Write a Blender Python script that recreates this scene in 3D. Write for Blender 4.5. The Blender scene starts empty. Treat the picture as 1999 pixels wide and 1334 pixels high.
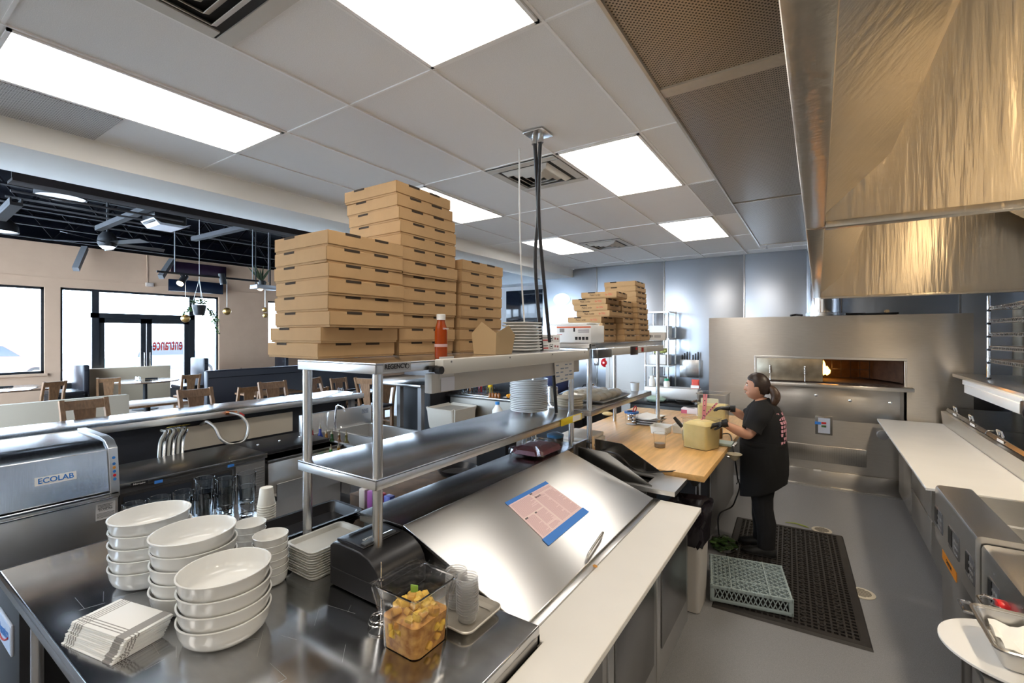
import bpy, bmesh, math, random
from math import sin, cos, pi, radians as R
from mathutils import Vector as V, Matrix as M
random.seed(7)
SC = bpy.context.scene
COL = SC.collection
H = 1.92                                   # eye height of the photographer
FPX, CX, CY = 900.0, 1000.0, 655.0
YAW = math.atan2(597, 900)
FW = (-sin(YAW), cos(YAW)); RT = (cos(YAW), sin(YAW))
# survey helpers: where a sight line of the photo meets a known plane of the room
def ray(px, py):
    u = (px - CX) / FPX
    return V((FW[0] + u * RT[0], FW[1] + u * RT[1], (CY - py) / FPX))
def AZ(px, py, z):
    r = ray(px, py); r *= (z - H) / r.z; r.z += H; return r
def AY(px, py, y):
    r = ray(px, py); r *= y / r.y; r.z += H; return r
def AX(px, py, x):
    r = ray(px, py); r *= x / r.x; r.z += H; return r

# ------------------------------------------------------------------ materials
MT = {}
def mat(name, col=(.8, .8, .8), rough=.5, metal=0., var=0., vscale=20., bump=0., bscale=60., stretch=None, trans=0., ior=1.45,
        emit=None, estr=0., alpha=1., coat=0., rvar=0., aniso=None, col2=None, spec=.5, sss=0.):
    if name in MT: return MT[name]
    m = bpy.data.materials.new(name); m.use_nodes = True
    nt = m.node_tree; b = nt.nodes['Principled BSDF']; L = nt.links.new
    b.inputs['Base Color'].default_value = (*col, 1); b.inputs['Roughness'].default_value = rough
    b.inputs['Metallic'].default_value = metal; b.inputs['IOR'].default_value = ior
    b.inputs['Transmission Weight'].default_value = trans; b.inputs['Alpha'].default_value = alpha
    b.inputs['Coat Weight'].default_value = coat; b.inputs['Specular IOR Level'].default_value = spec
    if aniso:
        b.inputs['Anisotropic'].default_value = aniso[0]; cv = nt.nodes.new('ShaderNodeCombineXYZ')
        for i_ in range(3): cv.inputs[i_].default_value = aniso[1][i_]
        L(cv.outputs[0], b.inputs['Tangent'])
    if sss: b.inputs['Subsurface Weight'].default_value = sss; b.inputs['Subsurface Radius'].default_value = (.01, .01, .01)
    if emit: b.inputs['Emission Color'].default_value = (*emit, 1); b.inputs['Emission Strength'].default_value = estr
    def noise(scale, st):
        tc = nt.nodes.new('ShaderNodeTexCoord'); mp = nt.nodes.new('ShaderNodeMapping')
        if st: mp.inputs['Scale'].default_value = st
        n = nt.nodes.new('ShaderNodeTexNoise'); n.inputs['Scale'].default_value = scale; n.inputs['Detail'].default_value = 4
        L(tc.outputs['Object'], mp.inputs[0]); L(mp.outputs[0], n.inputs['Vector']); return n
    if var or col2:
        n = noise(vscale, stretch)
        r = nt.nodes.new('ShaderNodeValToRGB')
        c2 = col2 or tuple(max(0, c * (1 - var)) for c in col)
        r.color_ramp.elements[0].position = .35; r.color_ramp.elements[1].position = .65
        r.color_ramp.elements[0].color = (*c2, 1); r.color_ramp.elements[1].color = (*col, 1)
        L(n.outputs['Fac'], r.inputs[0]); L(r.outputs[0], b.inputs['Base Color'])
    if rvar:
        n = noise(vscale * .6, stretch); mr = nt.nodes.new('ShaderNodeMapRange')
        mr.inputs[3].default_value = max(.02, rough - rvar); mr.inputs[4].default_value = rough + rvar
        L(n.outputs['Fac'], mr.inputs[0]); L(mr.outputs[0], b.inputs['Roughness'])
    if bump:
        n = noise(bscale, stretch); bp = nt.nodes.new('ShaderNodeBump'); bp.inputs['Strength'].default_value = bump
        bp.inputs['Distance'].default_value = .004
        L(n.outputs['Fac'], bp.inputs['Height']); L(bp.outputs[0], b.inputs['Normal'])
    MT[name] = m; return m

STEEL = mat('brushed steel', (.62, .61, .595), .26, 1., rvar=.04, vscale=5)
STEELX = mat('steel brushed along x', (.66, .65, .635), .29, 1., var=.03, vscale=40, stretch=(.4, 9, 9), rvar=.02, aniso=(.75, (.05, 1, 1)))
STEELY = mat('steel brushed along y', (.66, .65, .635), .29, 1., var=.03, vscale=40, stretch=(9, .4, 9), rvar=.02, aniso=(.75, (1, .05, 1)))
STEELW = mat('wall sheet steel', (.45, .47, .505), .36, 1., bump=.35, bscale=1.0, stretch=(1, 1, 2.2))
OVENS = mat('oven sheet steel', (.60, .57, .53), .30, 1., var=.05, vscale=10, stretch=(1, 1, 8), rvar=.04, bump=.5, bscale=1.2, aniso=(.85, (.02, .1, 1)))
HOODS = mat('hood sheet steel', (.66, .60, .51), .30, 1., var=.05, vscale=6, stretch=(6, 6, .5), rvar=.03, bump=.6, bscale=5, aniso=(.85, (.1, .02, 1)))
TABLES = mat('scratched worktop steel', (.53, .535, .545), .15, 1., var=.10, vscale=4, stretch=(2, 6, 1), rvar=.05)
CHROME = mat('chrome', (.78, .78, .79), .08, 1.)
DARKST = mat('dark steel', (.25, .245, .24), .32, 1., var=.15, vscale=8)
BLACKP = mat('black plastic', (.012, .012, .014), .34)
BLACKM = mat('matte black', (.010, .010, .012), .6)
BLACKF = mat('black cloth', (.006, .006, .007), .9, bump=.3, bscale=90)
WHITEP = mat('white plastic', (.80, .79, .76), .38)
BOARD = mat('white cutting board', (.72, .70, .66), .45, var=.03, vscale=4)
CERAM = mat('glazed white china', (.76, .755, .725), .13)
PAPER = mat('white paper', (.82, .81, .78), .8)
CARD = mat('kraft cardboard', (.44, .27, .125), .85, var=.06, vscale=14, bump=.15, bscale=40)
CARDD = mat('dark slot in cardboard', (.035, .022, .012), .9)
GLASS = mat('drinking glass', (.93, .97, 1.), .03, trans=1., ior=1.35)
CLEAR = mat('clear plastic', (.97, .97, .97), .08, trans=1., ior=1.22)
FROST = mat('frosted plastic', (.90, .91, .88), .42, trans=.45, ior=1.3)
WOODT = mat('maple butcher block', (.76, .45, .165), .36, var=.22, vscale=3.2, stretch=(9, .8, 9))
WOODC = mat('brown chair wood', (.22, .115, .055), .45, var=.35, vscale=10, stretch=(5, 5, 1))
WOODD = mat('dark table wood', (.10, .055, .035), .25, var=.3, vscale=8, stretch=(1, 5, 1))
LEATH = mat('dark booth leather', (.020, .021, .028), .38, bump=.1)
WALLP = mat('beige wall paint', (.56, .375, .255), .9, var=.04, vscale=3)
CREAM = mat('cream half wall paint', (.52, .45, .35), .85)
CEILW = mat('ceiling tile', (.84, .82, .80), .95, var=.10, vscale=260, bump=.2, bscale=300)
TBAR = mat('white ceiling grid', (.86, .84, .82), .6)
WHITEW = mat('white painted board', (.66, .645, .62), .85)
NAVY = mat('dark dining ceiling', (.004, .0045, .007), .9, spec=.02)
GREYM = mat('grey painted metal', (.20, .20, .21), .5)
FRAMEB = mat('dark window frame', (.022, .024, .028), .4, metal=.3)
FLOORK = mat('grey epoxy floor', (.26, .265, .28), .42, var=.35, vscale=330, rvar=.05)
FLOORD = mat('dining floor', (.17, .105, .055), .4, var=.3, vscale=5, stretch=(1, 6, 1))
RUBBER = mat('black rubber', (.022, .019, .018), .5, var=.3, vscale=12)
LIGHTP = mat('light diffuser', (.9, .9, .9), .6, emit=(1., .94, .86), estr=5.5)
BLUET = mat('blue tape', (.04, .20, .62), .6)
RED = mat('red plastic', (.50, .010, .012), .35)
GREEN = mat('leaf green', (.07, .16, .035), .5, var=.5, vscale=30)
SKIN = mat('skin', (.52, .27, .17), .5, sss=.15)
HAIR = mat('dark brown hair', (.035, .018, .012), .42, var=.5, vscale=40, stretch=(1, 1, 4))
GREYP = mat('grey blue plastic', (.29, .36, .375), .45)
BRASS = mat('brass', (.62, .42, .15), .2, 1.)
INK = mat('black ink', (.02, .02, .022), .7)
REDINK = mat('red ink', (.55, .04, .03), .7)
BLUEINK = mat('blue print', (.02, .16, .50), .5)
GREYBIN = mat('grey bin plastic', (.42, .40, .375), .5)

# ------------------------------------------------------------------ mesh builder
class MB:
    def __init__(s): s.bm = bmesh.new()
    def _f(s, vs):
        try: return s.bm.faces.new(vs)
        except ValueError: return None
    def box(s, x0, y0, z0, x1, y1, z1, r=0., seg=2):
        x0, x1 = min(x0, x1), max(x0, x1); y0, y1 = min(y0, y1), max(y0, y1); z0, z1 = min(z0, z1), max(z0, z1)
        v = [s.bm.verts.new((x, y, z)) for z in (z0, z1) for y in (y0, y1) for x in (x0, x1)]
        fs = [s._f([v[i] for i in q]) for q in ((0, 2, 3, 1), (4, 5, 7, 6), (0, 1, 5, 4), (2, 6, 7, 3), (0, 4, 6, 2), (1, 3, 7, 5))]
        if r:
            es = {e for f in fs for e in f.edges}
            bmesh.ops.bevel(s.bm, geom=list(es), offset=min(r, .49 * min(x1 - x0, y1 - y0, z1 - z0)), segments=seg, affect='EDGES', profile=.5)
        return s
    def bar(s, a, b, w, h):
        """a rectangular bar from a to b"""
        a, b = V(a), V(b); d = (b - a).normalized(); up = V((0, 0, 1)) if abs(d.z) < .9 else V((0, 1, 0))
        x = d.cross(up).normalized() * w / 2; y = x.cross(d).normalized() * h / 2
        v = [s.bm.verts.new(p + i * x + j * y) for p in (a, b) for i, j in ((-1, -1), (1, -1), (1, 1), (-1, 1))]
        for q in ((3, 2, 1, 0), (4, 5, 6, 7), (0, 1, 5, 4), (1, 2, 6, 5), (2, 3, 7, 6), (3, 0, 4, 7)): s._f([v[i] for i in q])
        return s
    def tube(s, pts, r, n=10, closed=False, caps=True):
        pts = [V(p) for p in pts]; rs = r if isinstance(r, (list, tuple)) else [r] * len(pts)
        N = len(pts); rings = []; prev = None
        for i, p in enumerate(pts):
            if closed: t = pts[(i + 1) % N] - pts[i - 1]
            else: t = pts[min(i + 1, N - 1)] - pts[max(i - 1, 0)]
            t.normalize()
            if prev is None:
                a = V((0, 0, 1)) if abs(t.z) < .9 else V((1, 0, 0)); nx = t.cross(a).normalized()
            else:
                nx = (prev - t * prev.dot(t))
                nx = nx.normalized() if nx.length > 1e-6 else t.cross(V((0, 1, .3))).normalized()
            prev = nx; ny = t.cross(nx)
            rings.append([s.bm.verts.new(p + rs[i] * (cos(2 * pi * k / n) * nx + sin(2 * pi * k / n) * ny)) for k in range(n)])
        for i in range(N if closed else N - 1):
            A, B = rings[i], rings[(i + 1) % N]
            for k in range(n): s._f([A[k], A[(k + 1) % n], B[(k + 1) % n], B[k]])
        if caps and not closed: s._f(rings[0][::-1]); s._f(rings[-1])
        return s
    def cyl(s, p, r, h, n=24, r2=None): return s.lathe([(0, 0), (r, 0), (r2 if r2 is not None else r, h), (0, h)], n, p)
    def lathe(s, prof, n=32, o=(0, 0, 0), ax='z', sx=1., sy=1.):
        o = V(o); rings = []
        def P(r, z, a):
            q = (r * cos(a) * sx, r * sin(a) * sy, z)
            if ax == 'x': q = (z, q[0], q[1])
            if ax == 'y': q = (q[0], z, q[1])
            return o + V(q)
        for r, z in prof:
            rings.append([s.bm.verts.new(P(0, z, 0))] if r < 1e-6 else [s.bm.verts.new(P(r, z, 2 * pi * k / n)) for k in range(n)])
        for A, B in zip(rings, rings[1:]):
            for k in range(n):
                q = [A[k % len(A)], A[(k + 1) % len(A)], B[(k + 1) % len(B)], B[k % len(B)]]
                u = []
                for x in q:
                    if x not in u: u.append(x)
                if len(u) > 2: s._f(u)
        return s
    def prism(s, poly, a, b, axis='y'):
        def P(q, t): return {'y': (q[0], t, q[1]), 'x': (t, q[0], q[1]), 'z': (q[0], q[1], t)}[axis]
        A = [s.bm.verts.new(P(q, a)) for q in poly]; B = [s.bm.verts.new(P(q, b)) for q in poly]
        n = len(poly); s._f(A); s._f(B[::-1])
        for k in range(n): s._f([A[k], B[k], B[(k + 1) % n], A[(k + 1) % n]])
        return s
    def slab(s, pts, t):
        """a flat sheet through the points, thickened by t against its normal"""
        pts = [V(p) for p in pts]; nrm = (pts[1] - pts[0]).cross(pts[2] - pts[0]).normalized() * t
        A = [s.bm.verts.new(p) for p in pts]; B = [s.bm.verts.new(p - nrm) for p in pts]
        n = len(pts); s._f(A); s._f(B[::-1])
        for k in range(n): s._f([A[k], B[k], B[(k + 1) % n], A[(k + 1) % n]])
        return s
    def ball(s, c, r, sc=(1, 1, 1), n=16, m=10, jit=0.):
        c = V(c); pr = [(sin(pi * i / m), -cos(pi * i / m)) for i in range(m + 1)]
        b0 = len(s.bm.verts); s.lathe([(max(0, a * r), z * r) for a, z in pr], n)
        s.bm.verts.ensure_lookup_table()
        for v in s.bm.verts[b0:]:
            k = 1 + random.uniform(-jit, jit); v.co = V((v.co.x * sc[0] * k, v.co.y * sc[1] * k, v.co.z * sc[2] * k)) + c
        return s
    def loops(s, rings, cap0=True, cap1=True):
        """skin through rings of equal point counts"""
        rs = [[s.bm.verts.new(p) for p in r] for r in rings]; n = len(rs[0])
        for A, B in zip(rs, rs[1:]):
            for k in range(n): s._f([A[k], A[(k + 1) % n], B[(k + 1) % n], B[k]])
        if cap0: s._f(rs[0][::-1])
        if cap1: s._f(rs[-1])
        return s
    def tf(s, m):
        bmesh.ops.transform(s.bm, matrix=m, verts=s.bm.verts); return s
    def build(s, name, material, parent=None, org=None, local=False, smooth=True, bev=0., angle=38, sub=0, solid=0.):
        bm = s.bm
        bmesh.ops.recalc_face_normals(bm, faces=bm.faces)
        if parent is not None and not local:
            o = V((0, 0, 0)); q = parent
            while q is not None: o += q.location; q = q.parent
            bmesh.ops.translate(bm, vec=-o, verts=bm.verts)
        elif parent is None:
            if org is None:
                cs = [v.co for v in bm.verts]
                org = V(((min(c.x for c in cs) + max(c.x for c in cs)) / 2, (min(c.y for c in cs) + max(c.y for c in cs)) / 2, min(c.z for c in cs)))
            org = V(org)
            if not local: bmesh.ops.translate(bm, vec=-org, verts=bm.verts)
        if smooth:
            lim = R(angle)
            for f in bm.faces: f.smooth = True
            for e in bm.edges: e.smooth = len(e.link_faces) == 2 and e.calc_face_angle(0) < lim
        me = bpy.data.meshes.new(name); bm.to_mesh(me); bm.free()
        ob = bpy.data.objects.new(name, me); COL.objects.link(ob)
        for mm in (material if isinstance(material, list) else [material]): me.materials.append(mm)
        if parent is not None: ob.parent = parent
        elif org is not None: ob.location = org
        if solid: md = ob.modifiers.new('Solidify', 'SOLIDIFY'); md.thickness = solid; md.offset = 0
        if bev: md = ob.modifiers.new('Bevel', 'BEVEL'); md.width = bev; md.segments = 2; md.limit_method = 'ANGLE'; md.angle_limit = R(40)
        if sub: md = ob.modifiers.new('Subsurf', 'SUBSURF'); md.levels = sub; md.render_levels = sub
        return ob

def tag(o, label, cat, group=None):
    o['label'] = label; o['category'] = cat
    if group: o['group'] = group
    return o
def thing(name, label, cat, loc=(0, 0, 0), rz=0., group=None):
    o = bpy.data.objects.new(name, None); COL.objects.link(o); o.location = loc; o.rotation_euler = (0, 0, rz); o.empty_display_size = .1
    return tag(o, label, cat, group)
def struct(o): o['kind'] = 'structure'; return o
def dup(root, loc=None, rz=None, label=None, group=None, sc=None):
    def cp(o, par):
        c = o.copy(); COL.objects.link(c)
        if par is not None: c.parent = par
        for ch in [x for x in KIDS.get(o.name, [])]: cp_reg(ch, c)
        return c
    def cp_reg(o, par):
        c = cp(o, par); KIDS.setdefault(par.name, []).append(c); return c
    r = cp(root, None)
    if loc is not None: r.location = loc
    if rz is not None: r.rotation_euler = (0, 0, rz)
    if label: r['label'] = label
    if group: r['group'] = group
    elif 'group' in r and group == '': del r['group']
    if sc: r.scale = (sc,) * 3 if not isinstance(sc, tuple) else sc
    return r
KIDS = {}
def kids(root):
    """note the children of a finished prototype so that it can be copied"""
    for o in list(COL.objects):
        if o.parent is not None: KIDS.setdefault(o.parent.name, [])
    for o in list(COL.objects):
        if o.parent is not None and o not in KIDS[o.parent.name]: KIDS[o.parent.name].append(o)
    return root
def text(body, size, material, name, parent, loc, xdir, ydir, depth=.0008, align='CENTER', squeeze=1., bold=.0):
    """raised lettering: baseline centre at loc, reading along xdir, up along ydir"""
    cu = bpy.data.curves.new('t', 'FONT'); cu.body = body; cu.size = size; cu.align_x = align; cu.align_y = 'CENTER'; cu.extrude = depth; cu.offset = bold * size
    to = bpy.data.objects.new('t', cu); COL.objects.link(to)
    me = bpy.data.meshes.new_from_object(to.evaluated_get(bpy.context.evaluated_depsgraph_get()))
    bpy.data.objects.remove(to)
    x = V(xdir).normalized() * squeeze; y = V(ydir).normalized(); z = V(xdir).normalized().cross(y)
    o = V((0, 0, 0)); q = parent
    while q is not None: o += q.location; q = q.parent
    l = V(loc) - o
    me.transform(M(((x.x, y.x, z.x, l.x), (x.y, y.y, z.y, l.y), (x.z, y.z, z.z, l.z), (0, 0, 0, 1))))
    me.materials.clear(); me.materials.append(material); me.name = name
    ob = bpy.data.objects.new(name, me); COL.objects.link(ob); ob.parent = parent
    return ob
ORD = ['bottom', 'second', 'third', 'fourth', 'fifth', 'sixth', 'seventh', 'eighth', 'ninth', 'tenth', 'eleventh', 'twelfth', 'thirteenth']
def ordl(i, n):
    return 'lowest' if i == 0 else 'topmost' if i == n - 1 else ORD[i] + ' from bottom'
def arc(c, r, a0, a1, n, f): return [f(c, r, a0 + (a1 - a0) * k / n) for k in range(n + 1)]

# ------------------------------------------------------------------ camera, world
cam = bpy.data.cameras.new('camera'); cam.sensor_width = 36; cam.lens = 36 * FPX / 1999
cam.shift_x = -(CX - 999.5) / 1999; cam.shift_y = (CY - 667) / 1999; cam.clip_start = .05; cam.clip_end = 200
co = bpy.data.objects.new('camera', cam); COL.objects.link(co); co.location = (0, 0, H); co.rotation_euler = (R(90), 0, YAW)
SC.camera = co
SC.cycles.max_bounces = 10; SC.cycles.diffuse_bounces = 4; SC.cycles.glossy_bounces = 4; SC.cycles.transmission_bounces = 10
w = bpy.data.worlds.new('daylight'); SC.world = w; w.use_nodes = True
w.node_tree.nodes['Background'].inputs[0].default_value = (.68, .83, 1., 1); w.node_tree.nodes['Background'].inputs[1].default_value = 13.
SC.view_settings.view_transform = 'Standard'; SC.view_settings.look = 'None'; SC.view_settings.exposure = .72; SC.view_settings.gamma = 1
SC.view_settings.use_curve_mapping = False
# ================================================================== the shell
CZ = 3.185
struct(MB().box(-5.05, -2.3, -.06, 2.2, 8.2, 0).build('floor', FLOORK))
struct(MB().box(-17.3, -2.3, -.06, -5.05, 16.1, 0).build('floor_dining', FLOORD))
m = MB()
XL = [-.922 - .6135 * k for k in range(-5, 5)] + [-3.91]
YL = [1.623 + 1.207 * k for k in range(-3, 6)]
struct(MB().box(-3.91, -2.3, CZ + .006, 2.2, 8.2, CZ + .08).build('ceiling', CEILW))
g = MB()
for x in XL: g.box(x - .006, -2.2, CZ - .001, x + .006, 8., CZ + .02)
for y in YL: g.box(-3.91, y - .006, CZ, 2.1, y + .006, CZ + .02)
struct(g.build('trim_1', TBAR))
struct(MB().box(-4.55, -2.3, 3.03, -3.911, 8.0, 3.30, r=.004).build('trim_2', mat('white bulkhead paint', (.80, .78, .74), .8)))
# stainless clad back wall, side and rear walls
m = MB().box(-4.58, 8.02, 0, 2.2, 8.14, CZ)
for x0, x1 in zip([-4.58, -3.42, -2.19, -.96, .27, 1.5], [-3.42, -2.19, -.96, .27, 1.5, 2.1]):
    m.box(x0 + .003, 8.0, .1, x1 - .003, 8.019, CZ - .002, r=.002)
struct(m.build('wall_back', STEELW))
m = MB()
for x in (-3.42, -2.19, -.96, .27, 1.5): m.box(x - .012, 7.994, .1, x + .012, 8.0, CZ - .004, r=.002)
struct(m.build('trim_3', STEEL))
struct(MB().box(2.1, -2.3, 0, 2.2, 8.2, CZ).build('wall_right', STEELW))
m = MB()
for a in ((-17.3, 0, -16.6, 5.2), (-16.6, 0, -5.4, .3), (-16.6, 4.6, -5.4, 5.2), (-5.4, 0, 2.2, 5.2)): m.box(a[0], -2.4, a[1], a[2], -2.3, a[3])  # leaves a wide opening for the added daylight windows
struct(m.build('wall_rear', mat('rear wall paint', (.84, .82, .78), .8)))
struct(MB().box(-7.6, 10.4, 0, -4.58, 10.5, 5.2).box(-17.3, 16.0, 0, -7.5, 16.1, 5.2).box(-7.6, 10.5, 0, -7.5, 16.0, 5.2).build('wall_dining_end', mat('grey wall paint', (.34, .33, .33), .9)))
struct(MB().box(-4.60, 8.14, 0, -4.52, 10.4, 5.2).build('wall_return', mat('grey wall paint', (.34, .33, .33), .9)))
struct(MB().box(-17.3, -2.3, 5.0, -4.0, 16.1, 5.1).build('ceiling_dining', NAVY))
struct(MB().box(-4.0, -2.3, 3.30, -3.9, 8.2, 5.0).build('wall_above_bulkhead', NAVY))
# window wall: three openings in view, two unseen ones added for daylight
m = MB()
WX0, WX1 = -17.3, -17.0
def wallpiece(y0, y1, z0, z1): m.box(WX0, y0, z0, WX1, y1, z1)
wallpiece(-2.3, -1.95, 0, 5.0); wallpiece(-1.95, .20, 0, .92); wallpiece(-1.95, .20, 3.2, 5.0); wallpiece(.20, .70, 0, 5.0); wallpiece(.70, 3.32, 0, .92); wallpiece(.70, 3.32, 3.2, 5.0); wallpiece(3.32, 3.62, 0, 5.0)
wallpiece(3.62, 7.57, 3.22, 5.0); wallpiece(7.57, 9.24, 0, 5.0); wallpiece(9.24, 12.4, 0, 1.25); wallpiece(9.24, 12.4, 3.2, 5.0); wallpiece(12.4, 12.8, 0, 5.0); wallpiece(12.8, 15.7, 0, .92); wallpiece(12.8, 15.7, 3.2, 5.0); wallpiece(15.7, 16.1, 0, 5.0)
struct(m.build('wall_windows', WALLP))
# thin chair-rail groove lines on the wall above the glazing
struct(MB().box(-17.0, -2.2, 3.46, -16.985, 15.9, 3.475).build('trim_4', WALLP))
def windowframe(n, y0, y1, z0, z1, bars=()):
    f = MB(); t = .06
    f.box(-17.2, y0, z0, -17.08, y0 + t, z1); f.box(-17.2, y1 - t, z0, -17.08, y1, z1)
    f.box(-17.2, y0, z0, -17.08, y1, z0 + t); f.box(-17.2, y0, z1 - t, -17.08, y1, z1)
    for a in bars: f.box(*a)
    o = struct(f.build('window_%d' % n, FRAMEB, org=(-17.1, (y0 + y1) / 2, z0)))
    return o
PANE = bpy.data.materials.new('window pane'); PANE.use_nodes = True
nt = PANE.node_tree; nt.nodes.remove(nt.nodes['Principled BSDF'])
mx = nt.nodes.new('ShaderNodeMixShader'); tr = nt.nodes.new('ShaderNodeBsdfTransparent'); gl = nt.nodes.new('ShaderNodeBsdfGlossy'); fr = nt.nodes.new('ShaderNodeFresnel')
gl.inputs['Roughness'].default_value = .02; fr.inputs[0].default_value = 1.2; tr.inputs[0].default_value = (.96, .98, 1, 1)
nt.links.new(fr.outputs[0], mx.inputs[0]); nt.links.new(tr.outputs[0], mx.inputs[1]); nt.links.new(gl.outputs[0], mx.inputs[2])
nt.links.new(mx.outputs[0], nt.nodes['Material Output'].inputs[0])
o = windowframe(1, .70, 3.32, .92, 3.2); MB().box(-17.15, .76, .98, -17.142, 3.26, 3.14).build('pane', PANE, o)
MB().box(-17.08, .66, .86, -16.94, 3.36, .92).build('window_sill', WALLP, o)
o = windowframe(2, 3.62, 7.57, 0, 3.22, [(-17.2, 4.28, 0, -17.06, 4.44, 3.2), (-17.2, 6.70, 0, -17.06, 6.86, 3.2), (-17.2, 4.28, 2.42, -17.06, 6.86, 2.56),
                                        (-17.2, 3.62, .0, -17.06, 4.3, .1), (-17.2, 3.62, .0, -17.06, 4.3, .62)])
for a in ((3.68, 4.28, .64, 3.16), (4.44, 6.70, 2.56, 3.16), (6.86, 7.51, .06, 3.16)): MB().box(-17.15, a[0], a[2], -17.142, a[1], a[3]).build('pane', PANE, o)
o = windowframe(4, -1.95, .20, .92, 3.2); MB().box(-17.15, -1.89, .98, -17.142, .14, 3.14).build('pane', PANE, o)  # unseen window, added out of view to bring in more daylight
for n_, (xa_, xb_, za_, zb_, k_) in enumerate(((-16.6, -5.4, .3, 4.6, 5),), 5):  # unseen rear window bank, added behind the camera to brighten the rooms
    f = MB()
    for k in range(k_ + 1): x = xa_ + (xb_ - xa_) * k / k_; f.box(x - .04, -2.38, za_, x + .04, -2.32, zb_)
    f.box(xa_, -2.38, za_, xb_, -2.32, za_ + .06).box(xa_, -2.38, zb_ - .06, xb_, -2.32, zb_)
    o = struct(f.build('window_%d' % n_, FRAMEB, org=(xa_, -2.35, za_)))
    for k in range(k_): MB().box(xa_ + (xb_ - xa_) * k / k_ + .04, -2.355, za_ + .06, xa_ + (xb_ - xa_) * (k + 1) / k_ - .04, -2.348, zb_ - .06).build('pane', PANE, o)
o = windowframe(3, 9.24, 12.4, 1.25, 3.2, [(-17.2, 10.8, 1.25, -17.08, 10.86, 3.2)]); MB().box(-17.15, 9.3, 1.31, -17.142, 12.34, 3.14).build('pane', PANE, o)
o = windowframe(6, 12.8, 15.7, .92, 3.2, [(-17.2, 14.2, .92, -17.08, 14.26, 3.2)]); MB().box(-17.15, 12.86, .98, -17.142, 15.64, 3.14).build('pane', PANE, o)  # unseen window added farther along, guessed from the lower shelf's bright reflection
for n, (y0, y1) in enumerate(((4.44, 5.55), (5.57, 6.70)), 1):
    f = MB(); t = .13
    f.box(-17.18, y0, .01, -17.1, y0 + t, 2.42); f.box(-17.18, y1 - t, .01, -17.1, y1, 2.42); f.box(-17.18, y0, .01, -17.1, y1, .25); f.box(-17.18, y0, 2.28, -17.1, y1, 2.42)
    o = struct(f.build('door_%d' % n, FRAMEB, org=(-17.14, y0, 0)))
    MB().box(-17.145, y0 + t, .25, -17.138, y1 - t, 2.28).build('pane', PANE, o)
    hy = y1 - .06 if n == 1 else y0 + .06
    MB().tube([(-17.1, hy, .9), (-17.03, hy, .92), (-17.03, hy, 1.4), (-17.1, hy, 1.42)], .014).build('door_handle', STEEL, o)
    if n == 2: text('entrance', .52, REDINK, 'door_lettering', o, (-17.13, 6.13, 1.62), (0, -1, 0), (0, 0, 1), squeeze=.44, bold=.02)
# dark roof steel of the dining room: perimeter beam, kitchen side beam, open joists, pipes
def beam(name, x, y0, y1, z0, z1, w, label, cat='beam', g=None):
    b = MB().box(x - w / 2, y0, z0, x + w / 2, y1, z0 + .02).box(x - w / 2, y0, z1 - .02, x + w / 2, y1, z1).box(x - .008, y0, z0, x + .008, y1, z1)
    return b
struct(beam('b', -16.7, -2.2, 15.9, 4.36, 4.98, .5, '').build('trim_5', NAVY))
t = thing('steel_beam', 'dark brown steel beam hung along the white bulkhead over the bar', 'beam', (-5.0, 2.3, 3.06))
DKBR = mat('dark brown steel', (.022, .017, .017), .7, spec=.2)
MB().box(-5.08, .79, 3.06, -4.92, 3.9, 3.08).box(-5.08, .79, 3.28, -4.92, 3.9, 3.30).box(-4.955, .79, 3.06, -4.94, 3.9, 3.30).build('web', DKBR, t)
b = MB()
for k in range(9): b.lathe([(0, 0), (.012, 0), (.012, .012), (0, .012)], 8, (-4.925, .95 + .34 * k, 3.19), ax='x')
b.build('bolt', GREYM, t)['kind'] = 'stuff'
MB().box(-4.938, 1.9, 3.16, -4.932, 2.12, 3.23).build('plate', mat('dusty plate', (.16, .155, .14), .8), t)
for k in range(6): MB().tube([(-5.0, .9 + .55 * k, 3.3), (-5.0, .9 + .55 * k, 5.0)], .008, 6).build('hanger', GREYM, t)
jx = [(-6.6, 4.2), (-8.2, 4.15), (-9.8, 4.1), (-11.4, 4.1), (-13.0, 4.1), (-14.6, 4.1)]
for n, (x, z) in enumerate(jx):
    b = MB().box(x - .05, -2.2, z, x + .05, 15.9, z + .03).box(x - .05, -2.2, z + .72, x + .05, 15.9, z + .75)
    y = -2.0; up = True
    while y < 15.4:
        b.bar((x, y, z + (.02 if up else .73)), (x, y + .5, z + (.73 if up else .02)), .03, .03); y += .5; up = not up
    tag(b.build('roof_joist', mat('dark joist steel', (.003, .003, .004), .7, spec=.08)), 'open web dark roof joist, %s in from the window wall' % ['sixth', 'fifth', 'fourth', 'third', 'second', 'first'][n], 'joist', None)
for n, (p, q, lab) in enumerate([((0, 428), (32, 398), 'grey strut channel beside the end of the dark beam'), ((192, 449), (292, 408), 'grey strut channel over the ceiling fan'),
                                 ((378, 469), (528, 434), 'grey strut channel over the wall screens')]):
    a = AX(*p, -8.6 if n else -6.5); c = AX(*q, -7.0 if n else -5.6)
    c.y = a.y + .02 * n; c.z = AX(*q, c.x).z
    c = AY(*q, a.y)
    a2, c2 = V(a), V(c); dz = .10
    b = MB().bar(a2, c2, .08, .03).bar(a2 + V((0, -.035, .03)), c2 + V((0, -.035, .03)), .012, .04).bar(a2 + V((0, .035, .03)), c2 + V((0, .035, .03)), .012, .04)
    tag(b.build('strut_channel', mat('galvanised strut', (.035, .035, .04), .7)), lab, 'strut')
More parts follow.
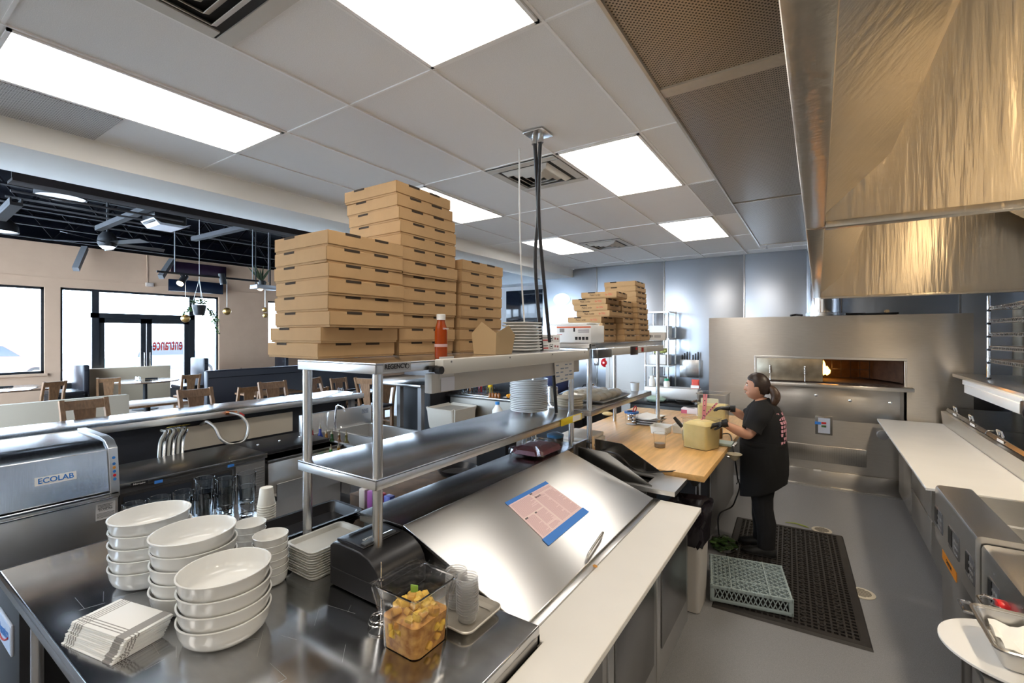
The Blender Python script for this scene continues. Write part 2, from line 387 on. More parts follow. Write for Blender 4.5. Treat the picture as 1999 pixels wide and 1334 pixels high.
for n, (px0, py0, px1, py1, x) in enumerate([(20, 372, 180, 402, -6.1), (10, 383, 225, 425, -7.2), (0, 392, 215, 429, -8.0), (5, 415, 190, 444, -9.0), (300, 448, 560, 500, -9.2)]):
    a = AX(px0, py0, x); c = AX(px1, py1, x)
    tag(MB().tube([a, V((x, c.y + .8, a.z))], .012, 8).build('conduit_pipe', mat('dull conduit', (.10, .10, .105), .6)), ['uppermost', 'second', 'third', 'lowest', 'long'][n] + ' thin grey conduit running under the dark dining roof', 'pipe')
for n, (p, q) in enumerate([((148, 526), (166, 484)), ((314, 541), (336, 508))]):
    a = AX(*p, -16.2); c = AX(*q, -16.75)
    tag(MB().bar(a, c, .13, .13).build('diagonal_brace', GREYM), ['grey diagonal brace below the dark wall beam, by the fan', 'grey diagonal brace beside the wall screens'][n], 'brace')
# outside
struct(MB().box(-70, -40, -.3, -17.35, 60, -.1).box(-17.35, -40, -.3, 8, -2.45, -.1).build('ground_outside', mat('bright paving', (.72, .72, .72), .9)))
def car(loc, rz, col, label, pick=False):
    t = thing('parked_car', label, 'car', loc, rz)
    p = mat('car paint ' + label[:9], col, .3, coat=.6)
    if pick: prof = [(-2.6, .45), (-2.6, 1.05), (-.9, 1.08), (-.7, 1.75), (.6, 1.8), (1.1, 1.15), (2.5, 1.05), (2.6, .45)]
    else: prof = [(-2.2, .4), (-2.25, 1.0), (-1.9, 1.1), (-1.4, 1.6), (.5, 1.65), (1.2, 1.1), (2.1, .98), (2.25, .4)]
    MB().prism(prof, -.88, .88).build('body', p, t, local=True, bev=.06)
    MB().prism([(-1.25, 1.12), (-1.1, 1.52), (.42, 1.57), (.95, 1.12)], -.89, .89).build('side_window', mat('car glass', (.05, .06, .07), .1), t, local=True)
    for sx in (-1.35, 1.4):
        for sy in (-.8, .8):
            w_ = MB().lathe([(0, -.1), (.3, -.1), (.33, -.07), (.33, .07), (.3, .1), (0, .1)], 20, (sx, sy, .33), ax='y').build('wheel', RUBBER, t, local=True)
            MB().lathe([(0, -.11), (.19, -.11), (.19, .11), (0, .11)], 14, (sx, sy, .33), ax='y').build('hub', STEEL, w_, local=True)
    return t
car((-29.5, 4.05, -.1), R(80), (.30, .10, .08), 'pale pink car parked outside the first window')
car((-26., 9.2, -.1), R(85), (.10, .16, .25), 'pale blue pickup truck parked outside the glass doors', True)

# ------------------------------------------------------------------ ceiling fittings
def clight(x0, y0, label):
    t = thing('ceiling_light', label, 'light', ((x0 + .307), y0 + .6, CZ - .004), 0, None)
    f = MB()
    for a in ((x0 + .014, y0 + .014, x0 + .6, y0 + .03), (x0 + .014, y0 + 1.177, x0 + .6, y0 + 1.193), (x0 + .014, y0 + .014, x0 + .03, y0 + 1.193), (x0 + .584, y0 + .014, x0 + .6, y0 + 1.193)):
        f.box(a[0], a[1], CZ - .006, a[2], a[3], CZ + .005)
    f.build('frame', TBAR, t)
    MB().box(x0 + .03, y0 + .03, CZ - .004, x0 + .584, y0 + 1.177, CZ + .004).build('diffuser', LIGHTP, t)
clight(-3.376, .416, 'long glowing ceiling panel nearest the white bulkhead, closest to the camera'); clight(-1.535, .416, 'large glowing ceiling panel overhead beside the slotted supply vent')
clight(-1.535, 2.83, 'square glowing ceiling panel just behind the hanging black conduits'); clight(-1.535, 5.244, 'smallest glowing ceiling panel near the steel back wall')
clight(-3.376, 2.83, 'glowing ceiling panel partly hidden by the tallest pizza box stack'); clight(-3.376, 5.244, 'far glowing ceiling panel beside the bulkhead, crossed by the conduits')
clight(-1.535, -1.998, 'glowing ceiling panel behind the camera over the aisle side'); clight(-3.376, -1.998, 'glowing ceiling panel behind the camera by the bulkhead')
def diffuser4(x0, y0, label, s=.6):
    t = thing('air_diffuser', label, 'vent', (x0 + s / 2, y0 + s / 2, CZ - .005))
    MB().box(x0 + .01, y0 + .01, CZ - .001, x0 + s, y0 + s, CZ + .004).build('backing', mat('vent dark throat', (.03, .03, .03), .8), t)
    W_ = mat('vent paint', (.56, .53, .48), .6)
    f = MB(); fr_ = .075
    for a in ((0, 0, s, fr_), (0, s - fr_, s, s), (0, fr_, fr_, s - fr_), (s - fr_, fr_, s, s - fr_)): f.box(x0 + a[0] + .012, y0 + a[1] + .012, CZ - .008, x0 + a[2], y0 + a[3], CZ - .002)
    f.build('frame', W_, t)
    for k in range(4):
        q = .10 + .05 * k; e = s - q; z = CZ - .03
        v = MB()
        for (a, b2, c2, d) in (((q, q), (e, q), (e - .035, q + .035), (q + .035, q + .035)), ((e, q), (e, e), (e - .035, e - .035), (e - .035, q + .035)),
                               ((e, e), (q, e), (q + .035, e - .035), (e - .035, e - .035)), ((q, e), (q, q), (q + .035, q + .035), (q + .035, e - .035))):
            v.slab([(x0 + a[0], y0 + a[1], z + .028), (x0 + b2[0], y0 + b2[1], z + .028), (x0 + c2[0], y0 + c2[1], z), (x0 + d[0], y0 + d[1], z)], .003)
        v.build('louvre', W_, t)
diffuser4(-2.145, .40, 'square slotted air vent between the two nearest ceiling lights')
diffuser4(-2.148, 2.84, 'square slotted air vent with dark throat behind the hanging conduits')
diffuser4(-2.76, 5.78, 'far dark air vent between the two farthest ceiling lights')
PERF = bpy.data.materials.new('perforated panel'); PERF.use_nodes = True
def perforated(m_, col, hole, scale, rough, metal, thr=.30):
    nt = m_.node_tree; b = nt.nodes['Principled BSDF']; L = nt.links.new
    tc = nt.nodes.new('ShaderNodeTexCoord'); vo = nt.nodes.new('ShaderNodeTexVoronoi'); vo.feature = 'F1'; vo.inputs['Scale'].default_value = scale; vo.inputs['Randomness'].default_value = 0
    mp = nt.nodes.new('ShaderNodeMapping'); mp.inputs['Rotation'].default_value = (0, 0, R(45))
    L(tc.outputs['Object'], mp.inputs[0]); L(mp.outputs[0], vo.inputs['Vector'])
    th = nt.nodes.new('ShaderNodeMath'); th.operation = 'GREATER_THAN'; th.inputs[1].default_value = thr; L(vo.outputs['Distance'], th.inputs[0])
    mx = nt.nodes.new('ShaderNodeMix'); mx.data_type = 'RGBA'; mx.inputs['A'].default_value = (*hole, 1); mx.inputs['B'].default_value = (*col, 1)
    L(th.outputs[0], mx.inputs['Factor']); L(mx.outputs['Result'], b.inputs['Base Color']); L(th.outputs[0], b.inputs['Metallic']) if metal else None
    b.inputs['Roughness'].default_value = rough
perforated(PERF, (.46, .40, .33), (.012, .010, .009), 72, .34, 1)
PERFW = bpy.data.materials.new('perforated white panel'); PERFW.use_nodes = True; perforated(PERFW, (.60, .585, .57), (.10, .10, .10), 70, .7, 0, .28)
PERFO = bpy.data.materials.new('perforated oven panel'); PERFO.use_nodes = True; perforated(PERFO, (.56, .53, .48), (.03, .027, .024), 58, .3, 1, .33)
for x0, y0, x1, y1, lab in ((-3.90, -.21, -3.39, .99, 'perforated return air grille beside the long ceiling light'), (-.905, 4.05, -.70, 5.23, 'small perforated ceiling grille by the hood plenum')):
    t = thing('return_grille', lab, 'vent', ((x0 + x1) / 2, (y0 + y1) / 2, CZ - .004))
    MB().box(x0, y0, CZ - .003, x1, y1, CZ + .003).build('face', PERFW, t)
for n, (p, s_) in enumerate([((0, 0), 1)]): pass
t = thing('fire_sprinkler', 'small chrome sprinkler head by the last ceiling tile row', 'sprinkler', (*AZ(1497, 478, CZ).xy, CZ - .05))
l = t.location
MB().cyl((l.x, l.y, CZ - .004), .03, .004).build('plate', CHROME, t); MB().cyl((l.x, l.y, CZ - .05), .008, .048).cyl((l.x, l.y, CZ - .053), .018, .003).build('head', CHROME, t)
# perforated make-up air plenum along the hood
t = thing('supply_plenum', 'perforated stainless make-up air plenum along the front of the hood', 'plenum', (-.35, 3.0, 3.1))
yy = [-2.0, .05, 2.36, 4.75, 7.14]
for a, b2 in zip(yy, yy[1:]):
    MB().box(-.66, a + .03, 3.155, -.06, b2 - .03, 3.163).build('perforated_panel', PERF, t)
f = MB()
f.box(-.675, -2.0, 3.14, -.66, 7.15, 3.184); f.box(-.06, -2.0, 3.14, -.045, 7.15, 3.184)
f.box(-.66, 2.33, 3.145, -.06, 2.42, 3.18)
for y in (-1.99, .03, 4.75, 7.13): f.box(-.66, y, 3.15, -.06, y + .012, 3.18)
f.build('frame', HOODS, t)
# ------------------------------------------------------------------ exhaust hoods (open from below)
def hood(y0, y1, label):
    t = thing('exhaust_hood', label, 'hood', (.8, (y0 + y1) / 2, 2.3)); zb = 2.32
    # outer skin and rolled lip
    MB().box(-.04, y0, zb + .03, -.028, y1, 3.12).box(-.04, y0, 3.11, 2.05, y1, 3.12).box(2.0, y0, zb, 2.05, y1, 3.12).build('shell', HOODS, t)
    MB().box(-.04, y0, zb, .022, y1, zb + .035, r=.006).build('front_lip', HOODS, t)
    # sloped inner baffle rising behind the lip
    MB().prism([(.018, zb + .03), (.020, zb + .045), (.21, 2.55), (.40, 3.05), (.42, 3.10), (.41, 3.105), (.39, 3.055), (.20, 2.56), (.008, zb + .05), (.008, zb + .03)], y0 + .012, y1 - .012).build('inner_baffle', HOODS, t)
    for y in (y0, y1 - .012): MB().prism([(-.028, zb), (2.0, zb), (2.0, 3.11), (-.028, 3.11)], y, y + .012).build('end_panel', HOODS, t)
    MB().box(.022, y1 - .05, zb - .012, 2.0, y1, zb + .012, r=.004).build('end_lip', HOODS, t)
    f = MB()
    k = 0; y = y0 + .1
    while y < y1 - .5:
        f.slab([(1.35, y, 3.0), (1.35, y + .48, 3.0), (1.95, y + .48, 2.5), (1.95, y, 2.5)], .03); y += .5
    f.build('grease_filter', STEEL, t)
    return t
hood(-1.7, 2.06, 'big stainless exhaust hood overhead, closest to the camera'); hood(2.08, 5.95, 'second stainless exhaust hood, in front of the pizza oven flue')
for n, (y, lab) in enumerate([(-.9, 'hood lamp behind the camera'), (.7, 'jar lamp inside the nearer hood'), (2.9, 'jar lamp inside the second hood near the joint'), (4.6, 'jar lamp inside the second hood near the oven')]):
    t = thing('hood_lamp', lab + ', glowing warm', 'lamp', (1.05, y, 2.95))
    MB().cyl((1.05, y, 3.02), .05, .08).build('socket', STEEL, t)
    MB().ball((1.05, y, 2.95), .07, (1, 1, 1.2)).build('globe', mat('warm lamp globe', (1, .9, .7), .4, emit=(1., .72, .40), estr=14), t)
    ld = bpy.data.lights.new('hood_lamp_light', 'SPOT'); ld.energy = 45; ld.color = (1., .87, .68); ld.shadow_soft_size = .10; ld.spot_size = R(140); ld.spot_blend = .6
    lo = bpy.data.objects.new('hood_lamp_light', ld); COL.objects.link(lo); lo.location = (1.05, y, 2.83)
# ------------------------------------------------------------------ pizza oven and flue
t = thing('pizza_oven', 'wide stainless pizza oven with open glowing mouth against the back wall', 'oven', (.06, 7.4, 0)); OV = t
OY = 7.0
m = MB()
for a in ((-1.29, .10, -.70, 2.165), (.86, .10, 1.42, 2.165), (-.70, 1.64, .86, 2.165)): m.box(a[0], OY, a[1], a[2], OY + .02, a[3])
m.box(-1.29, OY + .02, .1, -1.27, 7.9, 2.165).box(1.40, OY + .02, .1, 1.42, 7.9, 2.165).box(-1.27, OY + .02, 2.15, 1.40, 7.9, 2.165)
m.build('facade', OVENS, t)
MB().box(-.70, OY + .015, .15, .80, OY + .03, 1.27).box(-.70, OY + .011, .86, .80, OY + .016, 1.26, r=.003).build('service_panel', OVENS, t)
MB().box(.80, OY + .01, .1, .835, OY + .02, 1.26).build('edge_trim', DARKST, t)
MB().box(-1.27, OY + .06, 0, 1.40, 7.9, .10).build('plinth', DARKST, t)
MB().box(-1.29, OY - .012, .005, 1.42, OY + .004, .22, r=.004).build('kick_plate', OVENS, t)
MB().box(-1.29, OY - .03, 0, 1.42, OY - .012, .02).build('floor_cove', STEELX, t)
MB().box(-.72, 6.86, 1.27, .91, OY + .02, 1.315, r=.006).build('hearth_ledge', OVENS, t)
m = MB().box(-.715, OY - .014, 1.315, -.69, OY + .02, 1.619).box(.835, OY - .014, 1.315, .86, OY + .02, 1.619).box(-.715, OY - .014, 1.62, .86, OY + .02, 1.65)
m.build('mouth_frame', STEELX, t, bev=.003)
d = MB().box(-.69, OY - .01, 1.335, .05, OY + .005, 1.62, r=.003).build('sliding_door', mat('heat stained steel', (.42, .36, .27), .35, 1., var=.35, vscale=7), t)
for x in (-.53, -.14):
    h = MB().tube([(x, OY - .012, 1.33), (x, OY - .02, 1.42)], .006, 8)
    for k in range(5): h.ball((x, OY - .022, 1.43 + .022 * k), .013, n=10, m=6)
    h.build('coil_handle', CHROME, d)
BRICK = mat('oven brick', (.06, .032, .02), .9, var=.4, vscale=12)
m = MB().box(-.69, OY + .02, 1.30, .84, 7.9, 1.335).box(-.69, OY + .03, 1.70, .84, 7.9, 1.74).box(-.71, OY + .03, 1.33, -.69, 7.9, 1.72).box(.84, OY + .02, 1.33, .86, 7.9, 1.72).box(-.69, 7.86, 1.33, .84, 7.9, 1.72)
m.build('oven_chamber', BRICK, t)
MB().slab([(.83, OY + .03, 1.62), (.45, OY + .8, 1.62), (.45, OY + .8, 1.36), (.83, OY + .03, 1.36)], .02).build('inner_brick_wall', BRICK, t)
FIRE = mat('flame', (1, .5, .1), .5, emit=(1., .42, .07), estr=9)
m = MB()
for x, h_ in ((.02, .18), (.06, .21), (.10, .13)): m.lathe([(0, 0), (.035, .03), (.04, .07), (.018, h_ * .8), (0, h_)], 10, (x, OY + .52, 1.38))
m.build('flame', FIRE, t)
m = MB()
for k in range(7): m.box(-.05 + .10 * k, OY + .50, 1.36, -.043 + .10 * k, OY + .507, 1.58)
for z in (1.36, 1.47, 1.58): m.box(-.05, OY + .50, z, .56, OY + .507, z + .007)
m.build('fire_grate', BLACKM, t)
ld = bpy.data.lights.new('oven_fire_light', 'POINT'); ld.energy = .9; ld.color = (1., .40, .08); ld.shadow_soft_size = .05
lo = bpy.data.objects.new('oven_fire_light', ld); COL.objects.link(lo); lo.location = (.18, OY + .46, 1.50)
c = MB().box(-.03, OY - .01, .67, .15, OY + .012, .90, r=.003).build('control_window', mat('control glass frame', (.30, .28, .25), .2, .7), t)
MB().box(.0, OY - .014, .69, .125, OY - .010, .88).build('control_sheet', mat('control sheet', (.55, .58, .66), .5), c)
MB().box(-.035, OY - .016, .795, .03, OY - .012, .83).build('tape', BLUET, c)
MB().box(.035, OY - .016, .805, .085, OY - .0145, .83, r=.0005).build('red_button', RED, c)
MB().box(.035, OY - .016, .765, .085, OY - .0145, .79, r=.0005).build('green_button', GREEN, c)
MB().lathe([(0, 0), (.045, 0), (.06, -.02), (.055, -.06), (0, -.07)], 24, (.64, OY + .012, .74), ax='y').build('round_knob', mat('grey cast knob', (.33, .32, .31), .45, .8), t)
for x, z in ((-.43, 1.15), (-.02, 1.16), (.33, 1.12), (.71, 1.12)):
    MB().lathe([(0, 0), (.018, 0), (.018, -.006), (.008, -.012), (0, -.012)], 14, (x, OY + .01, z), ax='y').build('screw_cap', CHROME, t)
MB().box(-.50, OY + .003, .32, .49, OY + .014, .53, r=.02).build('vent_grille', PERFO, t)
MB().tube([(.815, OY - .01, .72), (.82, OY - .012, .25), (.84, OY - .012, .22)], .012, 8).build('gas_pipe', STEEL, t)
MB().box(-.05, OY - .014, .205, .03, OY - .010, .225).build('label_plate', PAPER, t)
t = thing('oven_flue', 'shiny round metal flue pipe rising from the top of the pizza oven', 'flue', (.06, 7.5, 2.165))
MB().lathe([(.19, 0), (.19, 1.02)], 40, (.06, 7.5, 2.166)).build('pipe', CHROME, t, solid=.004)
MB().lathe([(.19, 0), (.205, .005), (.205, .05), (.19, .055)], 40, (.06, 7.5, 2.17)).build('clamp_band', STEEL, t)
# tools lying on the oven
t = thing('pizza_peel', 'dark pizza peel lying on the oven with its wooden handle end out', 'peel', (.62, 7.2, 2.165))
MB().box(.46, 7.1, 2.175, .80, 7.5, 2.195, r=.004).build('blade', BLACKM, t); MB().tube([(.68, 7.12, 2.21), (.68, 6.93, 2.205)], .018, 12).build('handle', mat('pale wood', (.50, .33, .17), .6), t)
t = thing('oven_brush', 'dark oven brush lying on the oven top beside the flue', 'brush', (.38, 7.1, 2.165))
MB().tube([(.28, 7.06, 2.185), (.48, 7.12, 2.185)], .015, 10).build('handle', BLACKP, t); MB().box(.30, 7.12, 2.166, .42, 7.17, 2.20, r=.01).build('bristles', BLACKM, t)
tag(MB().tube([(-.30, 7.05, 2.18), (-.24, 7.1, 2.19), (-.17, 7.06, 2.18)], .013, 8).build('black_tongs', BLACKP), 'short black tool end on the oven top, away from the peel', 'tool')
# ================================================================== right hand cook line
t = thing('refrigerated_prep_table', 'low stainless prep table with wide white board, facing the pizza oven', 'prep table', (1.35, 5.4, 0))
MB().box(.785, 3.98, .10, 2.0, 6.9, .925, r=.004).build('cabinet', STEELY, t)
MB().box(.84, 4.0, .02, 1.95, 6.88, .10).build('toe_kick', BLACKM, t)
for y0, y1 in ((4.03, 5.02), (5.05, 5.98)):
    d = MB().box(.770, y0, .42, .786, y1, .80, r=.004).build('drawer', STEELY, t)
    MB().box(.762, y0 + .01, .80, .80, y1 - .01, .83, r=.004).build('handle_lip', DARKST, d)
    d = MB().box(.770, y0, .12, .786, y1, .40, r=.004).build('drawer', STEELY, t)
MB().box(.772, 6.02, .12, .786, 6.86, .88, r=.004).build('compressor_panel', STEEL, t)
MB().box(.755, 6.70, .62, .772, 6.75, .70, r=.003).build('latch', BLACKP, t)
b = MB().prism([(.575, 3.93), (.575, 6.86), (1.145, 6.86), (1.145, 3.93)], .925, .945, 'z').build('cutting_board', BOARD, t, bev=.004)
m = MB().prism([(1.145, .925), (1.13, 1.085), (1.18, 1.09), (1.95, 1.09), (1.95, .925)], 3.98, 6.86).build('rail_housing', STEELY, t)
for y0, y1 in ((4.0, 5.40), (5.42, 6.84)):
    l = MB().prism([(1.165, 1.092), (1.18, 1.125), (1.93, 1.125), (1.93, 1.092)], y0, y1).build('rail_lid', mat('dark lid steel', (.20, .195, .19), .2, 1., var=.2, vscale=6), t, bev=.004)
    for yy_ in (y0 + .5, y0 + 1.1):
        MB().tube([(1.20, yy_, 1.125), (1.19, yy_, 1.165), (1.19, yy_ + .10, 1.165), (1.20, yy_ + .10, 1.125)], .008, 8).build('lid_handle', CHROME, l)
    for yy_ in (y0 + .3, y0 + .95): MB().box(1.163, yy_, 1.098, 1.168, yy_ + .14, 1.118).build('date_sticker', PAPER, l)
# overshelf with light strip
t = thing('wall_overshelf', 'short steel overshelf with white light strip beside the oven', 'shelf', (1.6, 5.9, 1.5))
MB().box(1.235, 4.6, 1.465, 2.08, 6.93, 1.50, r=.004).build('shelf_board', STEELY, t)
MB().box(1.205, 4.72, 1.43, 1.25, 6.35, 1.475, r=.004).box(1.19, 4.72, 1.36, 1.225, 6.2, 1.435, r=.004).build('light_strip', WHITEP, t)
MB().box(1.19, 4.60, 1.36, 1.26, 4.71, 1.46, r=.01).build('end_box', BLACKP, t)
for y in (4.8, 6.8): MB().tube([(1.95, y, 1.10), (1.95, y, 1.465)], .02, 12).build('leg', STEEL, t)
c = [(1.22, 4.65, 1.42)]
for k in range(26): a = k * .55; c.append((1.22 + .05 * cos(a), 4.55 + .03 * k / 26 - .05 * sin(a) * .5, 1.39 + .07 * sin(a)))
tag(MB().tube(c, .006, 6).build('coiled_cable', BLACKP), 'coiled black cable at the near end of the white light strip', 'cable')
# wire shelving unit standing on the overshelf
t = thing('wire_shelving', 'chrome wire shelving unit standing on the overshelf by the oven', 'shelving', (1.7, 6.0, 1.5))
px_, py_ = 1.36, 6.20
posts = [(px_, py_), (1.98, py_), (px_, py_ - 1.1), (1.98, py_ - 1.1)]
for i_, (x, y) in enumerate(posts):
    if i_ == 2: continue
    p = MB().tube([(x, y, 1.515), (x, y, 2.30)], .0125, 14)
    p.build('post', CHROME, t)
    MB().cyl((x, y, 1.501), .02, .015, 14).build('foot', BLACKP, t)
for z in (1.665, 1.79, 1.915, 2.04, 2.165):
    s_ = MB()
    ring = [(px_, py_ - 1.1), (px_, py_), (1.98, py_), (1.98, py_ - 1.1)]
    for dz in (0, .028):
        for a, b2 in zip(ring, ring[1:] + ring[:1]): s_.tube([(*a, z + dz), (*b2, z + dz)], .004, 6)
    n = 44
    for k in range(n): s_.tube([(px_, py_ - 1.1 * k / n, z + (.028 if k % 2 else 0)), (px_, py_ - 1.1 * (k + 1) / n, z + (0 if k % 2 else .028))], .003, 5, caps=False)
    n = 24
    for k in range(n): s_.tube([(px_ + .62 * k / n, py_, z + (.028 if k % 2 else 0)), (px_ + .62 * (k + 1) / n, py_, z + (0 if k % 2 else .028))], .003, 5, caps=False)
    for k in range(1, 30): s_.tube([(px_, py_ - 1.1 * k / 30, z + .03), (1.98, py_ - 1.1 * k / 30, z + .03)], .0022, 5, caps=False)
    s_.build('wire_shelf', CHROME, t)
    for x, y in posts[:2]: MB().cyl((x, y, z - .018), .018, .022, 14).build('collar', BLACKP, t)
tag(MB().tube([(1.86, 7.4, 0), (1.86, 7.4, 2.25)], .045, 16).build('wrapped_pipe', mat('cream pipe wrap', (.60, .55, .45), .8, bump=.4, bscale=30)), 'cream wrapped pipe standing behind the wire shelving', 'pipe')
tag(MB().box(1.90, 5.35, 1.505, 1.99, 5.42, 1.60, r=.01).build('white_switch_box', WHITEP), 'small white box with switch on the overshelf behind the cable', 'box')
# fryers
def fryer(y0, y1, label, zt, xo, fcol=STEELY):
    t = thing('deep_fryer', label, 'fryer', (1.2, (y0 + y1) / 2, 0))
    MB().box(xo + .05, y0 + .002, .14, 1.9, y1 - .002, .80).build('cabinet', STEEL, t)
    m = MB().prism([(xo, .66), (xo, zt - .02), (xo + .006, zt - .006), (xo + .02, zt), (xo + .165, zt), (xo + .165, zt - .05), (xo + .165, .66)], y0 + .003, y1 - .003)
    m.build('control_housing', fcol, t)
    d = MB().box(xo + .03, y0 + .012, .16, xo + .05, y1 - .012, .645, r=.004).build('door', STEELY, t)
    MB().box(xo + .012, y0 + .02, .64, xo + .05, y1 - .02, .66, r=.004).build('door_lip', STEEL, d)
    w_ = MB().box(xo + .165, y0 + .003, .80, 1.9, y0 + .03, zt - .03).box(xo + .165, y1 - .03, .80, 1.9, y1 - .003, zt - .03).box(1.75, y0, .80, 1.9, y1, zt + .25).box(xo + .165, y0, .79, 1.9, y1, .81)
    ym = (y0 + y1) / 2; w_.box(xo + .165, ym - .02, .80, 1.75, ym + .02, zt - .06)
    w_.build('fry_well', STEELX, t)
    for x in (xo + .15, 1.8):
        for y in (y0 + .08, y1 - .08): MB().cyl((x, y, .0), .03, .145, 14).build('leg', STEEL, t)
    return t
F1 = fryer(2.985, 3.875, 'stainless deep fryer with orange warning label on its door', .985, .612)
F2 = fryer(2.085, 2.98, 'stainless fryer at the frame edge holding the wire basket handles', .955, .63)
for t, xo, spans in ((F1, .612, ((3.66, 3.86), (3.28, 3.50), (2.995, 3.14))), (F2, .63, ((2.72, 2.86), (2.40, 2.52)))):
    for y0, y1 in spans:
        dsp = MB().box(xo - .004, y0, .74, xo + .002, y1, .86, r=.002).build('display_panel', mat('control panel grey', (.12, .12, .125), .3), t)
        MB().box(xo - .007, y0 + (y1 - y0) * .60, .765, xo - .003, y1 - .004, .855).build('screen', mat('black screen', (.004, .005, .006), .35), dsp)
        b = MB()
        for r_ in range(3):
            for c_ in range(4): b.box(xo - .0055, y0 + .015 + c_ * .028, .755 + r_ * .03, xo - .003, y0 + .033 + c_ * .028, .768 + r_ * .03)
        b.build('keypad', mat('key grey', (.30, .30, .30), .5), dsp)
MB().box(.639, 3.50, .545, .6415, 3.84, .60).build('orange_label', mat('orange label', (.75, .27, .02), .6), F1)
MB().box(.639, 3.48, .605, .6415, 3.86, .635).build('white_label', mat('label grey', (.45, .45, .46), .6), F1)
text('CAUTION', .03, INK, 'label_lettering', F1, (.6385, 3.67, .572), (0, -1, 0), (0, 0, 1))
for y in (2.30, 2.62): MB().lathe([(0, 0), (.03, 0), (.024, -.03), (0, -.03)], 18, (.628, y, .70), ax='x').build('knob', BLACKP, F2)
# door bar
MB().tube([(.628, 3.03, .60), (.585, 3.03, .60), (.585, 3.14, .60), (.628, 3.14, .60)], .009, 8).build('door_bar', CHROME, F1)
def basket(p, q, label):
    """wire handle hooked over the front: loop with red grip"""
    a = AX(*p, .55); b2 = AX(*q, .60)
    t = thing('fry_basket_handle', label, 'basket handle', (a.x, a.y, a.z))
    L_ = .12
    x0, y0, z0 = a
    m = MB().tube([(x0 + L_, y0, z0 - .02), (x0 + .02, y0, z0), (x0, y0, z0 - .012), (x0, y0 - .085, z0 - .012), (x0 + .02, y0 - .085, z0), (x0 + L_, y0 - .085, z0 - .02)], .007, 8)
    m.build('wire_loop', CHROME, t)
    MB().box(x0 + .045, y0 - .075, z0 - .03, x0 + .085, y0 - .012, z0 + .008, r=.012).build('red_grip', mat('red grip', (.60, .012, .014), .3), t)
    m = MB()
    for yy_ in (y0 + .004, y0 - .089): m.tube([(x0 + L_ - .05, yy_, z0 - .015), (x0 + L_ + .16, yy_, z0 + .02)], .006, 8)
    m.build('support_wire', CHROME, t)
basket((1908, 1160), (1960, 1190), 'chrome fry basket handle with red grip, sticking out over the fryer front')
basket((1967, 1252), (1999, 1290), 'second chrome basket handle with red grip, above the steel pan')
# round white board on a stand, steel pan on it
t = thing('utility_stand', 'small dark steel stand under the round white board', 'stand', (.48, 1.85, 0))
for x, y in ((.38, 1.74), (.56, 1.74), (.38, 1.95), (.56, 1.95)): MB().tube([(x, y, 0), (x, y, .975)], .012, 10).build('leg', DARKST, t)
MB().box(.37, 1.73, .97, .57, 1.96, .998, r=.004).build('top', DARKST, t)
bc = V((.478, 1.885, 1.0))
tag(MB().lathe([(0, 0), (.165, 0), (.173, .006), (.173, .012), (.165, .016), (0, .016)], 64, bc).build('round_board', BOARD), 'round white board under the steel pan at the frame edge', 'board')
t = thing('steam_table_pan', 'rectangular stainless pan with crumpled white paper, on the round white board', 'pan', (.49, 1.86, 1.017))
def panmesh(x0, y0, x1, y1, z0, z1, lip=.012, tk=.002, ta=.012):
    def ring(e, z, rr): return [(cx + rr * cos(a), cy + rr * sin(a), z) for (cx, cy), a0 in zip(((x0 + rr + e, y0 + rr + e), (x1 - rr - e, y0 + rr + e), (x1 - rr - e, y1 - rr - e), (x0 + rr + e, y1 - rr - e)), (pi, 1.5 * pi, 0, .5 * pi)) for a in [a0 + .5 * pi * k / 5 for k in range(6)]]
    return [ring(ta + .008, z0, .02), ring(ta, z0 + .006, .022), ring(0, z1 - .004, .026), ring(-lip * .5, z1, .03), ring(-lip, z1 - .002, .034), ring(-lip, z1 - .006, .034), ring(-lip * .4, z1 - .004, .03), ring(.002, z1 - .008, .026), ring(ta + .002, z0 + .008, .022), ring(ta + .01, z0 + .003, .02)]
MB().loops(panmesh(.405, 1.755, .580, 2.005, 1.017, 1.08)).build('pan_body', STEEL, t)
m = MB()
for k in range(3):
    n = 8
    vs = [[m.bm.verts.new((.43 + .125 * i / n, 1.785 + .16 * j / n + .012 * k, 1.032 + .010 * k + .016 * sin(i * 1.1 + k * 2) * cos(j * .8 + k) + .025 * (i / n) ** 2)) for j in range(n + 1)] for i in range(n + 1)]
    for i in range(n):
        for j in range(n): m._f([vs[i][j], vs[i + 1][j], vs[i + 1][j + 1], vs[i][j + 1]])
m.build('paper_liner', PAPER, t, solid=.0015)
# ================================================================== the aisle
mc = V((-.215, 4.44, 0)); mr_ = R(2.6)
t = thing('rubber_floor_mat', 'black rubber drainage mat with round holes along the aisle', 'mat', (mc.x, mc.y, 0), mr_)
m = MB(); X2, Y2, e = .455, .93, .055
fr_ = [(-X2, -Y2), (X2, -Y2), (X2, Y2), (-X2, Y2)]; fi = [(-X2 + e, -Y2 + e), (X2 - e, -Y2 + e), (X2 - e, Y2 - e), (-X2 + e, Y2 - e)]
m.loops([[(*p, .001) for p in fr_], [(p[0] * .975, p[1] * .985, .016) for p in fr_], [(*p, .018) for p in fi], [(*p, .004) for p in fi]], False, False)
m.build('border', RUBBER, t, local=True)
m = MB(); nx, ny = 22, 44
for i in range(nx + 1): x = -X2 + e + (2 * X2 - 2 * e) * i / nx; m.box(x - .006, -Y2 + e, .005, x + .006, Y2 - e, .016)
for j in range(ny + 1): y = -Y2 + e + (2 * Y2 - 2 * e) * j / ny; m.box(-X2 + e, y - .006, .004, X2 - e, y + .006, .0155)
m.box(-X2 + e, -Y2 + e, .001, X2 - e, Y2 - e, .003)
m.build('lattice', RUBBER, t, local=True, smooth=False)
m = MB()
